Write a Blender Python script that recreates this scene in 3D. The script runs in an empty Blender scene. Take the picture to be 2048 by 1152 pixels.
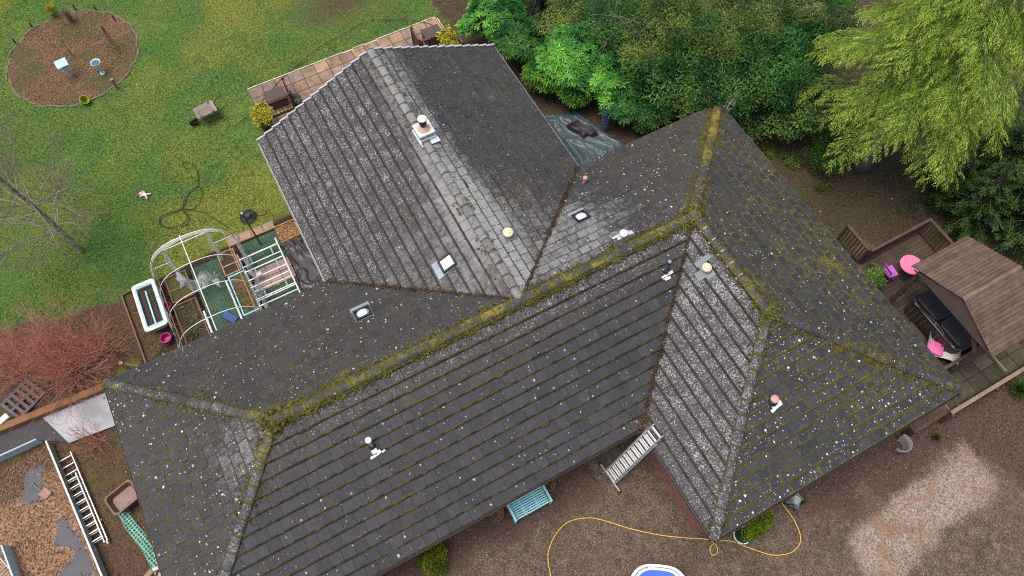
import bpy, math, random
import numpy as np
from mathutils import Matrix, Vector, Euler
SC = bpy.context.scene
COL = SC.collection
rnd = random.Random(7)
rng = np.random.default_rng(11)
pi = math.pi

# ------------------------------------------------------------------ camera, sky, sun, exposure
CAM = np.array([-10.3122, -7.8476, 23.3742])
PITCH, YAW, ROLL, FPX = 0.46150, -0.48660, -0.00830, 1486.37
_cm = Matrix.Rotation(YAW, 4, 'Z') @ Matrix.Rotation(PITCH, 4, 'X') @ Matrix.Rotation(ROLL, 4, 'Z')
RM = np.array(_cm.to_3x3())
cd = bpy.data.cameras.new('camera')
cd.sensor_width = 36.0; cd.lens = FPX / 2048 * 36.0; cd.clip_start = 0.1; cd.clip_end = 2000
cam = bpy.data.objects.new('camera', cd); COL.objects.link(cam)
cam.matrix_world = Matrix.Translation(CAM.tolist()) @ _cm
SC.camera = cam
SUN_EL, SUN_AZ = 76.0, 285.0          # soft high overcast light
world = bpy.data.worlds.new('World'); SC.world = world; world.use_nodes = True
wn = world.node_tree.nodes; wl = world.node_tree.links
sky = wn.new('ShaderNodeTexSky'); sky.sky_type = 'NISHITA'; sky.sun_disc = False
sky.sun_elevation = math.radians(SUN_EL); sky.sun_rotation = math.radians(SUN_AZ)
sky.air_density = 1.0; sky.dust_density = 6.0; sky.ozone_density = 0.6
wl.new(sky.outputs[0], wn['Background'].inputs[0]); wn['Background'].inputs[1].default_value = 0.15
sd = bpy.data.lights.new('sun', 'SUN'); sd.energy = 1.35; sd.angle = math.radians(35); sd.color = (1.0, 0.965, 0.91)
sun = bpy.data.objects.new('sun', sd); COL.objects.link(sun)
_e, _a = math.radians(SUN_EL), math.radians(SUN_AZ)
_sdir = Vector((math.sin(_a) * math.cos(_e), math.cos(_a) * math.cos(_e), math.sin(_e)))
sun.rotation_euler = _sdir.to_track_quat('Z', 'Y').to_euler()
SC.view_settings.view_transform = 'Standard'; SC.view_settings.look = 'None'
SC.view_settings.exposure = 0.25; SC.view_settings.gamma = 1.0; SC.view_settings.use_curve_mapping = False
SC.cycles.max_bounces = 5; SC.cycles.transparent_max_bounces = 12
SC.cycles.use_denoising = False; SC.cycles.filter_width = 1.1

# ------------------------------------------------------------------ measuring helpers
def ray(px, py):
    return RM @ np.array([(px - 1024) / FPX, -(py - 576) / FPX, -1.0])
def gp(px, py, z=0.0):
    """point of the place at height z that the surveyed photo point lies on"""
    d = ray(px, py); return CAM + d * ((z - CAM[2]) / d[2])
def on_plane(px, py, p0, n):
    d = ray(px, py); return CAM + d * (np.dot(np.array(p0) - CAM, n) / np.dot(d, n))
def px_per_m(p):
    return FPX / -((np.array(p) - CAM) @ RM)[2]

# ------------------------------------------------------------------ value noise in numpy
def _hash(ix, iy, s):
    h = (ix.astype(np.int64) * 374761393 + iy.astype(np.int64) * 668265263 + s * 1442695041) & 0xffffffff
    h = ((h ^ (h >> 13)) * 1274126177) & 0xffffffff
    return ((h ^ (h >> 16)) & 0xffff) / 65535.0
def vnoise(x, y, s=0):
    ix, iy = np.floor(x), np.floor(y); fx, fy = x - ix, y - iy
    fx = fx * fx * (3 - 2 * fx); fy = fy * fy * (3 - 2 * fy)
    a = _hash(ix, iy, s); b = _hash(ix + 1, iy, s); c = _hash(ix, iy + 1, s); d = _hash(ix + 1, iy + 1, s)
    return (a * (1 - fx) + b * fx) * (1 - fy) + (c * (1 - fx) + d * fx) * fy
def fbm(x, y, o=4, s=0):
    t = 0; a = 0.5
    for i in range(o):
        t = t + a * vnoise(x * 2 ** i, y * 2 ** i, s + i * 17); a *= 0.5
    return t / (1 - 0.5 ** o)
def sstep(a, b, x):
    t = np.clip((x - a) / (b - a), 0, 1); return t * t * (3 - 2 * t)
def poly_sd(poly, X, Y):
    """signed distance to polygon, positive inside"""
    P = np.array(poly, float); d = np.full(X.shape, 1e9); ins = np.zeros(X.shape, bool)
    for i in range(len(P)):
        a, b = P[i], P[(i + 1) % len(P)]; e = b - a
        t = np.clip(((X - a[0]) * e[0] + (Y - a[1]) * e[1]) / max(e @ e, 1e-9), 0, 1)
        d = np.minimum(d, np.hypot(X - a[0] - t * e[0], Y - a[1] - t * e[1]))
        c = ((a[1] > Y) != (b[1] > Y)) & (X < (b[0] - a[0]) * (Y - a[1]) / (b[1] - a[1] + 1e-12) + a[0])
        ins ^= c
    return np.where(ins, d, -d)

# ------------------------------------------------------------------ materials
class NT:
    def __init__(s, name):
        s.m = bpy.data.materials.new(name); s.m.use_nodes = True
        s.t = s.m.node_tree; s.b = s.t.nodes['Principled BSDF']; s.out = s.t.nodes['Material Output']
    def n(s, typ, **kw):
        x = s.t.nodes.new('ShaderNode' + typ)
        for k, v in kw.items(): setattr(x, k, v)
        return x
    def l(s, a, b): s.t.links.new(a, b)
    def val(s, x, sock):
        if isinstance(x, (int, float)): sock.default_value = x
        elif isinstance(x, tuple): sock.default_value = (x + (1,))[:len(sock.default_value)]
        else: s.l(x, sock)
    def math(s, op, a, b=0.0, c=None, clamp=False):
        x = s.n('Math', operation=op, use_clamp=clamp); s.val(a, x.inputs[0]); s.val(b, x.inputs[1])
        if c is not None: s.val(c, x.inputs[2])
        return x.outputs[0]
    def mix(s, f, a, b, mode='MIX'):
        x = s.n('Mix', data_type='RGBA', blend_type=mode)
        s.val(f, x.inputs[0]); s.val(a, x.inputs[6]); s.val(b, x.inputs[7]); return x.outputs[2]
    def coord(s): return s.n('TexCoord').outputs['Object']
    def noise(s, vec, scale, detail=3, rough=0.55, out=0):
        x = s.n('TexNoise'); x.inputs['Scale'].default_value = scale; x.inputs['Detail'].default_value = detail
        x.inputs['Roughness'].default_value = rough
        if vec is not None: s.l(vec, x.inputs['Vector'])
        return x.outputs[out]
    def ss(s, x, a, b, lo=0.0, hi=1.0):
        y = s.n('MapRange', interpolation_type='SMOOTHSTEP'); s.val(x, y.inputs[0])
        s.val(a, y.inputs[1]); s.val(b, y.inputs[2]); s.val(lo, y.inputs[3]); s.val(hi, y.inputs[4]); return y.outputs[0]
    def bump(s, h, strength=0.4, dist=0.02):
        x = s.n('Bump'); x.inputs['Strength'].default_value = strength; x.inputs['Distance'].default_value = dist
        s.l(h, x.inputs['Height']); s.l(x.outputs[0], s.b.inputs['Normal'])
    def col(s, c): s.val(c, s.b.inputs['Base Color'])
    def rough(s, r): s.val(r, s.b.inputs['Roughness'])
    def attr(s, name): 
        x = s.n('Attribute'); x.attribute_name = name; return x

def mk(name, base, rough=0.7, var=0.25, scale=6.0, metal=0.0, dirt=None, dirt_amt=0.4, bump=0.15, attr=False, stretch=None):
    """painted / weathered surface: base colour broken by fine and broad noise, optional dirt"""
    N = NT(name); v = N.coord()
    if stretch:
        mp = N.n('Mapping'); mp.inputs['Scale'].default_value = stretch; N.l(v, mp.inputs[0]); vv = mp.outputs[0]
    else: vv = v
    n1 = N.noise(vv, scale, 4); n2 = N.noise(v, scale * 7, 2)
    k = N.math('ADD', N.math('MULTIPLY', N.math('SUBTRACT', n1, 0.5), var * 2.4), N.math('MULTIPLY', N.math('SUBTRACT', n2, 0.5), var * 1.2))
    k = N.math('ADD', k, 1.0)
    c = N.mix(1.0, tuple(base) + (1,), k, 'MULTIPLY')
    if attr:
        a = N.attr('Col').outputs['Color']; c = N.mix(1.0, c, a, 'MULTIPLY')
    if dirt:
        d = N.ss(N.noise(v, scale * 0.8, 5, 0.65), 0.5, 0.72, 0, dirt_amt); c = N.mix(d, c, tuple(dirt) + (1,))
    N.col(c); N.rough(rough); N.b.inputs['Metallic'].default_value = metal
    if bump: N.bump(n2, bump, 0.01)
    return N.m

def leaf_mat(name, rough=0.5, trans=0.25):
    N = NT(name); a = N.attr('Col').outputs['Color']; v = N.coord()
    n = N.noise(v, 1.3, 3); c = N.mix(1.0, a, N.ss(n, 0.25, 0.75, 0.7, 1.3), 'MULTIPLY')
    N.col(c); N.rough(rough); N.b.inputs['Specular IOR Level'].default_value = 0.15
    t = N.n('BsdfTranslucent'); N.l(c, t.inputs[0]); m = N.n('MixShader'); m.inputs[0].default_value = trans
    N.l(N.b.outputs[0], m.inputs[1]); N.l(t.outputs[0], m.inputs[2]); N.l(m.outputs[0], N.out.inputs[0])
    return N.m

# ------------------------------------------------------------------ mesh building
def rot3(rx=0, ry=0, rz=0): return np.array(Euler((rx, ry, rz)).to_matrix())
class MB:
    def __init__(s): s.v = []; s.f = []; s.c = []; s.has_c = False
    def add(s, V, F, col=None):
        o = len(s.v); s.v += [tuple(map(float, p)) for p in V]; s.f += [tuple(i + o for i in f) for f in F]
        if col is not None: s.has_c = True
        s.c += [col if col is not None else (1, 1, 1)] * len(V); return s
    def box(s, c, d, R=None, col=None, bev=0.0):
        x, y, z = [q / 2 for q in d]; V = np.array([(a * x, b * y, e * z) for e in (-1, 1) for a, b in ((-1, -1), (1, -1), (1, 1), (-1, 1))])
        F = [(0, 3, 2, 1), (4, 5, 6, 7), (0, 1, 5, 4), (1, 2, 6, 5), (2, 3, 7, 6), (3, 0, 4, 7)]
        if bev > 0:
            b = min(bev, x * .9, y * .9, z * .9); V = []
            for sz in (-1, 1):
                for ins in ((b, 0), (0, b)) if sz < 0 else ((0, b), (b, 0)):
                    i, j = ins; V += [(a * (x - i), e * (y - i), sz * (z - j)) for a, e in ((-1, -1), (1, -1), (1, 1), (-1, 1))]
            V = np.array(V); F = [(3, 2, 1, 0), (12, 13, 14, 15)]
            for r in range(3): F += [(r * 4 + i, r * 4 + (i + 1) % 4, r * 4 + 4 + (i + 1) % 4, r * 4 + 4 + i) for i in range(4)]
        if R is not None: V = V @ np.array(R).T
        return s.add(V + np.array(c), F, col)
    def beam(s, p, q, w, h, col=None, up=(0, 0, 1), bev=0.0):
        p, q = np.array(p, float), np.array(q, float); d = q - p; L = np.linalg.norm(d)
        if L < 1e-6: return s
        x = d / L; u = np.array(up, float)
        if abs(x @ u) > 0.98: u = np.array([0, 1, 0.])
        y = np.cross(u, x); y /= np.linalg.norm(y); z = np.cross(x, y)
        return s.box((p + q) / 2, (L, w, h), np.stack([x, y, z], 1), col, bev)
    def tube(s, P, r, n=6, col=None, cap=True, closed=False):
        P = np.array(P, float); m = len(P); r = np.broadcast_to(np.array(r, float), (m,))
        T = np.gradient(P, axis=0) if not closed else np.roll(P, -1, 0) - np.roll(P, 1, 0)
        T /= np.linalg.norm(T, axis=1)[:, None] + 1e-12
        u = np.array([0, 0, 1.]) if abs(T[0][2]) < 0.9 else np.array([1., 0, 0]); V = []
        for i in range(m):
            a = u - (u @ T[i]) * T[i]; a /= np.linalg.norm(a) + 1e-12; u = a; b = np.cross(T[i], a)
            for k in range(n):
                t = 2 * pi * k / n; V.append(P[i] + r[i] * (math.cos(t) * a + math.sin(t) * b))
        F = []
        for i in range(m if closed else m - 1):
            j = (i + 1) % m
            F += [(i * n + k, i * n + (k + 1) % n, j * n + (k + 1) % n, j * n + k) for k in range(n)]
        if cap and not closed: F += [tuple(range(n - 1, -1, -1)), tuple((m - 1) * n + k for k in range(n))]
        return s.add(V, F, col)
    def lathe(s, prof, c=(0, 0, 0), n=20, col=None, R=None, sx=1, sy=1):
        V = []; m = len(prof)
        for r, z in prof: V += [(r * math.cos(2 * pi * k / n) * sx, r * math.sin(2 * pi * k / n) * sy, z) for k in range(n)]
        F = [(i * n + k, i * n + (k + 1) % n, (i + 1) * n + (k + 1) % n, (i + 1) * n + k) for i in range(m - 1) for k in range(n)]
        if prof[0][0] > 1e-4: F.append(tuple(range(n - 1, -1, -1)))
        if prof[-1][0] > 1e-4: F.append(tuple((m - 1) * n + k for k in range(n)))
        V = np.array(V)
        if R is not None: V = V @ np.array(R).T
        return s.add(V + np.array(c), F, col)
    def prism(s, poly, z0, z1, col=None):
        n = len(poly); V = [(x, y, z0) for x, y in poly] + [(x, y, z1) for x, y in poly]
        return s.add(V, [tuple(range(n - 1, -1, -1)), tuple(range(n, 2 * n))] + [(i, (i + 1) % n, n + (i + 1) % n, n + i) for i in range(n)], col)
    def build(s, name, mat, parent=None, smooth=False, loc=None, rz=0.0, mtx=None):
        me = bpy.data.meshes.new(name); me.from_pydata(s.v, [], s.f); me.materials.append(mat)
        if s.has_c:
            ca = me.color_attributes.new('Col', 'FLOAT_COLOR', 'POINT')
            a = np.ones((len(s.v), 4), np.float32); a[:, :3] = np.array(s.c)[:, :3]; ca.data.foreach_set('color', a.ravel())
        if smooth is True: me.shade_smooth()
        elif smooth: 
            me.shade_smooth(); me.set_sharp_from_angle(angle=math.radians(smooth))
        me.update(); o = bpy.data.objects.new(name, me); COL.objects.link(o)
        if loc is not None: o.location = [float(q) for q in loc]
        o.rotation_euler[2] = rz
        if mtx is not None: o.matrix_local = mtx
        if parent is not None: o.parent = parent
        return o

def quads_obj(name, V, C, mat, parent=None, loc=None):
    """many loose quads: V (N,4,3), C (N,3) -> one mesh"""
    N = len(V); me = bpy.data.meshes.new(name)
    me.vertices.add(N * 4); me.vertices.foreach_set('co', np.ascontiguousarray(V, np.float32).ravel())
    me.loops.add(N * 4); me.loops.foreach_set('vertex_index', np.arange(N * 4, dtype=np.int32))
    me.polygons.add(N); me.polygons.foreach_set('loop_start', np.arange(0, N * 4, 4, dtype=np.int32))
    me.materials.append(mat)
    ca = me.color_attributes.new('Col', 'FLOAT_COLOR', 'POINT'); a = np.ones((N, 4, 4), np.float32)
    a[:, :, :3] = np.asarray(C)[:, None, :]; ca.data.foreach_set('color', a.ravel())
    me.update(calc_edges=True); me.validate()
    o = bpy.data.objects.new(name, me); COL.objects.link(o)
    if loc is not None: o.location = [float(q) for q in loc]
    if parent is not None: o.parent = parent
    return o
def unit(a): return a / (np.linalg.norm(a, axis=-1, keepdims=True) + 1e-12)
def leaves(B, D, L, Wd, Nn, mid=0.45, fold=0.0):
    """diamond leaves from base B along D, width Wd across, face normal about Nn"""
    S = unit(np.cross(D, Nn)); L = np.asarray(L).reshape(-1, 1); Wd = np.asarray(Wd).reshape(-1, 1); U = unit(np.cross(S, D))
    m = B + D * L * mid
    return np.stack([B, m + S * Wd / 2 + U * fold * Wd, B + D * L, m - S * Wd / 2 + U * fold * Wd], 1)

def tag(o, label=None, cat=None, group=None, kind=None):
    if label: o['label'] = label
    if cat: o['category'] = cat
    if group: o['group'] = group
    if kind: o['kind'] = kind
    return o
def thing(name, loc=(0, 0, 0), rz=0.0, label=None, cat=None, group=None):
    o = bpy.data.objects.new(name, None); COL.objects.link(o); o.empty_display_size = 0.2
    o.location = [float(q) for q in loc]; o.rotation_euler[2] = rz
    return tag(o, label, cat, group)
def copy_thing(root, loc, rz=None, label=None, sc=None):
    r = root.copy(); COL.objects.link(r); r.location = [float(q) for q in loc]
    if rz is not None: r.rotation_euler[2] = rz
    if sc is not None: r.scale = sc
    if label: r['label'] = label
    for ch in list(root.children):
        c = ch.copy(); COL.objects.link(c); c.parent = r
        for g in ch.children:
            d = g.copy(); COL.objects.link(d); d.parent = c
    return r
def smooth_path(P, n=8, closed=False):
    P = np.array(P, float); out = []; m = len(P)
    for i in range(m if closed else m - 1):
        if closed: p0, p1, p2, p3 = P[i - 1], P[i], P[(i + 1) % m], P[(i + 2) % m]
        else: p0, p1, p2, p3 = P[max(i - 1, 0)], P[i], P[i + 1], P[min(i + 2, m - 1)]
        for k in range(n):
            t = k / n; out.append(0.5 * ((2 * p1) + (p2 - p0) * t + (2 * p0 - 5 * p1 + 4 * p2 - p3) * t * t + (3 * p1 - p0 - 3 * p2 + p3) * t ** 3))
    if not closed: out.append(P[-1])
    return np.array(out)
# ------------------------------------------------------------------ the house: L-shaped tiled bungalow with a rear gable wing
W, HR, ZE = 4.35, 0.4783 * 4.35, 2.4
XA, XK, LW, YG, WK = -3.0368 * W, -1.3515 * W, 0.8207 * W, 2.4426 * W, 1.0623 * W
WE, WM, WH, YO = 0.9822 * W, 1.0597 * W, 1.0025 * W, 0.9938 * W
def p3(x, y, up=0): return np.array([x, y, ZE + (HR if up else 0)], float)
A, B, K, H, L_ = p3(XA, 0, 1), p3(0, 0, 1), p3(XK, 0, 1), p3(XK, YG, 1), p3(0, -LW, 1)
C_, D_ = p3(XA - WH, W), p3(XA - WH, -W)
E_, F_, G_, I_, J_ = p3(-WE, -W), p3(XK - WK, W), p3(XK - WK, YG), p3(XK + WK, YG), p3(XK + WK, W)
M_, N_, O_ = p3(WM, -LW - YO), p3(-WE, -LW - YO), p3(WM, W)
GAUGE, TW = 0.3575, 0.343

def roof_material(name, ridge=False):
    N = NT(name); v = N.coord()
    ra = N.attr('regA'); rb = N.attr('regB')
    sa = N.n('SeparateColor'); N.l(ra.outputs['Color'], sa.inputs[0]); sb = N.n('SeparateColor'); N.l(rb.outputs['Color'], sb.inputs[0])
    lich, moss, pale, disc = sa.outputs[0], sa.outputs[1], sa.outputs[2], ra.outputs['Alpha']
    rand, brown, jf = sb.outputs[0], sb.outputs[1], sb.outputs[2]
    # base concrete slate, every tile a little different
    nf = N.noise(v, 60, 2); nm = N.noise(v, 7, 4)
    base = N.mix(rand, (0.029, 0.0295, 0.036), (0.046, 0.0455, 0.054))
    base = N.mix(brown, base, (0.066, 0.056, 0.052))
    k = N.math('ADD', N.math('MULTIPLY', N.math('SUBTRACT', nf, 0.5), 2.0), N.math('MULTIPLY', N.math('SUBTRACT', nm, 0.5), 0.7)); k = N.math('ADD', k, 1.0)
    base = N.mix(1.0, base, k, 'MULTIPLY')
    # washed-out pale tiles, streaky
    pm = N.math('ADD', pale, N.math('MULTIPLY', N.math('SUBTRACT', nm, 0.5), 0.9)); pm = N.math('ADD', pm, N.math('MULTIPLY', N.math('SUBTRACT', rand, 0.5), 0.16))
    base = N.mix(N.ss(pm, 0.25, 1.05, 0, 0.85), base, (0.27, 0.275, 0.28))
    # fine speckled lichen
    n1 = N.noise(v, 19, 3, 0.7); n2 = N.noise(v, 46, 1); n3 = N.noise(v, 2.2, 3)
    lv = N.math('ADD', N.math('ADD', N.math('MULTIPLY', n1, 0.65), N.math('MULTIPLY', n2, 0.55)), N.math('MULTIPLY', N.math('SUBTRACT', n3, 0.5), 0.22))
    th = N.math('MULTIPLY_ADD', lich, -0.245, 0.82)
    uv = N.n('UVMap', uv_map='tile'); su = N.n('SeparateXYZ'); N.l(uv.outputs[0], su.inputs[0])
    th = N.math('ADD', th, N.ss(su.outputs[1], 0.0, 0.07, 0.10, 0.0))
    lm = N.ss(N.math('SUBTRACT', lv, th), 0.0, 0.07)
    lcol = N.mix(N.noise(v, 9, 1), (0.20, 0.20, 0.195), (0.58, 0.57, 0.55))
    base = N.mix(N.math('MULTIPLY', lm, N.ss(lich, 0.0, 0.25, 0, 0.92)), base, lcol)
    # round white lichen discs, three sizes
    for sc_, r0, r1, pr in ((2.6, 0.05, 0.115, 0.60), (4.6, 0.05, 0.15, 0.36), (10.0, 0.06, 0.20, 0.24)):
        vo = N.n('TexVoronoi', voronoi_dimensions='2D', feature='F1'); vo.inputs['Scale'].default_value = sc_; N.l(v, vo.inputs['Vector'])
        se = N.n('SeparateColor'); N.l(vo.outputs['Color'], se.inputs[0])
        on = N.math('LESS_THAN', se.outputs[0], N.math('MULTIPLY', N.math('MULTIPLY', disc, N.ss(N.noise(v, .8, 3), .35, .65, .35, 1.5)), pr))
        sh = N.math('POWER', se.outputs[1], 2.2)
        rr = N.math('MULTIPLY_ADD', sh, r1 - r0, r0)
        dd = N.math('ADD', vo.outputs['Distance'], N.math('MULTIPLY', N.math('SUBTRACT', N.noise(v, 22, 3), 0.5), 0.20))
        dm = N.math('MULTIPLY', on, N.ss(N.math('SUBTRACT', rr, dd), 0.0, 0.03))
        dc = N.mix(N.math('MULTIPLY', N.math('POWER', se.outputs[2], 0.8), N.ss(disc, .25, 1.0, .35, 1.0)), (0.17, 0.175, 0.18), (0.88, 0.88, 0.85))
        base = N.mix(dm, base, dc)
    # moss creeping out of the joints
    du = N.math('MINIMUM', su.outputs[0], N.math('SUBTRACT', TW, su.outputs[0]))
    dv = N.math('MINIMUM', su.outputs[1], N.math('SUBTRACT', GAUGE, su.outputs[1]))
    d = N.math('MINIMUM', N.math('MULTIPLY', du, N.math('MULTIPLY_ADD', jf, 2.2, 1.5)), dv)
    e = N.math('SUBTRACT', 1.0, N.math('DIVIDE', d, 0.075), clamp=True)
    mn = N.noise(v, 5.5, 5, 0.72); mb = N.noise(v, 0.9, 2); mf = N.noise(v, 28, 2)
    val = N.math('MULTIPLY', e, 0.92)
    val = N.math('ADD', val, N.math('MULTIPLY', N.math('SUBTRACT', mn, 0.5), 2.7))
    val = N.math('ADD', val, N.math('MULTIPLY', N.math('SUBTRACT', mb, 0.5), 0.9))
    val = N.math('ADD', val, N.math('MULTIPLY', N.math('SUBTRACT', mf, 0.5), 1.0))
    val = N.math('MULTIPLY_ADD', N.math('SUBTRACT', moss, 0.66), 1.5, val)
    mm = N.ss(val, 0.45, 0.75, 0, 0.9)
    mcol = N.mix(N.ss(N.noise(v, 3.1, 3), 0.35, 0.68), (0.070, 0.062, 0.018), (0.135, 0.122, 0.021))
    mcol = N.mix(N.ss(N.noise(v, 14, 2), 0.55, 0.75), mcol, (0.035, 0.030, 0.018))
    mcol = N.mix(N.math('MULTIPLY', N.ss(moss, 0.82, 1.12), N.ss(N.noise(v, 2.0, 3), 0.42, 0.6)), mcol, (0.24, 0.19, 0.025))
    base = N.mix(mm, base, mcol)
    # dark grime in the joints themselves, then shade painted below each lip
    g = N.math('SUBTRACT', 1.0, N.math('DIVIDE', d, 0.013), clamp=True)
    base = N.mix(N.math('MULTIPLY', g, 0.5), base, (0.022, 0.020, 0.012))
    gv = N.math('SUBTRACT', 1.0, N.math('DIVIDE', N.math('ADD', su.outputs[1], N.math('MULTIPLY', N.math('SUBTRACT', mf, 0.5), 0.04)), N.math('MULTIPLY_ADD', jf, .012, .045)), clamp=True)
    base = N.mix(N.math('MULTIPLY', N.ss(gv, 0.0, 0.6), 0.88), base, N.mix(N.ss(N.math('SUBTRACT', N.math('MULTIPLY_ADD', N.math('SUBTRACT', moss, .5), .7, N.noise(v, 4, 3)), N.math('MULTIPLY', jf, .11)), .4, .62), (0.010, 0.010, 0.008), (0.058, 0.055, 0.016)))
    lip_shade = N.math('SUBTRACT', 1.0, N.math('DIVIDE', N.math('ADD', N.math('SUBTRACT', GAUGE - .02, su.outputs[1]), N.math('MULTIPLY', N.math('SUBTRACT', mf, 0.5), 0.03)), N.math('MULTIPLY_ADD', jf, .012, .03)), clamp=True)  # shade of the overlapping lip painted on the tile below, moss mixed in
    base = N.mix(N.math('MULTIPLY', N.ss(lip_shade, 0.0, 0.7), 0.7), base, N.mix(N.ss(N.math('SUBTRACT', N.math('MULTIPLY_ADD', N.math('SUBTRACT', moss, .5), .7, N.noise(v, 4, 3)), N.math('MULTIPLY', jf, .16)), .42, .62), (0.012, 0.012, 0.009), (0.060, 0.057, 0.017)))
    N.col(base); N.rough(N.math('MULTIPLY_ADD', mm, 0.25, 0.62)); N.b.inputs['Specular IOR Level'].default_value = 0.35
    N.bump(N.math('ADD', N.math('MULTIPLY', nf, 0.5), N.math('MULTIPLY', mm, N.noise(v, 40, 2))), 0.5, 0.012)
    return N.m
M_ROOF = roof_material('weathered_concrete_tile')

def clip_poly(pts, poly):
    """Sutherland-Hodgman, poly convex CCW"""
    out = pts
    for i in range(len(poly)):
        a, b = poly[i], poly[(i + 1) % len(poly)]; e = (b[0] - a[0], b[1] - a[1]); inp, out = out, []
        for j in range(len(inp)):
            p, q = inp[j], inp[(j + 1) % len(inp)]
            sp = e[0] * (p[1] - a[1]) - e[1] * (p[0] - a[0]); sq = e[0] * (q[1] - a[1]) - e[1] * (q[0] - a[0])
            if sp >= 0: out.append(p)
            if (sp >= 0) != (sq >= 0):
                t = sp / (sp - sq); out.append((p[0] + (q[0] - p[0]) * t, p[1] + (q[1] - p[1]) * t))
        if len(out) < 3: return []
    return out

class Slope:
    def __init__(s, pts, eave):
        s.P = [np.array(p) for p in pts]; n = np.cross(s.P[1] - s.P[0], s.P[2] - s.P[0]); n /= np.linalg.norm(n)
        if n[2] < 0: n = -n; s.P = s.P[::-1]
        s.n = n; up = np.array([0, 0, 1.]) - n[2] * n; s.e2 = up / np.linalg.norm(up); s.e1 = np.cross(s.e2, n)
        s.o = np.array(eave, float)
        s.q = [((p - s.o) @ s.e1, (p - s.o) @ s.e2) for p in s.P]
        s.vmax = max(v for _, v in s.q)
    def pt(s, u, v, k=0.0): return s.o + u * s.e1 + v * s.e2 + k * s.n
    def hit(s, px, py): return on_plane(px, py, s.o, s.n)
    def frame(s, p, k=0.0, turn=0.0):
        """matrix at p: x along eave, y up-slope, z normal"""
        m = Matrix(((s.e1[0], s.e2[0], s.n[0], 0), (s.e1[1], s.e2[1], s.n[1], 0), (s.e1[2], s.e2[2], s.n[2], 0), (0, 0, 0, 1)))
        return Matrix.Translation((np.array(p) + k * s.n).tolist()) @ m @ Matrix.Rotation(turn, 4, 'Z')

def tile_mesh(s, name, reg, parent, seed, jf=0.0):
    r = random.Random(seed); V, F, UV, RA, RB = [], [], [], [], []
    poly = s.q
    ar = sum(poly[i][0] * poly[(i + 1) % len(poly)][1] - poly[(i + 1) % len(poly)][0] * poly[i][1] for i in range(len(poly)))
    if ar < 0: poly = poly[::-1]
    u0 = min(u for u, _ in poly); u1 = max(u for u, _ in poly); nrow = int(s.vmax / GAUGE) + 1
    ph = r.random() * TW
    for k in range(-1, nrow + 1):
        va = k * GAUGE - 0.02; vb = va + GAUGE + 0.05
        off = (k % 2) * TW * 0.5 - ph + r.uniform(-.012, .012)
        row_j = r.uniform(-.004, .004)
        for j in range(int((u0 - off) / TW) - 1, int((u1 - off) / TW) + 2):
            ua = off + j * TW; g = (0.002 if jf else 0.004) + r.random() * 0.003
            dv = r.uniform(-.006, .006) + row_j - (r.uniform(.02, .05) if r.random() < .012 else 0)
            q = clip_poly([(ua + g, va + dv), (ua + TW - g, va + dv), (ua + TW - g, vb), (ua + g, vb)], poly)
            if len(q) < 3: continue
            n = len(q); o = len(V); tl = r.uniform(-.006, .006); lift = r.uniform(-.003, .004); rd = r.random() if r.random() > .02 else r.uniform(1.1, 1.6)
            top = []
            for (u, v) in q:
                kk = 0.010 + 0.052 * (1 - (v - va) / GAUGE) + tl * ((u - ua) / TW - .5) + lift
                V.append(s.pt(u, v, kk)); top.append(kk)
            for (u, v), kk in zip(q, top): V.append(s.pt(u, v, kk - 0.052))
            F.append(tuple(o + i for i in range(n))); UV += [(u - ua, v - va) for u, v in q]
            for i in range(n):
                a, b = i, (i + 1) % n; F.append((o + a, o + n + a, o + n + b, o + b)); UV += [(0.12, -0.02)] * 4
            for (u, v) in q + q:
                p = s.pt(u, v); li, mo, pa, di, br = reg(p, max(0, v / s.vmax), rd); RA.append((li, mo, pa, di)); RB.append((rd, br, jf, 1))
    # boarding under the tiles
    o = len(V); V += [s.pt(u, v, -0.03) for u, v in poly] + [s.pt(u, v, -0.10) for u, v in poly]; n = len(poly)
    F += [tuple(o + i for i in range(n)), tuple(o + n + i for i in reversed(range(n)))] + [(o + i, o + n + i, o + n + (i + 1) % n, o + (i + 1) % n) for i in range(n)]
    UV += [(0.004, 0.004)] * (2 * n + 4 * n); RA += [(0, .3, 0, 0)] * (2 * n); RB += [(0, 0, 0, 1)] * (2 * n)
    return roof_obj(name, V, F, UV, RA, RB, parent)
def roof_obj(name, V, F, UV, RA, RB, parent):
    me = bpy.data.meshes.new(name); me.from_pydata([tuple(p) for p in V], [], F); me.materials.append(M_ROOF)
    ul = me.uv_layers.new(name='tile'); ul.data.foreach_set('uv', np.array(UV, np.float32).ravel())
    for nm, dat in (('regA', RA), ('regB', RB)):
        a = me.color_attributes.new(nm, 'FLOAT_COLOR', 'POINT'); a.data.foreach_set('color', np.clip(np.array(dat, np.float32), 0, 2).ravel())
    me.update(); ob = bpy.data.objects.new(name, me); COL.objects.link(ob); ob.parent = parent; return ob

house = thing('bungalow', (0, 0, 0), 0, 'large bungalow under a dark hipped tile roof spotted with lichen and moss', 'house')
def near(p, a, r): return math.exp(-((p[0] - a[0]) ** 2 + (p[1] - a[1]) ** 2) / (r * r))
def seg_d(p, a, b):
    a, b, p = np.array(a[:2]), np.array(b[:2]), np.array(p[:2]); e = b - a; t = max(0, min(1, (p - a) @ e / (e @ e))); return float(np.hypot(*(p - a - t * e)))
def lerp(a, b, t): return a + (b - a) * max(0, min(1, t))
def fn(p, s=1.0, k=0): return float(fbm(np.array(p[0] * s), np.array(p[1] * s), 3, k)) - 0.5
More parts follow.
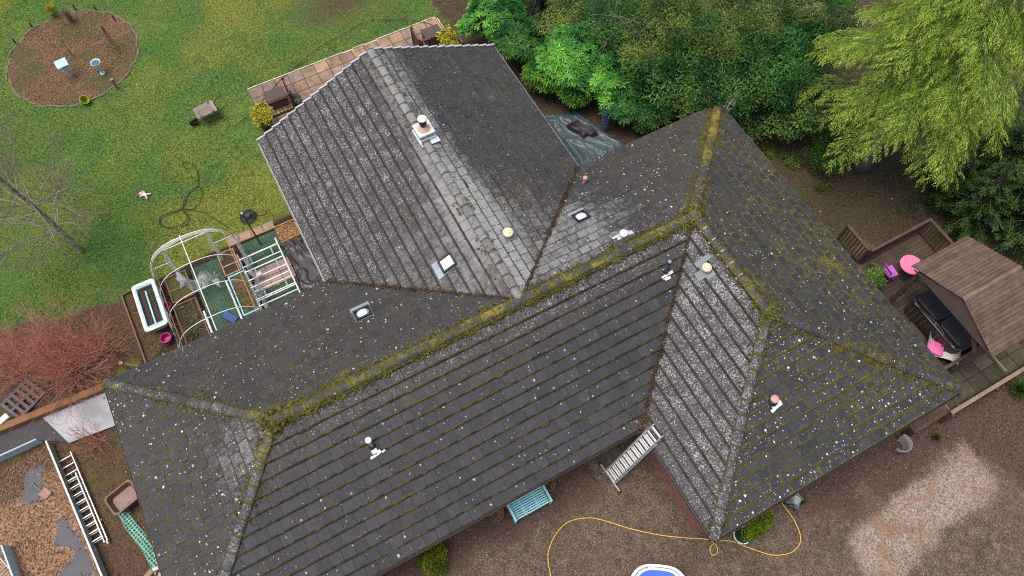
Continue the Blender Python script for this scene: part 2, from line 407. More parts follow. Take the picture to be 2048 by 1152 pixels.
# each region: (lichen, moss, pale, discs, brown)
def reg_back(p, t, r):      # back slope of the main range, beside the polytunnel
    return (0.12 + 0.38 * max(0, t - .7) / .3, 0.62 + .2 * fn(p, .7, 14) + 0.15 * near(p, A, 3) + 0.6 * max(0, t - .93) / .07, 0.02, 0.62, 0.12)
def reg_hip(p, t, r):       # left hip
    b = near(p, (A[0] - .9, -.2), 1.5)
    return (0.15 + 0.42 * near(p, (A[0] - .5, -.6), 2.3), 0.68 + .2 * fn(p, .7, 15) - .12 * b, 0.50 * b, 0.68, 0.2)
def reg_front(p, t, r):     # front slope
    band = sstep(0.62, 0.95, t) * (0.75 + 0.25 * near(p, (-3.5, -1), 5))
    return (0.14 + 0.55 * band, 0.64 + .2 * fn(p, .6), 0.05 * band, 0.34, 0.45 * band)
def reg_rear_left(p, t, r):
    kz = near(p, (XK, 2.2), 3.6)
    strip = sstep(0.82, 0.93, t)
    return (0.72 - 0.22 * kz - .35 * strip + .12 * fn(p, .5, 4), 0.44 + .2 * fn(p, .8, 9) + .12 * strip, 0.52 * strip * sstep(.5, 3.5, p[1]) + 0.55 * kz, 0.06, 0.30 + 0.5 * kz)
def reg_rear_right(p, t, r):
    kz = near(p, (XK + .6, 2.0), 2.9); strip = sstep(0.72, 0.90, t)
    return (0.33 + 0.32 * strip + .2 * kz, 0.60 + .2 * fn(p, .8, 16) - 0.1 * strip - .1 * kz, 0.62 * strip + 0.60 * kz, 0.14, 0.02 + .55 * kz)
def reg_back_right(p, t, r):
    pz = near(p, (-3.0, 1.7), 2.0) + .6 * near(p, (-4.6, .8), 1.5)
    return (0.20 + 0.45 * sstep(.65, .95, t) * sstep(-5.5, -2, p[0]), lerp(0.50, 0.86, (p[0] + 1.5) / 4.5), 0.70 * min(1, pz), 0.62, 0.25)
def reg_right(p, t, r):
    return (0.10, 0.84 + .4 * fn(p, .7, 3) + 0.35 * max(0, t - .8), 0.0, 0.6, 0.0)
def reg_end(p, t, r):
    return (0.16 + .25 * near(p, (-2.5, -6.0), 1.6), 0.78 + .35 * fn(p, .8, 5), 0.10 * near(p, (.6, -5), 1.2), 1.45, 0.0)
def reg_wing_left(p, t, r):
    return (0.78 - .22 * (1 - sstep(.0, .25, t)) + .1 * fn(p, .6, 6), 0.42, 0.12 * t, 0.12, 0.22)
SL = {'back': Slope([C_, A, K, F_], C_), 'hip': Slope([C_, D_, A], C_), 'front': Slope([D_, E_, B, A], D_),
      'rear_left': Slope([K, H, G_, F_], F_), 'rear_right': Slope([H, K, J_, I_], J_), 'back_right': Slope([K, B, O_, J_], J_),
      'right': Slope([B, L_, M_, O_], O_), 'end': Slope([L_, N_, M_], N_), 'wing_left': Slope([B, E_, N_, L_], E_)}
REG = dict(back=reg_back, hip=reg_hip, front=reg_front, rear_left=reg_rear_left, rear_right=reg_rear_right, back_right=reg_back_right, right=reg_right, end=reg_end, wing_left=reg_wing_left)
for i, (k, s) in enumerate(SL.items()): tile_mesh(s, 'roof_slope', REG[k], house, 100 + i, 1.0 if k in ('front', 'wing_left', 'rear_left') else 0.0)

# ridge and hip cappings: overlapping half-round tiles bedded on the roof
def capping(name, P, Q, reg, seed, r0=0.125, step=0.44):
    r = random.Random(seed); P, Q = np.array(P), np.array(Q); d = Q - P; Ln = np.linalg.norm(d); d /= Ln
    y = np.cross([0, 0, 1.], d); y /= np.linalg.norm(y); z = np.cross(d, y)
    n = max(1, round(Ln / step)); V, F, UV, RA, RB = [], [], [], [], []; K_ = 9
    for i in range(n):
        a, b = i * Ln / n, (i + 1) * Ln / n + 0.04; rd = r.random(); jy, jz = r.uniform(-.008, .008), r.uniform(-.006, .006); o = len(V)
        for s_, rr in ((a, r0 * 1.045), (a + .03, r0 * 1.04), (b, r0 * .975)):
            for k in range(K_):
                t = pi * (0.06 + 0.88 * k / (K_ - 1)); w = 1.12
                V.append(P + d * s_ + y * (math.cos(t) * rr * w + jy) + z * (math.sin(t) * rr * 0.72 - 0.005 + jz))
        for m in range(2):
            for k in range(K_ - 1):
                F.append((o + m * K_ + k, o + m * K_ + k + 1, o + (m + 1) * K_ + k + 1, o + (m + 1) * K_ + k))
                for (mm, kk) in ((m, k), (m, k + 1), (m + 1, k + 1), (m + 1, k)): UV.append((TW * (0.02 + .96 * kk / (K_ - 1)), GAUGE * (0.01 if mm == 0 else .08 if mm == 1 else .99)))
        F.append(tuple(o + k for k in range(K_))); UV += [(0.004, 0.004)] * K_
        for m in range(3):
            for k in range(K_):
                li, mo, pa, di, br = reg(V[o + m * K_ + k], rd); RA.append((li, mo, pa, di)); RB.append((rd, br, 0, 1))
    return roof_obj(name, V, F, UV, RA, RB, house)
UPV = np.array([0, 0, .03])
capping('ridge', A + UPV, K + UPV, lambda p, r: (.4, 1.06 + .5 * fn(p, 1.2, 2), .1, .3, .35), 1)
capping('ridge', K + UPV, B + UPV, lambda p, r: (.4, 1.04 + .5 * fn(p, 1.2, 2), .15, .35, .35), 2)
capping('ridge', B + UPV, L_ + UPV, lambda p, r: (.5, .95, .12, .45, .3), 3, r0=.14)
capping('ridge', H + UPV, K + UPV, lambda p, r: (.5, .72 + .6 * fn(p, .8, 8), .9 if p[1] > 6.2 else .75, .1, .35), 4)
capping('hip', C_ + UPV, A + UPV, lambda p, r: (.55, .80 + .25 * near(p, A, 1.2) + .2 * near(p, C_, 1.3), .35, .35, .1), 5)
capping('hip', D_ + UPV, A + UPV, lambda p, r: (.65, .72 + .45 * near(p, A, 1.3), .4, .3, .15), 6)
capping('hip', O_ + UPV, B + UPV, lambda p, r: (.35, 1.05 + .6 * fn(p, 1.3, 12), .1, .35, .2), 7, r0=.14)
capping('hip', M_ + UPV, L_ + UPV, lambda p, r: (.40, .86 + .5 * fn(p, 1.3, 13), .1, .9, .15), 8, r0=.14)
capping('hip', N_ + UPV, L_ + UPV, lambda p, r: (.72, .70 + .3 * near(p, L_, 1.5), .3, .25, .15), 9, r0=.13)

# loose moss cushions sitting on ridges, hips and joints
M_MOSS = leaf_mat('moss', 0.9, 0.1)
def moss_clumps(pts, name='moss'):
    V, F, Cc = [], [], []
    base = [(1, 0, 0), (.5, .87, 0), (-.5, .87, 0), (-1, 0, 0), (-.5, -.87, 0), (.5, -.87, 0), (0, 0, .9)]
    for p, s, c in pts:
        o = len(V); a = rnd.random() * 6; ca, sa = math.cos(a), math.sin(a)
        for x, y, z in base:
            j = rnd.uniform(.7, 1.3); V.append((p[0] + s * j * (x * ca - y * sa), p[1] + s * j * (x * sa + y * ca), p[2] + s * j * z - .2 * s)); k = rnd.uniform(.75, 1.25); Cc.append((c[0] * k, c[1] * k, c[2] * k))
        F += [(o + i, o + (i + 1) % 6, o + 6) for i in range(6)]
    m = MB(); m.v, m.f, m.c, m.has_c = V, F, Cc, True; return m
def along(P, Q, n, spread, amt, colr, zoff=0.05, smin=.010, smax=.034, drop=.48):
    P, Q = np.array(P), np.array(Q); d = Q - P; y = np.cross([0, 0, 1.], d); y /= np.linalg.norm(y); out = []
    for i in range(n):
        t = rnd.random(); p = P + d * t
        if vnoise(np.array(p[0] * 2.5), np.array(p[1] * 2.5), 3) > amt + rnd.uniform(-.25, .25): continue
        o = rnd.choice((-1, 1)) * abs(rnd.gauss(.13, spread)); q = p + y * o; q[2] += zoff + .03 - abs(o) * drop * .9 + (0.03 if abs(o) < .12 else 0)
        k = rnd.choice(colr); out.append((q, rnd.uniform(smin, smax), k))
    return out
OL = [(.095, .10, .018), (.12, .118, .02), (.07, .066, .02), (.05, .045, .02)]; YE = [(.16, .135, .02), (.13, .115, .02), (.09, .08, .02)]
LG = [(.12, .145, .025), (.15, .16, .028)]; BR = [(.10, .06, .02), (.15, .09, .02)]
DK = [(.07, .055, .025), (.05, .045, .02), (.10, .09, .025)]
cl = []
cl += along(A, K, 4500, .09, .66, OL + YE[:1] + LG) + along(K, B, 3400, .09, .62, OL + YE) + along(B, L_, 900, .09, .6, OL + YE)
cl += along(B, O_, 3000, .14, .7, YE) + along(L_, M_, 3200, .13, .66, YE + DK + BR) + along(A, C_, 1600, .10, .58, OL + LG)
cl += along(A, D_, 1400, .10, .55, OL + DK) + along(L_, N_, 1200, .10, .52, DK + OL) + along(H, K, 1100, .09, .45, YE + LG)
for q_ in (A, B, L_): cl += [(q_ + np.array([rnd.gauss(0, .16), rnd.gauss(0, .16), .05 + rnd.uniform(0, .06)]), rnd.uniform(.02, .05), rnd.choice(OL + LG + YE)) for _ in range(170)]
moss_clumps(cl).build('ridge_moss', M_MOSS, house)['kind'] = 'stuff'
def on_slope_moss(s, n, amt, colr, edge=.35):
    out = []; u0 = min(u for u, _ in s.q); u1 = max(u for u, _ in s.q); poly = s.q
    for i in range(n):
        u = rnd.uniform(u0, u1); v = rnd.uniform(0, s.vmax); k = int(v / GAUGE)
        if rnd.random() < .7: v = k * GAUGE - .02 + abs(rnd.gauss(0, .02)) * (1 if rnd.random() < .6 else -1)
        p = s.pt(u, v, .035)
        if poly_sd(poly, np.array(u), np.array(v)) < .05: continue
        if vnoise(np.array(p[0] * 1.6), np.array(p[1] * 1.6), 8) + vnoise(np.array(p[0] * 5), np.array(p[1] * 5), 9) > 2 * amt: continue
        out.append((p, rnd.uniform(.008, .026), rnd.choice(colr)))
    return out
cl = on_slope_moss(SL['right'], 3200, .5, YE + OL) + on_slope_moss(SL['end'], 1600, .42, OL + DK) + on_slope_moss(SL['front'], 2600, .42, DK + OL)
cl += on_slope_moss(SL['back_right'], 900, .45, OL + YE) + on_slope_moss(SL['hip'], 900, .45, OL) + on_slope_moss(SL['back'], 800, .4, OL) + on_slope_moss(SL['rear_right'], 1400, .42, OL) + on_slope_moss(SL['wing_left'], 700, .4, DK)
moss_clumps(cl).build('joint_moss', M_MOSS, house)['kind'] = 'stuff'

# mortar showing at the joints of the ridge over the wing
M_MORTAR = mk('old_mortar', (.55, .53, .48), .9, .3, 14, dirt=(.12, .11, .06), dirt_amt=.5)
for k in range(1, 6):
    m = MB()
    p = B + (L_ - B) * (k * .44 + .12) / LW
    m.box(p + np.array([-.10, 0, .045]), (.16, .055, .05), rot3(0, -.55, rnd.uniform(-.2, .2)), bev=.015)
    m.box(p + np.array([-.02, .01, .12]), (.12, .03, .03), rot3(0, -.2, 0), bev=.01)
    m.build('mortar', M_MORTAR, house)
M_RJ = mk('mossy_mortar', (.10, .088, .045), .95, .7, 9, dirt=(.14, .12, .025), dirt_amt=.95)
for p, s in ((A, (.22, .2)), (B + np.array([0, 0, .02]), (.26, .24)), (L_, (.26, .22)), (K, (.2, .2))):
    m = MB(); m.lathe([(s[0] * .8, .0), (s[0] * .7, .09), (s[0] * .3, .125), (0.001, .13)], p - np.array([0, 0, .02]), 9, sx=1, sy=.9); m.build('ridge_joint', M_RJ, house)

# valleys: dark lined troughs packed with dead leaves
M_VALLEY = mk('valley_lining', (.035, .03, .027), .85, .4, 9)
M_DEAD = leaf_mat('dead_leaf', 0.75, 0.1)
DEADC = np.array([(.10, .055, .03), (.14, .08, .045), (.07, .04, .025), (.20, .125, .07), (.045, .03, .02), (.16, .11, .055)])
def dead_leaves(P, Nn=None, smin=.02, smax=.05, pal=DEADC, flat=.5):
    n = len(P); a = rng.uniform(0, 2 * pi, n); D = np.stack([np.cos(a), np.sin(a), rng.normal(0, flat * .35, n)], 1); D = unit(D)
    Nv = unit(np.stack([rng.normal(0, flat, n), rng.normal(0, flat, n), np.ones(n)], 1))
    if Nn is not None: Nv = unit(Nv + np.array(Nn)); D = unit(D - (D * np.array(Nn)).sum(1, keepdims=True) * np.array(Nn))
    L = rng.uniform(smin, smax, n); Q = leaves(P - D * L[:, None] / 2, D, L, L * rng.uniform(.4, .8, n), Nv, fold=.15)
    Cc = pal[rng.integers(0, len(pal), n)] * rng.uniform(.7, 1.35, (n, 1)); return Q, Cc
LQ, LC = [], []
for P, Q, dens in ((K, F_, 700), (K, J_, 700), (B, E_, 700)):
    d = Q - P; y = np.cross([0, 0, 1.], d); y /= np.linalg.norm(y); m = MB()
    m.add([P + y * .055 + (0, 0, .005), P - y * .055 + (0, 0, .005), Q - y * .055 + (0, 0, .005), Q + y * .055 + (0, 0, .005), P + y * .055 + (0, 0, -.05), P - y * .055 + (0, 0, -.05), Q - y * .055 + (0, 0, -.05), Q + y * .055 + (0, 0, -.05)],
          [(0, 1, 2, 3), (7, 6, 5, 4), (0, 4, 5, 1), (1, 5, 6, 2), (2, 6, 7, 3), (3, 7, 4, 0)])
    for q in m.v: pass
    m.v = [tuple(np.array(q) + np.array([0, 0, .042])) for q in m.v]
    m.build('valley', M_VALLEY, house)
    n = int(dens * np.linalg.norm(d) / 2); t = rng.uniform(.02, 1, n) ** .85; o = rng.normal(0, .034, n) * (.7 + .8 * t)
    # thicker at the foot, thin at the head
    PP = P + d * t[:, None] + y * o[:, None]; PP[:, 2] += .055 + rng.uniform(0, .035, n) + np.abs(o) * .15
    a, b = dead_leaves(PP, smin=.02, smax=.055, pal=DEADC * .55); LQ.append(a); LC.append(b)
PP = B + (E_ - B) * rng.uniform(.93, 1.01, 500)[:, None] + rng.normal(0, .1, (500, 3)) * (1, 1, 0); PP[:, 2] += .10
a, b = dead_leaves(PP); LQ.append(a); LC.append(b)
tag(quads_obj('valley_leaves', np.concatenate(LQ), np.concatenate(LC), M_DEAD), 'dead brown leaves packed into the valleys of the tiled roof', 'leaves', kind='stuff')

# verge caps stepping down the gable, fascias, gutters
M_VERGE = mk('verge_cap', (.44, .45, .46), .6, .2, 8, dirt=(.12, .12, .1), dirt_amt=.6)
for s, sg in ((SL['rear_left'], -1), (SL['rear_right'], 1)):
    m = MB(); n = int(s.vmax / GAUGE) + 1
    for k in range(n):
        va, vb = k * GAUGE - .02, min((k + 1) * GAUGE + .02, s.vmax)
        u = [q for q in s.q if abs((s.pt(*q) - np.array([0, YG, 0]))[1]) < .01][0][0]
        e1s = 1 if s.e1[1] > 0 else -1
        p = s.pt(u + e1s * .03, (va + vb) / 2, .012); R = np.stack([s.e1, s.e2, s.n], 1) @ rot3(-.20, 0, 0)
        m.box(p, (.06, vb - va, .13), R); m.box(p + s.n * .058 - s.e1 * e1s * .005, (.06, vb - va, .012), R)
    m.build('verge', M_VERGE, house)
M_FASCIA = mk('brown_fascia', (.075, .05, .04), .6, .3, 6)
M_GUT = mk('gutter_plastic', (.05, .035, .03), .5, .3, 5); M_GUTG = mk('grey_gutter', (.42, .43, .44), .5, .2, 5)
def gutter(P, Q, out, mat, r=.052):
    P, Q = np.array(P), np.array(Q); d = unit(Q - P); o = np.array(out, float); m = MB(); K_ = 9; V = []; F = []
    for ri in (r, r - .008):
        for e in (P, Q):
            for k in range(K_):
                t = pi + pi * k / (K_ - 1); V.append(e + o * (r * .6 + ri * math.cos(t)) + np.array([0, 0, -.045 + ri * math.sin(t)]))
    for k in range(K_ - 1):
        F += [(k, k + 1, K_ + k + 1, K_ + k), (2 * K_ + k, 3 * K_ + k, 3 * K_ + k + 1, 2 * K_ + k + 1)]
    F += [(0, K_, 3 * K_, 2 * K_), (K_ - 1, 3 * K_ - 1, 4 * K_ - 1, 2 * K_ - 1)]
    m.add(V, F); return m.build('gutter', mat, house, smooth=40)
EAVES = [(C_, F_, (0, 1, 0), M_GUT), (D_, C_, (-1, 0, 0), M_GUT), (D_, E_, (0, -1, 0), M_GUT), (E_, N_, (-1, 0, 0), M_GUT), (N_, M_, (0, -1, 0), M_GUT),
         (M_, O_, (1, 0, 0), M_GUT), (O_, J_, (0, 1, 0), M_GUT), (J_, I_, (1, 0, 0), M_GUTG), (F_, G_, (-1, 0, 0), M_GUTG)]
fm = MB()
for P, Q, o, mt in EAVES:
    gutter(P, Q, o, mt); o = np.array(o, float); fm.beam(P - o * .02 + (0, 0, -.12), Q - o * .02 + (0, 0, -.12), .022, .17)
fm.build('fascia', M_FASCIA, house)

# brick walls set back under the eaves, soffit, doors and windows
def brick_mat():
    N = NT('red_brick'); v = N.coord(); ge = N.n('NewGeometry'); sn = N.n('SeparateXYZ'); N.l(ge.outputs['Normal'], sn.inputs[0]); sp = N.n('SeparateXYZ'); N.l(v, sp.inputs[0])
    ax = N.math('GREATER_THAN', N.math('ABSOLUTE', sn.outputs[0]), 0.5)
    u = N.math('ADD', N.math('MULTIPLY', ax, sp.outputs[1]), N.math('MULTIPLY', N.math('SUBTRACT', 1.0, ax), sp.outputs[0]))
    cx = N.n('CombineXYZ'); N.l(u, cx.inputs[0]); N.l(sp.outputs[2], cx.inputs[1])
    b = N.n('TexBrick'); N.l(cx.outputs[0], b.inputs['Vector']); b.inputs['Scale'].default_value = 1.0; b.inputs['Brick Width'].default_value = .225; b.inputs['Row Height'].default_value = .075; b.inputs['Mortar Size'].default_value = .009
    b.inputs['Color1'].default_value = (.25, .10, .068, 1); b.inputs['Color2'].default_value = (.19, .085, .062, 1); b.inputs['Mortar'].default_value = (.30, .19, .15, 1)
    c = N.mix(1.0, b.outputs[0], N.math('ADD', .4, N.math('MULTIPLY', N.noise(v, 3, 4), 1.2)), 'MULTIPLY'); N.col(c); N.rough(.85); return N.m
M_BRICK = brick_mat()
s_ = .34
WALL = [(C_[0] + s_, -W + s_), (-WE + s_, -W + s_), (-WE + s_, -LW - YO + s_), (WM - s_, -LW - YO + s_), (WM - s_, W - s_), (J_[0] - s_, W - s_), (J_[0] - s_, YG - .08), (F_[0] + s_, YG - .08), (F_[0] + s_, W - s_), (C_[0] + s_, W - s_)]
m = MB(); m.prism(WALL, -.05, ZE - .12)
m.add([(F_[0] + s_, YG - .08, ZE - .119), (J_[0] - s_, YG - .08, ZE - .119), (XK, YG - .08, ZE + HR - .24), (F_[0] + s_, YG - .3, ZE - .119), (J_[0] - s_, YG - .3, ZE - .119), (XK, YG - .3, ZE + HR - .24)], [(0, 2, 1), (3, 4, 5), (0, 3, 5, 2), (1, 2, 5, 4), (0, 1, 4, 3)])
m.build('wall', M_BRICK, house)
M_SOF = mk('soffit_board', (.10, .065, .05), .7); m = MB()
for P, Q, o, mt in EAVES:
    o = np.array(o, float); d = unit(Q - P); m.beam(P - o * .19 + (0, 0, -.18), Q - o * .19 + (0, 0, -.18), .31, .015)
m.build('soffit', M_SOF, house)
M_GLASS = NT('window_glass'); M_GLASS.col((.03, .04, .045)); M_GLASS.rough(.06); M_GLASS = M_GLASS.m
M_UPVC = mk('white_frame', (.72, .72, .7), .4, .06)
def window(cx, cy, w, h, z, axis, out):
    f = MB(); e = np.array([1, 0, 0.]) if axis == 'x' else np.array([0, 1, 0.]); o = np.array(out, float); c = np.array([cx, cy, z + h / 2]) + o * .02
    for dz in (-h / 2, h / 2): f.beam(c - e * w / 2 + (0, 0, dz), c + e * w / 2 + (0, 0, dz), .07, .07)
    for k in (-.5, 0, .5): f.beam(c + e * w * k + (0, 0, -h / 2 + .036), c + e * w * k + (0, 0, h / 2 - .036), .06, .064, up=e)
    wo = f.build('window', M_UPVC, house); g = MB(); g.beam(c - e * (w / 2 - .04), c + e * (w / 2 - .04), .02, h - .08); g.build('pane', M_GLASS, wo)
for cx in (-15.2, -12.2, -6.6): window(cx, -W + s_, 1.6, 1.15, .95, 'x', (0, -1, 0))
window(-WE + s_, -6.1, 1.3, .8, 1.25, 'y', (-1, 0, 0)); window(.2, -LW - YO + s_, 2.2, 1.2, .9, 'x', (0, -1, 0))
for cx in (-8.0, -3.6): window(cx, YG - .08, 1.7, 2.0, .1, 'x', (0, 1, 0))
window(WM - s_, -1.2, 1.6, 1.9, .15, 'y', (1, 0, 0)); window(WM - s_, 2.5, 1.3, 1.1, .95, 'y', (1, 0, 0))
m = MB(); m.box((-4.75, -W + s_ - .02, 1.02), (.95, .06, 2.0)); dr = m.build('door', mk('dark_door', (.06, .045, .04), .45), house)
m = MB(); m.box((-5.12, -W + s_ - .07, 1.0), (.03, .05, .14)); m.build('handle', M_UPVC, dr)

# ---- fixtures on the roof (all bolted to it, so parts of the house)
M_LEAD = mk('lead_flashing', (.30, .35, .40), .45, .25, 7, metal=.2, dirt=(.5, .52, .53), dirt_amt=.4)
M_WFLASH = mk('white_flashing', (.74, .74, .73), .5, .15, 14)
M_SLATEG = mk('flashing_slate', (.13, .155, .18), .4, .2, 9)
M_BLK = mk('black_plastic', (.022, .023, .025), .45, .2)
M_CREAM = mk('cream_plastic', (.68, .60, .40), .35, .10, 9, dirt=(.35, .30, .18), dirt_amt=.4)
M_WCAP = mk('white_cap', (.72, .71, .68), .45, .06)
M_PGREY = mk('grey_pipe', (.24, .30, .34), .45, .15)
M_PINK = mk('faded_clay', (.50, .29, .26), .7, .15, 12)
M_DOME = NT('frosted_dome'); M_DOME.col((.80, .83, .83)); M_DOME.rough(.18); M_DOME.b.inputs['Coat Weight'].default_value = .5; M_DOME = M_DOME.m
# chimney astride the rear ridge
CZ = ZE + HR - .13; cp = gp(868, 283, ZE + HR - .1); cx, cy = XK + .10, cp[1] + .30
m = MB(); m.box((cx, cy, CZ + .08), (.46, .46, .62), bev=.01)
ch = m.build('chimney', mk('rendered_stack', (.5, .47, .43), .85, .25, 6, dirt=(.25, .2, .16)), house)
m = MB(); m.box((cx, cy, CZ + .425), (.55, .55, .07), bev=.012); m.build('slab', mk('pale_concrete', (.74, .70, .64), .8, .12, 6, dirt=(.45, .36, .28), dirt_amt=.5), ch)
m = MB(); m.lathe([(.21, .462), (.19, .50), (.12, .57), (.10, .60)], (cx, cy, CZ), 20); m.build('flaunching', mk('pink_mortar', (.62, .45, .36), .85, .12), ch, smooth=40)
m = MB(); m.lathe([(.10, .57), (.10, .73), (.125, .74), (.125, .76), (.10, .77), (.10, .81), (.13, .82), (.13, .84), (.09, .85), (.09, .90)], (cx, cy, CZ), 20); m.build('cowl', M_BLK, ch, smooth=35)
m = MB(); m.lathe([(.14, .885), (.15, .90), (.145, .925), (.08, .95), (.001, .955)], (cx, cy, CZ), 24); m.build('cap', M_WCAP, ch, smooth=50)
s = SL['rear_right']; m = MB()
m.box((cx + .03, cy - .34, ZE + HR + .02), (.62, .20, .02), rot3(.12, .05, 0)); m.box((cx - .27, cy - .02, ZE + HR - .02), (.05, .66, .18)); m.box((cx + .28, cy, ZE + HR - .08), (.06, .62, .18)); m.box((cx, cy - .25, ZE + HR + .07), (.52, .04, .12), rot3(.3, 0, 0))
m.build('flashing', mk('bright_lead', (.60, .68, .74), .4, .2, 9), ch)

def rooflight(s, px, py, w, h, round_dome, apron='left'):
    p = s.hit(px, py); M0 = s.frame(p)
    m = MB(); t = .055
    for a in (-1, 1): m.box((a * (w / 2 - t / 2), 0, .085), (t, h, .09), bev=.008); m.box((0, a * (h / 2 - t / 2), .085), (w - 2 * t + .004, t, .088), bev=.008)
    m.box((0, 0, .05), (w - .02, h - .02, .03)); ob = m.build('sun_tunnel' if round_dome else 'skylight', M_BLK, house, mtx=M0)
    g = MB()
    if round_dome:
        r = min(w, h) * .36; g.lathe([(r, .068), (r, .085), (r * .92, .115), (r * .6, .145), (.001, .158)], (0, 0, 0), 24); g.build('dome', M_DOME, ob, smooth=50)
        g = MB(); g.lathe([(r + .03, .066), (r + .03, .088), (r + .004, .09), (r + .004, .066)], (0, 0, 0), 24); g.build('rim', M_PGREY, ob, smooth=40)
    else: g.box((0, 0, .105), (w - .13, h - .13, .02), bev=.008); g.build('pane', M_WCAP, ob)
    f = MB(); f.box((0, -h / 2 - .11, .05), (w + .10, .24, .012), rot3(.03, 0, 0)); 
    f.build('flashing', M_LEAD, ob); f = MB()
    f.box((0, 0, .042), (w + .07, h + .06, .04)); f.build('skirt', M_SLATEG, ob)
rooflight(SL['rear_left'], 897, 527, .46, .50, False)
rooflight(SL['back_right'], 1163, 437, .46, .46, True)
rooflight(SL['back'], 727, 630, .50, .46, True)

def cowl_dome(s, px, py, mat, r, plate, pmat, turn=0.0):
    p = s.hit(px, py); ob_m = s.frame(p); m = MB()
    for (x, y, w, h) in plate: m.box((x, y, .055 + .004 * len(m.v) / 24), (w, h, .012))
    ob = m.build('roof_vent', pmat, house, mtx=ob_m)
    inv = np.array(ob_m.to_3x3()).T; zup = inv @ np.array([0, 0, 1.]); z = zup / np.linalg.norm(zup); x = unit(np.cross([0, 1, 0.], z)); y = np.cross(z, x); R = np.stack([x, y, z], 1)
    c = MB(); c.lathe([(r * .62, .03), (r * .62, .14), (r, .15), (r * 1.02, .19), (r * .9, .225), (r * .62, .24), (r * .55, .262), (r * .3, .27), (.001, .272)], (0, 0, 0), 26, R=R); c.build('cowl', mat, ob, smooth=35)
cowl_dome(SL['rear_right'], 1016, 471, M_CREAM, .165, [(0, -.02, .44, .46)], M_SLATEG)
cowl_dome(SL['wing_left'], 1411, 541, M_CREAM, .15, [(-.02, .04, .62, .28), (.05, -.15, .28, .36), (-.28, .1, .16, .5)], M_SLATEG)
p_ = [(0, 0, .46, .24), (.22, -.06, .22, .10), (-.22, .05, .18, .16)]
cowl_dome(SL['back_right'], 1246, 473, M_WCAP, .13, p_, mk('pale_flashing', (.52, .55, .56), .5, .1))

def flue(s, px, py, ht, r, pipe, plate, kind):
    p = s.hit(px, py); m = MB()
    for (x, y, w, h, a) in plate: m.box((x, y, .054 + .0035 * len(m.v) / 24), (w, h, .010), rot3(0, 0, a))
    ob = m.build('flue', M_WFLASH, house, mtx=s.frame(p))
    inv = np.array(s.frame(p).to_3x3()).T; z = inv @ np.array([0, 0, 1.]); x = unit(np.cross([0, 1, 0.], z)); y = np.cross(z, x); R = np.stack([x, y, z], 1)
    b = MB(); b.lathe([(r * 1.7, .03), (r * 1.55, .10), (r * 1.15, .14), (r, .15)], (0, 0, 0), 18, R=R); b.build('collar', M_BLK, ob, smooth=40)
    c = MB()
    if kind == 'grey':
        c.lathe([(r, 0), (r, ht)], (0, 0, 0), 20, R=R); c.build('pipe', pipe, ob, smooth=40)
        c = MB(); c.lathe([(r * 1.45, ht - .03), (r * 1.55, ht), (r * 1.55, ht + .03), (r * 1.3, ht + .055), (.001, ht + .06)], (0, 0, 0), 24, R=R); c.build('cap', M_WCAP, ob, smooth=40)
    elif kind == 'black':
        pr = [(r, 0)]; 
        for k in range(7): z0 = ht * (.2 + k * .085); pr += [(r, z0), (r * 1.28, z0 + .004), (r * 1.28, z0 + .028), (r, z0 + .032)]
        pr += [(r, ht * .86), (r * 1.3, ht * .88), (r * 1.3, ht)]; c.lathe(pr, (0, 0, 0), 20, R=R); c.build('pipe', pipe, ob, smooth=35)
        c = MB(); c.lathe([(r * 1.1, ht - .01), (r * .9, ht + .03), (.001, ht + .035)], (0, 0, 0), 20, R=R); c.build('cap', M_PGREY, ob, smooth=40)
    else:
        c.lathe([(r, 0), (r, ht * .72), (r * 1.35, ht * .74), (r * 1.35, ht * .95), (r * 1.1, ht), (.001, ht * 1.03)], (0, 0, 0), 20, R=R); c.build('pipe', pipe, ob, smooth=40)
flue(SL['front'], 745, 893, .62, .058, M_PGREY, [(.0, -.17, .16, .20, .1), (-.10, -.25, .16, .07, .05), (.10, -.20, .10, .10, .4), (.21, -.23, .10, .05, .2)], 'grey')
flue(SL['front'], 1331, 545, .66, .052, mk('black_flue', (.035, .042, .05), .4, .2), [(0, -.05, .12, .34, 0), (.0, -.08, .40, .09, .12), (-.08, -.16, .12, .10, .3)], 'black')
flue(SL['end'], 1544, 804, .30, .085, M_PINK, [(.07, -.13, .32, .15, .12), (-.10, -.20, .14, .09, .2), (.08, -.05, .20, .06, .25)], 'clay')
p = SL['back_right'].hit(1169, 366); m = MB(); m.lathe([(.07, -.05), (.07, .02), (.055, .04), (.055, .24), (.085, .25), (.085, .31), (.06, .34), (.001, .35)], p, 18); m.build('roof_vent', M_PINK, house, smooth=40)
# television aerial on a mast at the far corner
M_ALU = mk('aluminium', (.48, .49, .50), .35, .12, 9, metal=.6)
m = MB(); b = gp(1452, 228, ZE - .35); top = b + (0, 0, .60); m.tube([b, top], .02, 8); m.beam(b + (0, 0, .05), np.array([WM - .34, W - .34, b[2] + .05]), .03, .03)
ae = m.build('aerial', M_ALU, house)
a0_, a1_ = gp(1456, 216, ZE + .2), gp(1475, 186, ZE + .2); d = unit(np.array([a1_[0] - a0_[0], a1_[1] - a0_[1], 0.])); sd_ = np.array([-d[1], d[0], 0]); m = MB(); m.beam(top - d * .35, top + d * .75, .022, .022)
for k in range(11): c = top + d * (-.05 + .075 * k) + (0, 0, .014); m.beam(c - sd_ * (.17 - .004 * k), c + sd_ * (.17 - .004 * k), .018, .018)
for k in (-1, 1): m.beam(top - d * .30 + sd_ * .10 * k + (0, 0, -.12), top - d * .30 + sd_ * .10 * k + (0, 0, .06), .10, .02)
m.build('antenna', M_ALU, ae)
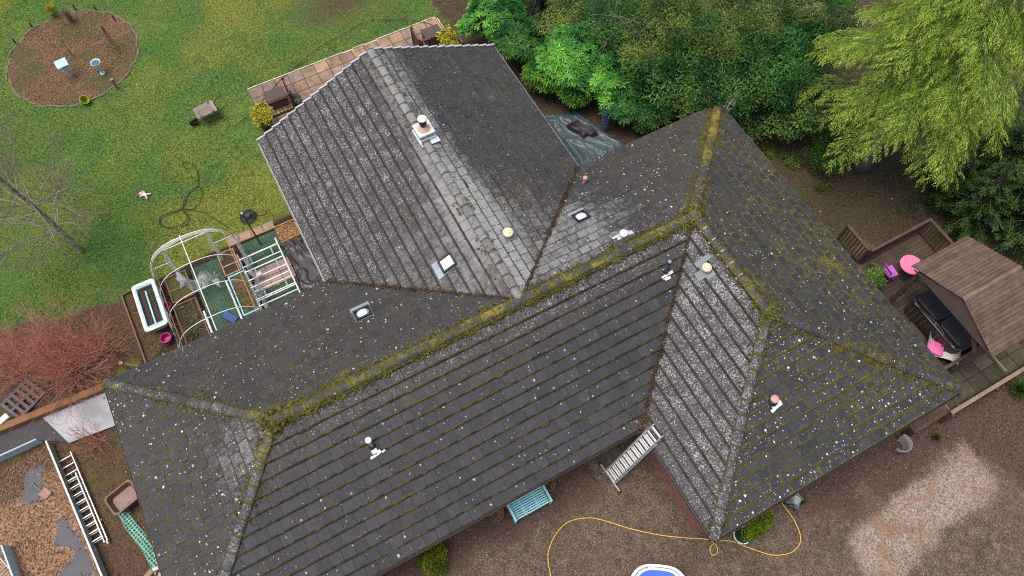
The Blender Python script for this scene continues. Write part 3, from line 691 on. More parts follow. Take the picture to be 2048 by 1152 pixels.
# ------------------------------------------------------------------ the ground: one sheet, lawn / soil / leaf litter / gravel
def axis(lo, hi, step, far):
    a = list(np.arange(lo, hi + step, step)); k = step
    l, r = [], []
    x = lo
    while x > -far: k *= 1.5; x -= k; l.append(x)
    k = step; x = hi
    while x < far: k *= 1.5; x += k; r.append(x)
    return np.array(l[::-1] + a + r)
gx = axis(-26, 23, .13, 400); gy = axis(-15, 28, .13, 400)
GX, GY = np.meshgrid(gx, gy)
def P2(*pts): return [tuple(gp(px, py)[:2]) for px, py in pts]
def zone(poly, soft, noise=0.0, s=0, X=None, Y=None):
    X = GX if X is None else X; Y = GY if Y is None else Y
    d = poly_sd(poly, X, Y)
    if noise: d = d + (fbm(X * .9, Y * .9, 5, s) - .5) * 2 * noise
    return sstep(-soft, soft, d)
BED_C = gp(146, 116)[:2]; BED_C = ((gp(22, 110) + gp(268, 110) + gp(148, 15) + gp(148, 228)) / 4)[:2]
BED_R = np.mean([np.hypot(*(gp(*q)[:2] - BED_C)) for q in ((22, 110), (268, 110), (148, 15), (148, 228))]) * .93
DRIVE = [(-17, -3.7), (-3.6, -3.7), (-3.6, -7.3), (4.4, -7.3), (4.4, -8.2), (15, -8.3), (40, -8.3), (40, -30), (-30, -30), (-17, -12)]
WOOD = [(-1.9, 15.6), (-.4, 17.5), (1.5, 22), (30, 22), (30, -8.2), (4.0, -8.3), (4.3, 4.0), (-1.0, 4.0), (-1.4, 10.8)]
def zones(X, Y):
    o = {}
    o['drive'] = zone(DRIVE, .25, .35, 1, X, Y)
    o['wood'] = zone(WOOD, .5, .9, 2, X, Y)
    o['bed'] = sstep(.06, -.06, np.hypot(X - BED_C[0], Y - BED_C[1]) - BED_R)
    left = [(-22.9, 4.6), (-16.8, 4.9), (-16.8, -9), (-22.9, -9)]
    o['left'] = np.maximum(zone(left, .25, .5, 3, X, Y), zone(P2((-60, 690), (90, 640), (190, 600), (290, 590), (330, 700), (210, 790), (-60, 890)), .5, .9, 15, X, Y))
    o['soil'] = np.maximum(zone([(-17.0, 8.7), (-10.6, 9.0), (-10.6, 4), (-17.3, 4)], .2, .3, 4, X, Y), .35 * zone([(-19.5, 10.6), (-16, 10.4), (-15.5, 4), (-20.5, 4)], .9, 1.2, 14, X, Y))
    patch = np.exp(-(((X + 4.2) / 3.6) ** 2 + ((Y - 18.4) / 2.0) ** 2))
    patch2 = np.exp(-(((X + 11.0) / 1.5) ** 2 + ((Y - 8.9) / 1.0) ** 2))
    far = zone([(-7, 19), (-1, 15), (5, 40), (-12, 40)], 1.5, 2, 5, X, Y) * .6
    o['litter'] = np.clip(np.maximum(np.maximum(patch * .62, far * .7), patch2 * .55) + .55 * (fbm(X * .35, Y * .35, 4, 6) - .47), 0, 1)
    pale = poly_sd(P2((1680, 1075), (1790, 995), (1930, 885), (2015, 965), (1985, 1020), (1870, 1090), (1815, 1165), (1745, 1165)), X, Y)
    o['pale'] = sstep(-.5, .55, pale + (fbm(X * .9, Y * .9, 5, 7) - .5) * 1.0)
    dsw = np.minimum(np.minimum(np.abs(Y + W - .3) + 10 * (X > -4.2), np.abs(Y + LW + YO - .3) + 10 * (X < -4.4)), 9)
    right = sstep(-3.0, 3.0, X + (fbm(X * .6, Y * .6, 4, 8) - .5) * 5) * sstep(-10.2, -8.4, Y + .35 * (5 - X) * 0 + (fbm(X * .7, Y * .7, 4, 9) - .5) * 2.4 + sstep(4.5, 6.5, X) * 2.5)
    near_wall = sstep(1.7, .2, np.abs(Y + W) + (fbm(X * .9, Y * .9, 4, 10) - .5) * 1.6) * (X < -5.0) * sstep(-16, -13, -X * -1 + 0) * 1.0
    near_wall = sstep(1.7, .2, np.abs(Y + W) + (fbm(X * .9, Y * .9, 4, 10) - .5) * 1.6) * (X < -5.6) * .66
    o['dleaf'] = np.clip(np.maximum(right * sstep(-4.5, -1.5, X), near_wall), 0, 1) * o['drive']
    o['moss'] = sstep(.52, .7, fbm(X * .22 + 3, Y * .22, 4, 11))
    o['mossd'] = o['left'] * sstep(.55, .68, fbm(X * .5 + 7, Y * .35, 3, 13))
    return o
Z = zones(GX, GY)
me = bpy.data.meshes.new('ground'); ny, nx = GX.shape
GZ = (fbm(GX * .25, GY * .25, 3, 21) - .5) * .05 + (fbm(GX * 1.5, GY * 1.5, 2, 22) - .5) * .02 - .02
GZ += .06 * Z['bed'] * (1 - Z['bed'] * .2)
me.vertices.add(nx * ny); me.vertices.foreach_set('co', np.stack([GX, GY, GZ], -1).astype(np.float32).ravel())
i0 = (np.arange(ny - 1)[:, None] * nx + np.arange(nx - 1)[None, :]).ravel()
Q = np.stack([i0, i0 + 1, i0 + nx + 1, i0 + nx], 1).astype(np.int32)
me.loops.add(Q.size); me.loops.foreach_set('vertex_index', Q.ravel()); me.polygons.add(len(Q)); me.polygons.foreach_set('loop_start', np.arange(0, Q.size, 4, dtype=np.int32))
for nm, ch in (('za', ('drive', 'wood', 'bed', 'left')), ('zb', ('soil', 'litter', 'pale', 'dleaf')), ('zc', ('moss', 'mossd', 'moss', 'moss'))):
    a = me.color_attributes.new(nm, 'FLOAT_COLOR', 'POINT'); a.data.foreach_set('color', np.stack([Z[c] for c in ch], -1).astype(np.float32).ravel())
me.update(calc_edges=True); me.shade_smooth()
N = NT('ground_cover'); v = N.coord()
za, zb, zc = N.attr('za'), N.attr('zb'), N.attr('zc')
def sepa(a):
    s = N.n('SeparateColor'); N.l(a.outputs['Color'], s.inputs[0]); return s.outputs[0], s.outputs[1], s.outputs[2], a.outputs['Alpha']
drive, wood, bed, left = sepa(za); soil, litter, pale, dleaf = sepa(zb); moss, mossd, _, _ = sepa(zc)
nA = N.noise(v, .45, 5, .6); nB = N.noise(v, 3.0, 5, .65); nC = N.noise(v, 17, 3, .7); nD = N.noise(v, 42, 2, .6)
grass = N.mix(N.ss(nA, .36, .62), (.062, .130, .028), (.100, .152, .032))
grass = N.mix(N.math('MULTIPLY', moss, .7), grass, (.165, .175, .030))
grass = N.mix(N.ss(N.noise(v, 1.1, 4), .55, .75, 0, .55), grass, (.040, .105, .024))
gk = N.math('ADD', N.ss(nC, .3, .7, .45, 1.6), N.math('MULTIPLY', N.math('SUBTRACT', nD, .5), 1.5))
grass = N.mix(1.0, grass, gk, 'MULTIPLY')
# leaf litter: crumbly browns
lit = N.mix(N.ss(nC, .3, .7), (.042, .028, .018), (.135, .085, .05))
lit = N.mix(N.ss(nD, .56, .72), lit, (.21, .13, .075))
lit = N.mix(N.ss(nB, .5, .75, 0, .6), lit, (.030, .022, .015))
woodc = N.mix(N.ss(nC, .32, .7), (.034, .026, .018), (.10, .072, .046)); woodc = N.mix(N.ss(nD, .6, .75), woodc, (.19, .14, .09))
woodc = N.mix(N.ss(N.noise(v, .8, 4), .48, .66, 0, .55), woodc, (.055, .062, .02))
# gravel: separate stones
vo = N.n('TexVoronoi', feature='F1'); vo.inputs['Scale'].default_value = 36; N.l(v, vo.inputs['Vector']); sv = N.n('SeparateColor'); N.l(vo.outputs['Color'], sv.inputs[0])
gr = N.mix(sv.outputs[0], (.080, .060, .046), (.190, .145, .112)); gr = N.mix(N.ss(sv.outputs[1], .70, .97), gr, (.25, .20, .15)); gr = N.mix(N.ss(sv.outputs[2], .75, .8, 0, .6), gr, (.115, .07, .05))
gr = N.mix(N.ss(vo.outputs['Distance'], .35, .8, 0, .5), gr, (.03, .023, .018))
gr = N.mix(1.0, gr, N.ss(nB, .2, .8, .65, 1.3), 'MULTIPLY')
gr = N.mix(N.ss(N.noise(v, .7, 4), .5, .7, 0, .5), gr, N.mix(1.0, gr, (.62, .58, .55), 'MULTIPLY'))
dl = N.mix(N.ss(nC, .3, .7), (.044, .028, .024), (.118, .076, .062)); dl = N.mix(N.ss(nD, .55, .72), dl, (.20, .12, .085))
dlm = N.ss(N.math('ADD', dleaf, N.math('MULTIPLY', N.math('SUBTRACT', nC, .5), 1.3)), .32, .62)
gr = N.mix(dlm, gr, dl)
pl = N.mix(N.ss(nC, .3, .7), (.15, .115, .09), (.42, .35, .29))
pl = N.mix(N.ss(N.noise(v, 1.2, 4), .46, .66, 0, .7), pl, N.mix(N.ss(nD, .35, .65), (.16, .085, .05), (.33, .19, .12)))
gr = N.mix(N.math('MULTIPLY', pale, N.ss(N.math('ADD', pale, N.math('MULTIPLY', N.math('SUBTRACT', nC, .5), .8)), .35, .8)), gr, pl)
# bed mulch
bm = N.mix(N.ss(nC, .36, .64), (.045, .028, .018), (.20, .12, .07)); bm = N.mix(N.ss(N.noise(v, .7, 4), .44, .58, 0, .85), bm, N.mix(N.ss(nC, .35, .65), (.035, .045, .018), (.085, .085, .03))); bm = N.mix(N.ss(nD, .55, .66), bm, (.30, .19, .11))
sl = N.mix(N.ss(nC, .3, .7), (.020, .015, .011), (.062, .042, .03)); sl = N.mix(N.ss(nD, .62, .75), sl, (.14, .09, .055))
lf = N.mix(N.ss(nC, .3, .7), (.050, .030, .02), (.135, .082, .055)); lf = N.mix(N.ss(nD, .58, .72), lf, (.20, .135, .085)); lf = N.mix(N.math('MULTIPLY', mossd, N.ss(nB, .42, .66, 0, .8)), lf, (.085, .085, .02))
def edge(a, w=.9): return N.ss(N.math('ADD', a, N.math('MULTIPLY', N.math('SUBTRACT', nC, .5), w)), .35, .65)
c = N.mix(edge(N.math('MULTIPLY', litter, .9), 1.5), grass, lit)
c = N.mix(edge(wood), c, woodc); c = N.mix(edge(soil), c, sl); c = N.mix(edge(left), c, lf); c = N.mix(edge(bed, .3), c, bm); c = N.mix(edge(drive, .6), c, gr)
N.col(c); N.rough(.92); N.b.inputs['Specular IOR Level'].default_value = .2
N.bump(N.math('ADD', nC, N.math('MULTIPLY', nD, .7)), .7, .03)
me.materials.append(N.m)
go = bpy.data.objects.new('ground', me); COL.objects.link(go); tag(go, 'garden ground of mossy lawn, leaf litter and brown gravel drive', kind='structure')

# grass blades standing in the lawn
M_GRASS = leaf_mat('grass', .6, .2)
n = 150000; X = rng.uniform(-24.5, 2.5, n); Y = rng.uniform(4.5, 27, n); z = zones(X, Y)
keep = (z['wood'] < .35) & (z['soil'] < .4) & (z['bed'] < .3) & (z['left'] < .4) & (rng.random(n) > z['litter'] * .9) & ~((X > -11.2) & (X < -.9) & (Y > 4) & (Y < 15.4))
X, Y, mo = X[keep], Y[keep], z['moss'][keep]; n = len(X); a = rng.uniform(0, 2 * pi, n)
D = unit(np.stack([np.cos(a) * .75, np.sin(a) * .75, np.full(n, .62)], 1)); Bp = np.stack([X, Y, np.full(n, -.03)], 1)
cl = np.array([.070, .145, .024]) + mo[:, None] * np.array([.10, .035, .0]); cl = cl * rng.uniform(.5, 1.6, (n, 1)); yl = rng.random(n) < .05; cl[yl] = np.array([.20, .18, .07])
tag(quads_obj('grass', leaves(Bp, D, rng.uniform(.05, .12, n), rng.uniform(.008, .022, n), np.array([[0, 0, 1.]])), cl, M_GRASS), 'short mossy green grass of the lawn', 'grass', kind='stuff')

# fallen leaves, thick on the drive and under the trees
def scatter(box, n, test, pal, smin, smax, z0=.012, zr=.02):
    X = rng.uniform(box[0], box[1], n); Y = rng.uniform(box[2], box[3], n); k = rng.random(n) < test(X, Y); X, Y = X[k], Y[k]
    return dead_leaves(np.stack([X, Y, z0 + rng.uniform(0, zr, len(X))], 1), smin=smin, smax=smax, pal=np.array(pal))
RED = [(.110, .062, .048), (.085, .048, .038), (.155, .095, .070), (.055, .034, .028), (.21, .14, .105), (.27, .20, .15)]
BRN = [(.10, .065, .035), (.15, .10, .055), (.06, .04, .025), (.21, .15, .085), (.075, .06, .03)]
ORG = [(.24, .125, .06), (.30, .165, .085), (.16, .085, .045), (.20, .11, .06), (.36, .22, .12), (.10, .055, .03)]
YEL = [(.42, .36, .13), (.36, .32, .12), (.5, .45, .24), (.28, .25, .08)]
inside_house = lambda X, Y: (poly_sd(WALL, X, Y) > .05)
S = []
S.append(scatter((-16, 14, -15, -3.6), 42000, lambda X, Y: np.where(inside_house(X, Y), 0, zones(X, Y)['dleaf'] * .8 + .02), RED, .02, .055))
S.append(scatter((-4, 20, -8.3, 20), 40000, lambda X, Y: np.where(inside_house(X, Y), 0, zones(X, Y)['wood'] * (.25 + .6 * fbm(X, Y, 3, 30))), BRN + RED[:3], .025, .06))
S.append(scatter((-24, 2, 5, 27), 30000, lambda X, Y: np.where(inside_house(X, Y), 0, zones(X, Y)['litter'] * .75), BRN, .025, .06, .03))
S.append(scatter((-24, 18, -8, 27), 3600, lambda X, Y: np.where(inside_house(X, Y), 0, .35 * (zones(X, Y)['drive'] < .1)), YEL, .03, .08, .03))
S.append(scatter((-24, 2, 4.5, 27), 26000, lambda X, Y: np.where(inside_house(X, Y), 0, (zones(X, Y)['bed'] < .3) * sstep(.35, .62, fbm(X * .55, Y * .55, 3, 61)) * .8), BRN[:2] + [(.26, .20, .12), (.20, .14, .07)], .025, .06, .04))
S.append(scatter((BED_C[0] - 3, BED_C[0] + 3, BED_C[1] - 3, BED_C[1] + 3), 7000, lambda X, Y: zones(X, Y)['bed'] * sstep(.47, .60, fbm(X * .7, Y * .7, 3, 31)), ORG, .025, .06, .05))
S.append(scatter((-23, -16, -4, 9), 15000, lambda X, Y: zones(X, Y)['left'] * .6, BRN + RED[:3], .025, .06))
S.append(scatter((-20, -10.6, 4.2, 10), 7000, lambda X, Y: zones(X, Y)['soil'] * .5, RED + BRN, .02, .05))
S.append(scatter((.2, 5, -11.5, -8.6), 5000, lambda X, Y: zones(X, Y)['pale'] * .55 * sstep(.42, .6, fbm(X, Y, 3, 32)), ORG, .02, .045))
tag(quads_obj('fallen_leaves', np.concatenate([a for a, b in S]), np.concatenate([b for a, b in S]), M_DEAD), 'fallen brown and yellow leaves scattered over lawn, drive and woodland floor', 'leaves', kind='stuff')

# loose stones of the drive
n = 26000; X = rng.uniform(-16, 9, n); Y = rng.uniform(-14.5, -3.8, n); z = zones(X, Y); k = (z['drive'] > .6) & ~inside_house(X, Y) & (rng.random(n) > z['dleaf'] * .7); X, Y, pa = X[k], Y[k], z['pale'][k]
n = len(X); V = []; base = np.array([(1, 0, 0), (0, 1, 0), (-1, 0, 0), (0, -1, 0)])
s = rng.uniform(.008, .022, n); a = rng.uniform(0, 6.28, n); zz = rng.uniform(.0, .6, n)
V = np.stack([np.stack([X + s * np.cos(a + t) * (1 if i % 2 else .7), Y + s * np.sin(a + t) * (1 if i % 2 else .7), .006 + s * .5 * (1 + (.7 if i < 2 else -.4) * zz)], 1) for i, t in enumerate((0, pi / 2, pi, 3 * pi / 2))], 1)
cg = np.array([(.14, .105, .08), (.19, .15, .115), (.10, .075, .06), (.26, .215, .17), (.15, .10, .07)])[rng.integers(0, 5, n)] * rng.uniform(.6, 1.3, (n, 1)) + pa[:, None] * .10
tag(quads_obj('gravel', V, cg, leaf_mat('gravel_stone', .8, 0.0)), 'loose brown and buff gravel stones on the drive', 'gravel', kind='stuff')

# ------------------------------------------------------------------ paved terrace behind the gable
PY0, PY1, PX0, PX1 = YG - .1, 15.38, -10.05, -1.62
M_SLAB = NT('sandstone_slab'); v = M_SLAB.coord(); N = M_SLAB
cc = N.mix(1.0, N.attr('Col').outputs['Color'], N.ss(N.noise(v, 2.2, 5, .65), .2, .8, .55, 1.35), 'MULTIPLY'); cc = N.mix(N.ss(N.noise(v, 5, 4), .54, .72, 0, .5), cc, (.09, .085, .065)); N.col(cc); N.rough(.8); N.bump(N.noise(v, 30, 3), .3, .01); M_SLAB = N.m
m = MB(); nxs, nys = 15, 9; sw = (PX1 - PX0) / nxs; sh = (PY1 - PY0) / nys
SLC = [(.31, .195, .125), (.27, .175, .12), (.25, .18, .135), (.29, .20, .14), (.22, .17, .14), (.33, .21, .14)]
for i in range(nxs):
    for j in range(nys):
        k = rnd.uniform(.8, 1.15); c = rnd.choice(SLC); jx, jy = rnd.uniform(-.006, .006), rnd.uniform(-.006, .006)
        m.box((PX0 + (i + .5) * sw + jx, PY0 + (j + .5) * sh + jy, .022 + rnd.uniform(-.003, .003)), (sw - .026, sh - .026, .05), col=tuple(q * k for q in c), bev=.006)
tag(m.build('terrace', M_SLAB), 'terrace of square buff and grey slabs behind the gable', kind='structure')
m = MB(); m.box(((PX0 + PX1) / 2, (PY0 + PY1) / 2, .004), (PX1 - PX0, PY1 - PY0, .03)); tag(m.build('terrace_bedding', mk('mossy_joint', (.07, .085, .03), .95, .5, 20)), 'mossy bedding between the terrace slabs', kind='structure')
m = MB(); x = PX0
while x < PX1:
    w = rnd.uniform(.25, .6)
    if rnd.random() < .85: m.box((x + w / 2, PY1 + .03, .045), (min(w, PX1 - x) - .02, .045, .06), bev=.01)
    x += w
for k in range(3): m.box((PX1 + .03, PY1 - .25 - k * .38, .045), (.045, .34, .06), bev=.01)
m.box(((PX0 + PX1) / 2, PY1 + .03, .01), (PX1 - PX0, .05, .03))
tag(m.build('edging', mk('pale_edging', (.62, .58, .42), .8, .35, 5, dirt=(.12, .12, .06), dirt_amt=.7)), 'pale stone edging along the lawn side of the terrace', 'edging')
# ------------------------------------------------------------------ garden things on the lawn side
def ht(bpx, tpx):
    b = gp(*bpx); zs = np.arange(0, 14, .02); return b, float(min(zs, key=lambda z: np.hypot(*(gp(tpx[0], tpx[1], z) - b)[:2])))
def ang(p, q, z=0): a, b = gp(*p, z), gp(*q, z); return math.atan2(b[1] - a[1], b[0] - a[0])
M_BLUE = mk('pale_blue_paint', (.32, .62, .72), .5, .15, 7, dirt=(.14, .2, .2), dirt_amt=.35)
M_TEAL = mk('turquoise_paint', (.30, .66, .72), .45, .10, 7, dirt=(.10, .28, .30), dirt_amt=.3)
M_WOODR = mk('red_brown_timber', (.092, .048, .034), .7, .3, 5, stretch=(1, 1, 6), dirt=(.16, .11, .085), dirt_amt=.35)
M_WOODP = mk('pale_timber', (.34, .22, .12), .8, .3, 6, dirt=(.12, .09, .06), dirt_amt=.4)
M_WOODO = mk('old_timber', (.20, .115, .065), .8, .35, 5, dirt=(.09, .06, .04), dirt_amt=.5)
M_WOODG = mk('grey_timber', (.22, .20, .18), .85, .3, 6)
M_RUST = mk('rusty_iron', (.14, .075, .05), .8, .4, 12)
M_STEEL = mk('dark_steel', (.05, .052, .055), .45, .25, metal=.4)
M_WHITE = mk('white_paint', (.80, .80, .80), .4, .06, dirt=(.4, .4, .38), dirt_amt=.25)
M_SOIL = mk('potting_soil', (.045, .032, .024), .95, .6, 18)
M_LEAF = leaf_mat('leaf', .45, .25); M_TWIG = mk('bare_twig', (.17, .14, .10), .8, .25, 8, bump=0)
M_CABLE = mk('black_rubber', (.018, .019, .02), .5, .2, bump=0)

def leaf_cloud(lobes, n, size, wid, pal, up=.35, inner=.25, whorl=0, droop=0.0, shell=.25, fold=.12, zmin=.03):
    """leaves through the outer volume of several lobes; light and dark clumps come from the palette by position"""
    lob = np.array(lobes, float); w = lob[:, 3] ** 2; i = rng.choice(len(lob), n, p=w / w.sum())
    d = unit(rng.normal(size=(n, 3))); d[:, 2] = np.where(rng.random(n) < .75, np.abs(d[:, 2]), d[:, 2]); sc = lob[:, 4] if lob.shape[1] > 4 else np.ones(len(lob))
    rr = np.where(rng.random(n) < inner, rng.uniform(.45, .85, n), 1 - np.abs(rng.normal(0, shell * .5, n)))
    lump = 1 + .20 * (fbm(d[:, 0] * 2.2 + i * 7.1, d[:, 1] * 2.2 + d[:, 2] * 2, 3, 50) - .5) * 2
    P = lob[i, :3] + d * (lob[i, 3] * rr * lump)[:, None] * np.stack([np.ones(n), np.ones(n), sc[i]], 1)
    k = P[:, 2] > zmin; P, d, i = P[k], d[k], i[k]; n = len(P)
    pal = np.array(pal); ci = np.clip((fbm(P[:, 0] * 1.5 + P[:, 2], P[:, 1] * 1.5 - P[:, 2] * .7, 3, 51) * 1.5 - .25) * len(pal) + rng.normal(0, .5, n), 0, len(pal) - 1).astype(int)
    Cc = pal[ci] * rng.uniform(.75, 1.3, (n, 1))
    if whorl:
        ax = unit(d + np.array([0, 0, up]) + rng.normal(0, .25, (n, 3))); t = unit(np.cross(ax, rng.normal(size=(n, 3)))); b = np.cross(ax, t); Q, CC = [], []
        a0 = rng.uniform(0, 6.28, n)
        for q in range(whorl):
            a = a0 + 2 * pi * q / whorl + rng.normal(0, .15, n); el = rng.uniform(.05, .5, n) - droop
            D = unit((np.cos(a)[:, None] * t + np.sin(a)[:, None] * b) * np.cos(el)[:, None] + ax * np.sin(el)[:, None]); L = size * rng.uniform(.7, 1.2, n)
            Q.append(leaves(P, D, L, L * wid, ax, mid=.55, fold=fold)); CC.append(Cc * rng.uniform(.8, 1.2, (n, 1)))
        return np.concatenate(Q), np.concatenate(CC)
    D = unit(d * .6 + rng.normal(0, .6, (n, 3)) + np.array([0, 0, up - droop])); L = size * rng.uniform(.6, 1.3, n)
    Nn = unit(d + np.array([0, 0, .8]) + rng.normal(0, .35, (n, 3)))
    return leaves(P, D, L, L * wid, Nn, fold=fold), Cc
def stems(lobes, base=(0, 0, 0), r=.03, n=4):
    m = MB()
    for q in lobes:
        c = np.array(q[:3]); b = np.array(base) + np.array([rnd.uniform(-.1, .1), rnd.uniform(-.1, .1), -.05])
        mid = b * .5 + c * .5 + np.array([rnd.uniform(-.15, .15), rnd.uniform(-.15, .15), -.1]) * q[3]
        m.tube(smooth_path([b, mid, c], 4), np.linspace(r, r * .5, 9), 5)
        for k in range(n):
            d = unit(np.array([rnd.gauss(0, 1), rnd.gauss(0, 1), abs(rnd.gauss(0, 1)) * .6])); m.tube([c - d * .1, c + d * q[3] * .8], [r * .5, r * .2], 4)
    return m
def bush(name, label, cat, loc, lobes, n, size, wid, pal, group=None, stem=M_TWIG, r=.03, mat=None, **kw):
    t = thing(name, loc, 0, label, cat, group); Q, Cc = leaf_cloud(lobes, n, size, wid, pal, **kw)
    quads_obj('foliage', Q, Cc, mat or M_LEAF, t); stems(lobes, r=r).build('stem', stem, t); return t

# round leaf-covered bed with a log edging and stakes
bc = np.array([BED_C[0], BED_C[1], 0]); m = MB(); n = 40
for k in range(n):
    a0, a1 = 2 * pi * k / n, 2 * pi * (k + .995) / n; rr = BED_R + .05 * math.sin(k * 2.1) + .04
    P = [(rr * math.cos(a), rr * math.sin(a), 0.0 + .015 * math.sin(k * 1.7)) for a in np.linspace(a0, a1, 4)]; m.tube(P, .038, 6)
ed = m.build('bed_edging', mk('weathered_log', (.20, .15, .11), .9, .4, 8), loc=bc); tag(ed, 'ring of weathered log edging round the leafy island bed', 'edging')
sk = [((194, 22), (192, 12)), ((152, 20), (149, 8)), ((231, 42), (226, 30)), ((33, 88), (25, 76)), ((66, 56), (60, 45))]
WH_ = ['at the top rim of the bed, right of the others', 'at the top of the bed above the dry grass', 'at the upper right rim of the bed', 'at the far left rim of the bed', 'at the upper left rim below the yellow shrub']
for (b, t_), wl_ in zip(sk, WH_):
    p, h = ht(b, t_); m = MB(); m.beam((0, 0, -.1), (0, 0, max(.3, h)), .06, .06, bev=.01); m.add([(-.02, -.02, max(.3, h)), (.02, -.02, max(.3, h)), (.02, .02, max(.3, h)), (-.02, .02, max(.3, h)), (0, 0, max(.3, h) + .05)], [(0, 1, 4), (1, 2, 4), (2, 3, 4), (3, 0, 4)])
    tag(m.build('stake', M_WOODR, loc=p), 'short dark wooden stake ' + wl_, 'stake', 'stakes round the bed')
p, h = ht((235, 176), (225, 159)); m = MB(); m.box((0, 0, h / 2), (.10, .10, h), bev=.01); m.box((0, 0, h + .02), (.13, .13, .04), bev=.01)
tag(m.build('post', M_WOODG, loc=p), 'stubby grey post at the lower right edge of the round bed', 'post')
p, h = ht((146, 113), (120, 79)); m = MB(); m.tube([(0, 0, -.1), (.01, 0, h * .5), (0, .01, h)], [.028, .026, .022], 7)
tag(m.build('garden_cane', mk('bamboo', (.26, .22, .11), .7, .2), loc=p), 'tall tan wooden cane upright in the middle of the round bed', 'cane')
p, h = ht((237, 105), (203, 53)); m = MB()
for k in range(4): a = k * pi / 2 + .4; m.tube([(.16 * math.cos(a), .16 * math.sin(a), -.05), (.02 * math.cos(a), .02 * math.sin(a), h)], .011, 5)
for z in (.3, .6, .9): rr = .16 * (1 - z / h * .88); m.tube([(rr * math.cos(a), rr * math.sin(a), z) for a in np.linspace(0, 2 * pi, 13)[:-1]], .008, 4, closed=True)
m.lathe([(.001, h - .02), (.04, h + .03), (.001, h + .09)], n=8)
tag(m.build('garden_obelisk', M_RUST, loc=p), 'slender rusty metal obelisk in the upper right of the round bed', 'obelisk')
# bird table with pitched roof
p, h = ht((143, 153), (124, 128)); t = thing('bird_table', p, ang((110, 130), (138, 118)), 'pale blue bird table with a pitched roof on a post in the round bed', 'bird table')
m = MB(); m.beam((0, 0, -.1), (0, 0, .86), .07, .07, bev=.008); m.build('post', M_BLUE, t)
m = MB(); m.box((0, 0, .88), (.50, .42, .03)); 
for s in (-1, 1): m.box((0, s * .20, .91), (.5, .02, .05)); m.box((s * .24, 0, .91), (.02, .38, .048))
m.build('tray', M_BLUE, t)
for a in (-1, 1):
    for b in (-1, 1): m = MB(); m.beam((a * .19, b * .15, .895), (a * .19, b * .15, 1.13), .03, .03); m.build('leg', M_BLUE, t)
m = MB()
for s in (-1, 1): m.box((0, s * .13, 1.19), (.52, .33, .022), rot3(-s * .62, 0, 0))
m.beam((-.26, 0, 1.285), (.26, 0, 1.285), .05, .02); m.build('roof', mk('pale_blue_roof', (.48, .80, .86), .5, .12, 8), t); t.scale = (.86, .86, .70)
# bird bath
p, _ = ht((206, 147), (190, 125)); t = thing('bird_bath', p, 0, 'pale blue bird bath with a shallow round dish on a post', 'bird bath')
m = MB(); m.lathe([(.13, -.02), (.13, .04), (.055, .07), (.045, .35), (.055, .60), (.10, .64)], n=14); m.build('pedestal', M_BLUE, t, smooth=40)
m = MB(); m.lathe([(.08, .62), (.20, .66), (.25, .72), (.255, .735), (.24, .735), (.19, .69), (.08, .66), (.001, .655)], n=22); ds = m.build('dish', M_BLUE, t, smooth=40)
m = MB(); m.lathe([(.20, .695), (.001, .696)], n=16); w_ = NT('bath_water'); w_.col((.10, .14, .15)); w_.rough(.08); m.build('water', w_.m, ds); t.scale = (.8, .8, .88)
# lime bucket, pampas tuft, yellow twigs
p = gp(168, 206); t = thing('bucket', p, .4, 'lime green bucket lying tilted at the lower edge of the round bed', 'bucket'); R = rot3(.7, .3, 0); M_LIME = mk('lime_plastic', (.34, .42, .015), .45, .12)
m = MB(); m.lathe([(.12, 0), (.165, .27), (.18, .27), (.18, .295), (.155, .295), (.11, .02), (.001, .018)], (0, 0, .08), 18, R=R); m.build('tub', M_LIME, t, smooth=35)
m = MB(); m.tube([np.array((.17 * math.cos(a), -.05 + .02 * math.sin(a), .27 + .16 * math.sin(a))) @ R.T + (0, 0, .08) for a in np.linspace(0, pi, 9)], .007, 5); m.build('handle', M_STEEL, t)
def tuft(name, label, cat, loc, n, h, spread, pal, group=None, w=.012):
    a = rng.uniform(0, 6.28, n); r0 = rng.uniform(0, .06, n); e = rng.uniform(.0, spread, n); D1 = unit(np.stack([np.cos(a) * e, np.sin(a) * e, np.ones(n)], 1)); Bp = np.stack([np.cos(a) * r0, np.sin(a) * r0, np.full(n, -.02)], 1)
    L = h * rng.uniform(.6, 1.1, n); M1 = Bp + D1 * (L * .55)[:, None]; D2 = unit(D1 + np.stack([np.cos(a), np.sin(a), np.full(n, -.5)], 1) * e[:, None] * .9); T = M1 + D2 * (L * .5)[:, None]; S = np.stack([-np.sin(a), np.cos(a), np.zeros(n)], 1) * w * .5
    Q = np.concatenate([np.stack([Bp - S, Bp + S, M1 + S, M1 - S], 1), np.stack([M1 - S, M1 + S, T + S * .2, T - S * .2], 1)]); c = np.array(pal)[rng.integers(0, len(pal), n)] * rng.uniform(.7, 1.3, (n, 1))
    return tag(quads_obj(name, Q, np.concatenate([c, c]), M_LEAF, loc=loc), label, cat, group)
tuft('dry_grass', 'pale dry grass tuft in the top of the round bed', 'grass tuft', gp(145, 44), 160, .75, .35, [(.30, .25, .15), (.24, .2, .12)], w=.016)
bush('yellow_shrub', 'small yellow leaved shrub at the top left rim of the bed', 'shrub', gp(110, 34), [(0, 0, .35, .22), (.1, -.05, .55, .16), (-.05, .1, .2, .2)], 420, .07, .6, [(.34, .26, .02), (.45, .36, .03), (.25, .22, .03)])
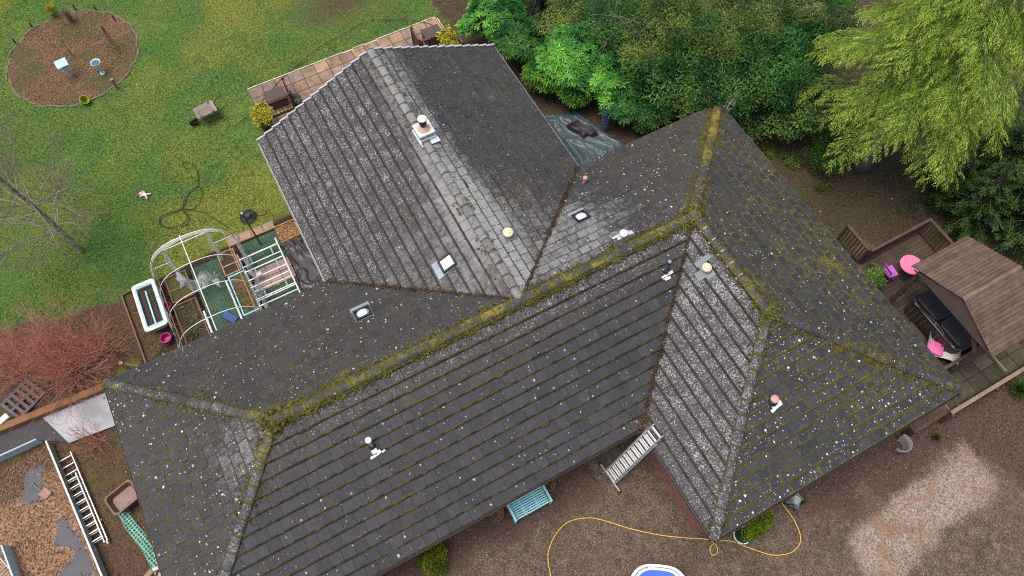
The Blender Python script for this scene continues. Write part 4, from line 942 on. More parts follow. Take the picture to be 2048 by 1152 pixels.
# soft toy lying on the grass
t = thing('soft_toy', gp(291, 391), 2.3, 'small pink and white soft toy lying on the lawn', 'soft toy'); M_PLUSH = mk('pink_plush', (.78, .50, .56), .95, .12, 30); M_PLW = mk('white_plush', (.85, .80, .80), .95, .08, 30)
def blob(m, c, r, n=10, R=None): m.lathe([(1e-5, -r[2])] + [(r[0] * math.cos(e), r[2] * math.sin(e)) for e in np.linspace(-1.2, 1.2, 6)] + [(1e-5, r[2])], c, n, R=R, sy=r[1] / r[0])
m = MB(); blob(m, (0, 0, .06), (.11, .075, .065)); m.build('body', M_PLW, t, smooth=True)
hd = MB(); blob(hd, (.15, .01, .07), (.07, .065, .06)); blob(hd, (.20, .01, .06), (.035, .04, .03)); hd = hd.build('head', M_PLUSH, t, smooth=True)
for s in (-1, 1): m = MB(); blob(m, (.15, s * .075, .09), (.035, .025, .03)); m.build('ear', M_PLUSH, hd, smooth=True)
for sx, sy, a in ((.07, 1, .9), (.07, -1, -.9), (-.10, 1, 2.4), (-.10, -1, -2.4)): m = MB(); m.tube(smooth_path([(sx * .7, sy * .04, .05), (sx + .05 * math.cos(a), sy * .09, .045), (sx + .10 * math.cos(a), sy * .09 + .07 * math.sin(a) * 1, .04)], 3), [.03, .034, .034, .034, .034, .03, .018], 7); m.build('limb', M_PLUSH, t, smooth=True)
# wheelbarrow
a_ = ang((392, 226), (430, 208), .55); pw = gp(411, 219, .52); pw[2] = 0
t = thing('wheelbarrow', pw, a_, 'wheelbarrow with a muddy pinkish tray standing on the lawn', 'wheelbarrow')
N = NT('muddy_tray'); v = N.coord(); N.col(N.mix(N.ss(N.noise(v, 9, 5, .7), .55, .62), (.36, .29, .265), (.05, .04, .03))); N.rough(.75); M_TRAY = N.m
m = MB(); r0, r1 = [(-.24, -.16), (.24, -.18), (.24, .18), (-.24, .16)], [(-.40, -.27), (.36, -.29), (.36, .29), (-.40, .27)]
def rr_(q, z, c=.06):
    o = []
    for i in range(4):
        p0, p1, p2 = np.array(q[i - 1]), np.array(q[i]), np.array(q[(i + 1) % 4])
        for f_ in (0, .5, 1): a, b = p1 + unit(p0 - p1) * c, p1 + unit(p2 - p1) * c; o.append(tuple(a * (1 - f_) ** 2 + 2 * p1 * f_ * (1 - f_) + b * f_ * f_) + (z,))
    return o
rings = [rr_(r0, .30), rr_(r1, .53), rr_([(x * 1.05, y * 1.06) for x, y in r1], .54), rr_([(x * 1.05, y * 1.06) for x, y in r1], .52), rr_([(x * 1.01, y * 1.01) for x, y in r1], .515), rr_([(x * 1.02, y * 1.02) for x, y in r0], .285)]
V = [q for r_ in rings for q in r_]; F = [tuple(range(12))] + [(i * 12 + k, i * 12 + (k + 1) % 12, (i + 1) * 12 + (k + 1) % 12, (i + 1) * 12 + k) for i in range(5) for k in range(12)] + [tuple(60 + k for k in range(11, -1, -1))]
m.add(V, F); m.build('tray', M_TRAY, t, smooth=35)
m = MB(); m.lathe([(.30, .40), (.001, .405)], n=12, sy=.6); m.build('mud', mk('mud', (.21, .165, .14), .95, .5, 14), t)
for s in (-1, 1):
    m = MB(); m.tube(smooth_path([(-.62, s * .05, .18), (-.30, s * .14, .25), (.30, s * .25, .30), (.62, s * .29, .52), (.80, s * .29, .56)], 5), .017, 7); fr = m.build('frame', M_STEEL, t, smooth=True)
    m = MB(); m.tube([(.70, s * .29, .545), (.84, s * .29, .568)], .022, 8); m.build('grip', M_CABLE, fr)
    m = MB(); m.tube(smooth_path([(.18, s * .23, .29), (.32, s * .25, .05), (.34, s * .25, .0), (.42, s * .24, .02), (.40, s * .25, .34)], 4), .014, 6); m.build('leg', M_STEEL, t, smooth=True)
R = rot3(pi / 2, 0, 0); m = MB(); m.lathe([(.12, -.035), (.17, -.045), (.185, -.02), (.185, .02), (.17, .045), (.12, .035)], (-.62, 0, .185), 20, R=R); wh = m.build('wheel', M_CABLE, t, smooth=40)
m = MB(); m.lathe([(.02, -.06), (.02, -.03), (.115, -.02), (.12, 0), (.115, .02), (.02, .03), (.02, .06)], (-.62, 0, .185), 14, R=R); m.build('rim', M_ALU, wh)
# cables
cab = [(375, 337), (364, 331), (370, 324), (386, 329), (395, 345), (396, 372), (380, 385), (369, 400), (361, 420), (340, 425), (321, 433), (321, 447), (334, 456), (352, 456), (374, 448), (379, 436), (370, 424), (362, 418), (380, 421), (397, 409), (404, 394), (403, 380), (394, 374), (380, 383), (372, 402), (366, 416), (348, 424), (325, 436), (318, 446), (330, 454), (350, 453), (371, 443), (374, 432), (366, 420), (382, 419), (410, 427), (434, 441), (458, 457)]
m = MB(); P = smooth_path([gp(x, y, .02) + (0, 0, .008 * (i % 3)) for i, (x, y) in enumerate(cab)], 6); m.tube(P, .0115, 5)
tag(m.build('cable', M_CABLE, smooth=True), 'black cable lying in loose loops on the lawn', 'cable')
cab = [(905, 70), (868, 53), (850, 47), (800, 40), (735, 45), (688, 68), (640, 95), (600, 127), (562, 160), (540, 186), (515, 213), (490, 238), (468, 258)]
m = MB(); m.tube(smooth_path([gp(x, y, .035) + (0, 0, .03 if 4 < i < 10 else .05) for i, (x, y) in enumerate(cab)], 6), .012, 5)
tag(m.build('cable', M_CABLE, smooth=True), 'long black cable crossing the terrace slabs and the lawn edge', 'cable')
m = MB(); th = np.linspace(0, 2 * pi * 9, 220); rr = .20 + .09 * np.sin(th * .37) + .03 * np.sin(th * 1.9); c0 = gp(497, 434)
P = np.stack([c0[0] + rr * np.cos(th), c0[1] + rr * np.sin(th), .02 + .06 * np.abs(np.sin(th * .23)) + .01 * np.sin(th * 3)], 1); tail = [gp(510, 428, .02), gp(526, 430, .02), gp(532, 424, .02), gp(522, 418, .02)]
m.tube(np.concatenate([P, smooth_path([P[-1]] + tail, 6)[1:]]), .013, 5); m.lathe([(.10, .03), (.13, .10), (.10, .14)], (c0[0], c0[1], 0), 14)
tag(m.build('hose_coil', mk('dark_hose', (.02, .03, .032), .5, .2)), 'tight dark coil of hose on the grass beside the metal post', 'hose')
p = gp(522, 489); t = thing('metal_post', p, 0, 'tall grey metal post standing by the green mesh floor', 'post')
m = MB(); m.tube([(0, 0, -.1), (0, 0, 2.1)], .03, 10); m.build('pole', mk('grey_metal', (.10, .105, .11), .5, .2, metal=.5), t, smooth=40); m = MB(); m.lathe([(.035, 2.08), (.035, 2.13), (.02, 2.15), (.001, 2.15)], n=10); m.build('cap', M_WHITE, t)

# planters, railings and gates at the two corners of the terrace
def balustrade(name, segs, h, mat, label, z0=0.0, gap=.14, group=None, cap=.09):
    t = thing(name, (segs[0][0][0], segs[0][0][1], z0), 0, label, 'railing', group); o = np.array([segs[0][0][0], segs[0][0][1], 0]); done = []
    for P, Q in segs:
        P, Q = np.array([P[0], P[1], 0]) - o, np.array([Q[0], Q[1], 0]) - o; d = Q - P; L = np.linalg.norm(d); u = d / L
        for e in (P, Q):
            if all(np.linalg.norm(e - q) > .1 for q in done): done.append(e); m = MB(); m.box(e + (0, 0, h / 2 + .02), (.09, .09, h + .04), bev=.006); m.build('post', mat, t)
        m = MB(); m.beam(P + u * .047 + (0, 0, h), Q - u * .047 + (0, 0, h), cap, .035); m.build('handrail', mat, t)
        m = MB(); m.beam(P + u * .047 + (0, 0, .10), Q - u * .047 + (0, 0, .10), .04, .06); m.build('bottom_rail', mat, t)
        n = int(L / gap)
        for k in range(1, n): m = MB(); m.beam(P + d * k / n + (0, 0, .131), P + d * k / n + (0, 0, h - .018), .022, .045); m.build('baluster', mat, t)
    return t
def corner(mir, wh):
    X = lambda x: x if not mir else 2 * XK - x
    balustrade('balustrade', [((X(-10.15), 12.7), (X(-10.15), 13.55)), ((X(-10.15), 13.55), (X(-8.72), 13.55))], .95, M_WOODR, 'red brown timber railing round the planted corner ' + wh, group='terrace railings')
    t = thing('garden_gate', (X(-8.66), 13.60, 0), 0, 'open red brown garden gate on the terrace ' + wh, 'gate', 'terrace gates')
    m = MB(); m.box((0, .04, .5), (.09, .09, 1.02), bev=.006); m.build('post', M_WOODR, t); m = MB(); m.beam((0, .09, .9), (0, .75, .9), .05, .05); m.beam((0, .09, .2), (0, .75, .2), .05, .05); m.build('rail', M_WOODR, t)
    for k in range(7): m = MB(); m.box((.0, .12 + k * .1, .55), (.022, .075, .64)); m.build('slat', M_WOODR, t)
    m = MB(); m.box((0, .79, .52), (.08, .08, 1.0), bev=.006); m.build('post', M_WOODR, t)
corner(False, 'at its lawn end, by the lantern'); corner(True, 'at its hedge end')
M_RAT = NT('woven_rattan'); v = M_RAT.coord(); b = M_RAT.n('TexBrick'); b.inputs['Scale'].default_value = 14; b.inputs['Mortar Size'].default_value = .06; M_RAT.l(v, b.inputs['Vector']); b.inputs['Color1'].default_value = (.135, .10, .085, 1); b.inputs['Color2'].default_value = (.115, .085, .07, 1); b.inputs['Mortar'].default_value = (.045, .033, .028, 1); M_RAT.col(b.outputs[0]); M_RAT.rough(.7); M_RAT = M_RAT.m
for q0, q1, q2, lb in (((531, 187), (564, 178), (570, 196), 'grey brown woven storage box on the slabs by the yellow shrub and lantern'), ((845, 60), (875, 49), (884, 72), 'dark brown woven storage box at the hedge end of the terrace')):
    z = .45; a, b_, c_ = gp(*q0, z), gp(*q1, z), gp(*q2, z); w_, d_ = .74, .62
    cen = (a + c_) / 2; t = thing('storage_box', (cen[0], cen[1], .045), 0, lb, 'storage box', 'woven storage boxes')
    m = MB(); m.box((0, 0, .21), (w_, d_, .42), bev=.02); m.build('body', M_RAT, t); m = MB(); m.box((0, 0, .445), (w_ + .04, d_ + .04, .05), bev=.015); m.build('lid', M_RAT, t)
    for s in (-1, 1): m = MB(); m.tube([(s * (w_ / 2 + .01), -.1, .3), (s * (w_ / 2 + .04), 0, .28), (s * (w_ / 2 + .01), .1, .3)], .012, 5); m.build('handle', M_RAT, t)
p = gp(599, 209); t = thing('lantern', (p[0], p[1], .045), .3, 'dark metal lantern with a cream candle on the terrace beside the gate', 'lantern')
m = MB(); m.box((0, 0, .015), (.24, .24, .03), bev=.005)
for a in (-1, 1):
    for b in (-1, 1): m.box((a * .105, b * .105, .24), (.02, .02, .42))
m.build('frame', M_STEEL, t); m = MB(); m.add([(-.14, -.14, .45), (.14, -.14, .45), (.14, .14, .45), (-.14, .14, .45), (-.05, -.05, .56), (.05, -.05, .56), (.05, .05, .56), (-.05, .05, .56)], [(3, 2, 1, 0), (4, 5, 6, 7)] + [(i, (i + 1) % 4, 4 + (i + 1) % 4, 4 + i) for i in range(4)]); m.lathe([(.03, .56), (.03, .60), (.001, .62)], n=10); m.build('roof', mk('lantern_top', (.10, .13, .15), .4, .2, metal=.4), t)
m = MB(); m.lathe([(.055, .03), (.055, .2), (.05, .21), (.001, .2)], n=12); m.build('candle', mk('cream_wax', (.7, .58, .25), .5, .1), t)
YSH = [(.42, .40, .03), (.52, .50, .05), (.34, .36, .04), (.60, .58, .14), (.22, .26, .03)]
for px, py, g, lb in ((526, 233, (.03, .10, .02), 'bright yellow leaved shrub in a green pot at the lawn end of the terrace'), (898, 80, (.20, .19, .18), 'bright yellow leaved shrub in a grey pot at the hedge end of the terrace')):
    p = gp(px, py, .8); t = thing('potted_shrub', (p[0], p[1], .03), 0, lb, 'potted shrub', 'yellow shrubs on the terrace'); lob = [(0, 0, .85, .34), (.2, .12, .75, .26), (-.18, .15, .95, .25), (.05, -.25, .75, .24), (-.2, -.15, .7, .25), (.1, .3, 1.0, .2)]
    Q, Cc = leaf_cloud(lob, 800, .085, .65, YSH, up=.5, whorl=2, shell=.4); quads_obj('foliage', Q, Cc, M_LEAF, t); stems(lob, (0, 0, .3), .014).build('stem', M_TWIG, t)
    m = MB(); m.lathe([(.17, 0), (.23, .36), (.25, .36), (.25, .40), (.22, .40), (.20, .34), (.001, .33)], n=20); m.build('pot', mk('glazed_pot', g, .35, .15), t, smooth=35)

# ------------------------------------------------------------------ vegetable corner: polytunnel, beds, bath
PTX, PHW, PH = -14.2, 1.50, 1.82; HY = [8.62, 7.5, 6.4, 5.3, 4.55]
t = thing('polytunnel', (PTX, 6.5, 0), 0, 'bare white polytunnel frame of hoops with torn plastic hanging from it', 'polytunnel')
def hoop_pt(f, y): a = pi * (1 - f); c, s = math.cos(a), math.sin(a); return np.array([PHW * np.sign(c) * abs(c) ** .8, y - 6.5, PH * abs(s) ** .75])
for y in HY: m = MB(); m.tube([hoop_pt(f, y) + (0, 0, -.1 if f in (0, 1) else 0) for f in np.linspace(0, 1, 25)], .014, 6); m.build('hoop', M_WHITE, t, smooth=True)
for f, mt in ((.21, M_WOODO), (.5, M_WHITE), (.80, M_WOODP)): m = MB(); m.tube([hoop_pt(f, HY[0] + .05) + (0, 0, .02), hoop_pt(f, HY[-1]) + (0, 0, .02)], .017, 6); m.build('purlin', mt, t)
m = MB()
for f in (.36, .64): q = hoop_pt(f, HY[0]); m.tube([(q[0], q[1], -.05), q], .017, 6)
m.beam((hoop_pt(.36, 0)[0], HY[0] - 6.5, 1.5), (hoop_pt(.64, 0)[0], HY[0] - 6.5, 1.5), .03, .03); m.build('door_frame', M_WHITE, t)
for f0, f1, z in ((.10, .36, .75), (.64, .9, .75)): m = MB(); a, b_ = hoop_pt(f0, HY[0]), hoop_pt(f1, HY[0]); m.tube([(a[0], a[1], z), (b_[0], b_[1], z)], .014, 6); m.build('rail', M_WHITE, t)
N = NT('torn_plastic'); N.col((.74, .77, .78)); N.rough(.25); N.b.inputs['Alpha'].default_value = .36; N.bump(N.noise(N.coord(), 9, 4), .8, .05); M_PLAS = N.m
def sheet(m, fs, ys, wob, drop=None, seed=0):
    nf, nyy = len(fs), len(ys); V = []
    for j, y in enumerate(ys):
        for i, f in enumerate(fs):
            q = hoop_pt(f, y); k = (vnoise(np.array(i * .9 + seed), np.array(j * .7), seed) - .5) * wob; q = q + np.array([k, k * .7, k * .5])
            if drop: q = q + np.array(drop(i / (nf - 1), j / (nyy - 1)))
            V.append(q)
    m.add(V, [(j * nf + i, j * nf + i + 1, (j + 1) * nf + i + 1, (j + 1) * nf + i) for j in range(nyy - 1) for i in range(nf - 1)])
m = MB(); sheet(m, np.linspace(0, .17, 8), np.linspace(HY[0], HY[-1], 26), .14, lambda i, j: (-.06, 0, -.02)); m.build('plastic_sheet', M_PLAS, t, smooth=True)
m = MB(); sheet(m, np.linspace(.88, 1, 8), np.linspace(HY[0], HY[-1], 26), .22, lambda i, j: (.10, 0, -.03), 5); m.build('plastic_sheet', M_PLAS, t, smooth=True)
m = MB(); sheet(m, np.linspace(.06, .95, 26), [HY[0] + .02, HY[0] - .05, HY[0] - .14], .07, None, 9); m.build('plastic_sheet', M_PLAS, t, smooth=True)
for f, yy in ((.36, HY[0]), (.64, HY[0])):
    q = hoop_pt(f, yy); m = MB(); V = [(q[0] + (i - 2) * .035 + .03 * math.sin(j * 1.3), q[1] - .05 - .45 * (j / 9) + .03 * math.sin(i * 2 + j), q[2] - .1 - 1.4 * j / 9) for j in range(10) for i in range(5)]; m.add(V, [(j * 5 + i, j * 5 + i + 1, j * 5 + i + 6, j * 5 + i + 5) for j in range(9) for i in range(4)]); m.build('plastic_sheet', M_PLAS, t, smooth=True)
m = MB(); V = [(-.75 + 1.15 * i / 13 + .05 * math.sin(j * 2), HY[1] + .25 - 6.5 - .5 * j / 9 + .12 * math.sin(i * 1.4 + j * .6), .55 + .2 * math.sin(i * .9) + .16 * math.sin(j * 1.1 + i) + .3 * (i < 4)) for j in range(10) for i in range(14)]; m.add(V, [(j * 14 + i, j * 14 + i + 1, j * 14 + i + 15, j * 14 + i + 14) for j in range(9) for i in range(13)]); m.build('plastic_sheet', M_PLAS, t, smooth=True)
# green mesh flooring
N = NT('green_mesh'); v = N.coord(); sp = N.n('SeparateXYZ'); N.l(v, sp.inputs[0])
fx = N.math('PINGPONG', N.math('MULTIPLY', sp.outputs[0], 12.0), .5); fy = N.math('PINGPONG', N.math('MULTIPLY', sp.outputs[1], 12.0), .5); g = N.ss(N.math('MINIMUM', fx, fy), .08, .2)
c = N.mix(g, (.045, .16, .075), (.010, .024, .015)); c = N.mix(N.ss(N.noise(v, 2, 4), .4, .7), c, N.mix(1.0, c, (.45, .55, .45), 'MULTIPLY')); N.col(c); N.rough(.6); N.bump(N.math('SUBTRACT', 1.0, g), .6, .01); M_MESH = N.m
for x0, x1, y0, y1, lb in ((-14.62, -13.62, 4.3, 8.5, 'green mesh matting down the middle of the polytunnel'), (-12.72, -11.38, 4.3, 8.62, 'green mesh matting under the aluminium scaffold frame')):
    m = MB(); V = []; nx_, ny_ = 8, 24
    for j in range(ny_ + 1):
        for i in range(nx_ + 1): V.append((x0 + (x1 - x0) * i / nx_, y0 + (y1 - y0) * j / ny_, .02 + .02 * vnoise(np.array(i * .8), np.array(j * .6), 3)))
    m.add(V, [(j * (nx_ + 1) + i, j * (nx_ + 1) + i + 1, (j + 1) * (nx_ + 1) + i + 1, (j + 1) * (nx_ + 1) + i) for j in range(ny_) for i in range(nx_)]); tag(m.build('mesh_mat', M_MESH), lb, 'matting')
def raised_bed(x0, x1, y0, y1, h, mat, label, cross=(), soil=M_SOIL, group='raised beds', dry=0, green=0):
    t = thing('raised_bed', ((x0 + x1) / 2, (y0 + y1) / 2, 0), 0, label, 'raised bed', group); w, l = x1 - x0, y1 - y0; b = .05
    for s in (-1, 1):
        m = MB(); m.box((s * (w / 2 - b / 2), 0, h / 2), (b, l, h), bev=.006); m.build('board', mat, t); m = MB(); m.box((0, s * (l / 2 - b / 2), h / 2 - .004), (w - 2 * b, b, h), bev=.006); m.build('board', mat, t)
    for c in cross: m = MB(); m.box((0, c * l - l / 2, h / 2 - .006), (w - 2 * b, b, h - .02)); m.build('divider', mat, t)
    m = MB(); V = []; n_ = 9
    for j in range(n_ + 1):
        for i in range(n_ + 1): V.append((-w / 2 + b + (w - 2 * b) * i / n_, -l / 2 + b + (l - 2 * b) * j / n_, h - .09 + .06 * vnoise(np.array(i * .9 + x0), np.array(j * .9), 6)))
    m.add(V, [(j * (n_ + 1) + i, j * (n_ + 1) + i + 1, (j + 1) * (n_ + 1) + i + 1, (j + 1) * (n_ + 1) + i) for j in range(n_) for i in range(n_)]); m.build('soil', soil, t, smooth=True)
    if dry:
        d_ = MB()
        for k in range(dry): a = rnd.uniform(0, 6.3); p0 = np.array([rnd.uniform(-w * .35, w * .35), rnd.uniform(-l * .35, l * .35), h - .05]); q = p0 + np.array([math.cos(a), math.sin(a), .45]) * rnd.uniform(.2, .5); d_.tube(smooth_path([p0, (p0 + q) / 2 + (0, 0, .08), q], 3), .006, 3)
        d_.build('dead_stems', mk('straw', (.36, .26, .15), .8, .3, bump=0), t)
    if green: Q, Cc = leaf_cloud([(rnd.uniform(-w * .3, w * .3), rnd.uniform(-l * .35, l * .35), h - .05, .16) for _ in range(6)], green, .07, .5, [(.08, .14, .02), (.12, .19, .03), (.05, .09, .02)]); quads_obj('plants', Q, Cc, M_LEAF, t)
    return t
M_WEED = mk('mossy_soil', (.075, .075, .02), .95, .6, 12, dirt=(.05, .035, .02), dirt_amt=.8)
raised_bed(-15.5, -14.72, 7.35, 8.45, .25, M_WOODO, 'mossy timber raised bed nearest the lawn in the polytunnel', (.45,), M_WEED)
raised_bed(-15.55, -14.72, 5.5, 7.25, .25, M_WOODO, 'timber raised bed with straggly green weeds along the bath side of the polytunnel', (), M_SOIL, green=260, dry=50)
raised_bed(-15.55, -14.8, 4.4, 5.45, .25, M_WOODP, 'timber bed close under the eaves in the polytunnel', (.5,), green=60)
raised_bed(-13.56, -12.95, 7.45, 8.45, .32, M_WOODP, 'dark empty timber bed at the scaffold side of the polytunnel end', (.4,))
raised_bed(-13.5, -12.85, 5.7, 7.4, .32, M_TEAL, 'turquoise framed bed full of dead straw stems in the polytunnel', (), M_WEED, dry=110)
raised_bed(-13.5, -12.8, 4.4, 5.6, .3, M_TEAL, 'turquoise framed bed half hidden by the eaves', (), green=120)
m = MB(); m.beam((-14.66, 4.5, .12), (-14.66, 6.6, .12), .07, .22, bev=.01); tag(m.build('white_board', mk('flaking_white', (.72, .72, .70), .6, .2, 9, dirt=(.2, .17, .14), dirt_amt=.7)), 'flaking white board edging beside the weedy timber bed', 'board')
m = MB(); m.beam((-13.58, 5.0, .16), (-13.60, 7.3, .16), .06, .3, bev=.01); tag(m.build('white_board', mk('flaking_white', (.66, .67, .66), .6, .2, 9, dirt=(.25, .3, .3), dirt_amt=.7)), 'flaking white board along the turquoise bed', 'board')
t = thing('folding_chair', (-13.95, 6.0, .03), .5, 'small blue folding chair collapsed on the green mesh', 'chair'); M_BLC = mk('blue_cloth', (.03, .08, .25), .7, .2)
for s in (-1, 1): m = MB(); m.tube([(s * .16, -.35, .03), (s * .12, .35, .12)], .012, 5); m.build('frame', M_STEEL, t)
m = MB(); m.box((0, .0, .10), (.26, .5, .03), rot3(.12, 0, .05)); m.build('seat', M_BLC, t); m = MB(); m.tube([(-.2, .3, .02), (.2, -.3, .1)], .012, 5); m.tube([(.2, .3, .02), (-.2, -.3, .1)], .012, 5); m.build('leg', M_BLC, t)
# old bath
t = thing('bathtub', (-16.15, 7.5, 0), -.02, 'old cream bathtub used as a planter with a blue frame laid in it', 'bathtub'); M_BATH = mk('cream_enamel', (.78, .74, .64), .35, .06, dirt=(.4, .36, .28), dirt_amt=.3)
def rrect(w, l, r, z, n=5):
    o = []
    for cx_, cy_, a0 in ((w / 2 - r, l / 2 - r, 0), (-w / 2 + r, l / 2 - r, pi / 2), (-w / 2 + r, -l / 2 + r, pi), (w / 2 - r, -l / 2 + r, 1.5 * pi)):
        o += [(cx_ + r * math.cos(a0 + k * pi / 2 / n), cy_ + r * math.sin(a0 + k * pi / 2 / n), z) for k in range(n + 1)]
    return o
def loft(m, rings, cap0=True, cap1=True):
    n_ = len(rings[0]); V = [q for r in rings for q in r]; F = [(i * n_ + k, i * n_ + (k + 1) % n_, (i + 1) * n_ + (k + 1) % n_, (i + 1) * n_ + k) for i in range(len(rings) - 1) for k in range(n_)]
    if cap0: F.append(tuple(range(n_ - 1, -1, -1)))
    if cap1: F.append(tuple((len(rings) - 1) * n_ + k for k in range(n_)))
    m.add(V, F)
m = MB(); loft(m, [rrect(.50, 1.5, .12, 0), rrect(.68, 1.78, .14, .50), rrect(.78, 1.92, .13, .51), rrect(.80, 1.94, .13, .535), rrect(.78, 1.92, .12, .55), rrect(.62, 1.70, .12, .54), rrect(.55, 1.60, .12, .38)]); m.build('shell', M_BATH, t, smooth=35)
m = MB(); loft(m, [rrect(.57, 1.62, .1, .40), rrect(.3, 1.2, .1, .43)], False, True); m.build('soil', M_SOIL, t, smooth=True)
m = MB()
for s in (-1, 1): m.box((s * .29, 0, .50), (.05, 1.66, .05)); m.box((0, s * .80, .502), (.53, .05, .05))
m.box((0, -.12, .485), (.05, 1.44, .04)); m.build('frame', M_BLUE, t)
d_ = MB()
for k in range(60): p0 = np.array([rnd.uniform(-.22, .22), rnd.uniform(-.7, .7), .41]); a = rnd.uniform(0, 6.3); d_.tube([p0, p0 + np.array([math.cos(a) * .15, math.sin(a) * .15, .06])], .005, 3)
d_.build('dead_stems', mk('reddish_stem', (.20, .10, .075), .8, .3, bump=0), t)
Q, Cc = leaf_cloud([(.12, .45, .42, .13), (.16, .2, .42, .08)], 120, .05, .6, [(.08, .16, .03), (.12, .2, .04)]); quads_obj('plants', Q, Cc, M_LEAF, t)
M_MAG = mk('magenta_plastic', (.36, .02, .17), .4, .1)
def pot(name, label, loc, r, h, mat, inner=M_SOIL, rz=0, tilt=None, group=None, cat='pot'):
    t = thing(name, loc, rz, label, cat, group); m = MB(); m.lathe([(r * .72, 0), (r * .95, h * .9), (r, h * .9), (r, h), (r * .88, h), (r * .70, h * .3), (.001, h * .28)], n=24, R=tilt); m.build('shell', mat, t, smooth=35)
    if inner: m = MB(); m.lathe([(r * .82, h * .72), (r * .5, h * .76), (.001, h * .74)], n=16, R=tilt); m.build('soil', inner, t)
    return t
p = gp(338, 682); pot('bucket', 'magenta plastic bucket on dark soil below the bathtub', p, .19, .30, M_MAG, None, cat='bucket')
p = gp(357, 598); pot('bucket', 'magenta bucket wedged between bathtub and polytunnel', (-15.70, 7.35, 0), .15, .28, M_MAG, None, cat='bucket')
p = gp(331, 716); m = MB(); m.lathe([(.11, 0), (.14, .05), (.135, .06), (.06, .05), (.001, .05)], p, 16); tag(m.build('plate', M_WHITE, smooth=35), 'small white dish on the soil at the edge of the tiled eaves', 'dish')
# timber kerbs, bark, membrane, paving, scaffold frame
m = MB(); m.beam((-12.85, 8.72, .05), (-10.45, 8.68, .05), .05, .12, bev=.006); tag(m.build('timber_kerb', M_WOODP), 'timber kerb between the lawn and the green mesh matting', 'kerb')
m = MB(); m.beam((-17.02, 8.62, .05), (-16.0, 8.75, .05), .05, .12); m.beam((-17.02, 8.58, .05), (-16.95, 4.3, .05), .05, .11); tag(m.build('timber_kerb', M_WOODO), 'rusty brown timber kerb round the soil by the bathtub', 'kerb')
m = MB(); n = 4200; X = rng.uniform(-11.36, -10.35, n); Y = rng.uniform(7.98, 8.66, n); a, b = dead_leaves(np.stack([X, Y, .02 + rng.uniform(0, .05, n)], 1), smin=.03, smax=.08, pal=np.array([(.34, .20, .085), (.27, .155, .07), (.42, .27, .13), (.20, .115, .055)]))
tag(quads_obj('bark_chips', a, b, M_DEAD), 'orange bark chips by the house wall', 'bark chips', kind='stuff')
m = MB()
for k in range(4): m.box((-12.86 + k * .44, 8.92 - .012 * k, .0), (.425, .36, .06), rot3(0, 0, -.02), bev=.008)
tag(m.build('paving_strip', mk('buff_paving', (.32, .22, .16), .85, .25, 5, dirt=(.10, .08, .06), dirt_amt=.6)), 'strip of buff paving slabs at the lawn edge', kind='structure')
m = MB()
for i in range(3):
    for j in range(2): m.box((-12.46 + i * .44, 6.68 + j * .44, .035), (.425, .425, .05), col=tuple([rnd.uniform(.8, 1.15)] * 3), bev=.006)
tag(m.build('paving_patch', mk('pink_paving', (.36, .25, .22), .8, .2, 5, dirt=(.14, .1, .08), dirt_amt=.4, attr=True)), 'patch of pinkish paving slabs under the scaffold frame', kind='structure')
def tarp(name, pts, label, mat, z=.06, amp=.07, n=34, seed=1, hump=None):
    P = np.array(pts, float); m = MB(); V = []
    for j in range(n + 1):
        for i in range(n + 1):
            a, b = i / n, j / n; q = (P[0] * (1 - a) + P[1] * a) * (1 - b) + (P[3] * (1 - a) + P[2] * a) * b
            wx, wy = q[0] + .35 * vnoise(np.array(q[0] * 2.), np.array(q[1] * 2.), seed + 9), q[1] + .35 * vnoise(np.array(q[0] * 2. + 5), np.array(q[1] * 2.), seed + 8); r = 1 - abs(2 * vnoise(np.array(wx * 2.2 + wy * 1.2 + seed), np.array(wy * 1.3 - wx * .6), seed) - 1); r2 = 1 - abs(2 * vnoise(np.array(wx * 4.6 + wy * 2.2), np.array(wy * 2.2 - wx * 2.4), seed + 4) - 1)
            e = min(a, b, 1 - a, 1 - b); zz = z * min(1, e * 8 + .15) + amp * 1.3 * (r ** 9) + amp * .7 * r2 ** 9 + (hump(q) if hump else 0)
            V.append((q[0] + .03 * math.sin(9 * b + seed), q[1] + .03 * math.sin(8 * a), zz))
    m.add(V, [(j * (n + 1) + i, j * (n + 1) + i + 1, (j + 1) * (n + 1) + i + 1, (j + 1) * (n + 1) + i) for j in range(n) for i in range(n)]); return tag(m.build(name, mat, smooth=True), label, 'tarpaulin')
M_MEMB = mk('black_membrane', (.034, .032, .036), .42, .3, 5); M_MEMB.node_tree.nodes['Principled BSDF'].inputs['Specular IOR Level'].default_value = .6
tarp('ground_sheet', [(-11.36, 5.0), (-10.3, 5.0), (-10.3, 8.0), (-11.36, 8.08)], 'crumpled black plastic sheet laid along the house wall', M_MEMB, amp=.06, n=60, seed=3)
t = thing('scaffold_frame', (-12.18, 6.75, 0), 0, 'white aluminium scaffold frame lying over the green mesh and pink slabs', 'scaffold frame')
zf = .32; RX0, RX1 = -.72, .70
for s, x in ((-1, RX0), (1, RX1)):
    m = MB(); m.tube([(x, -1.3, zf), (x, 1.35, zf)], .028, 9); m.build('side_rail', M_ALU if s < 0 else M_WHITE, t, smooth=40)
    for y in (-1.2, 1.1): m = MB(); m.box((x, y, (zf - .03) / 2), (.07, .12, zf - .03)); m.build('foot', M_WOODG, t)
for y, r in ((1.07, .028), (.72, .02), (.50, .024), (.13, .022), (-.17, .024), (-.38, .02), (-.70, .024), (-.77, .02), (-.98, .022)): m = MB(); m.tube([(RX0, y, zf + .03), (RX1, y + .0, zf + .03)], r, 8); m.build('rung', M_WHITE, t, smooth=40)
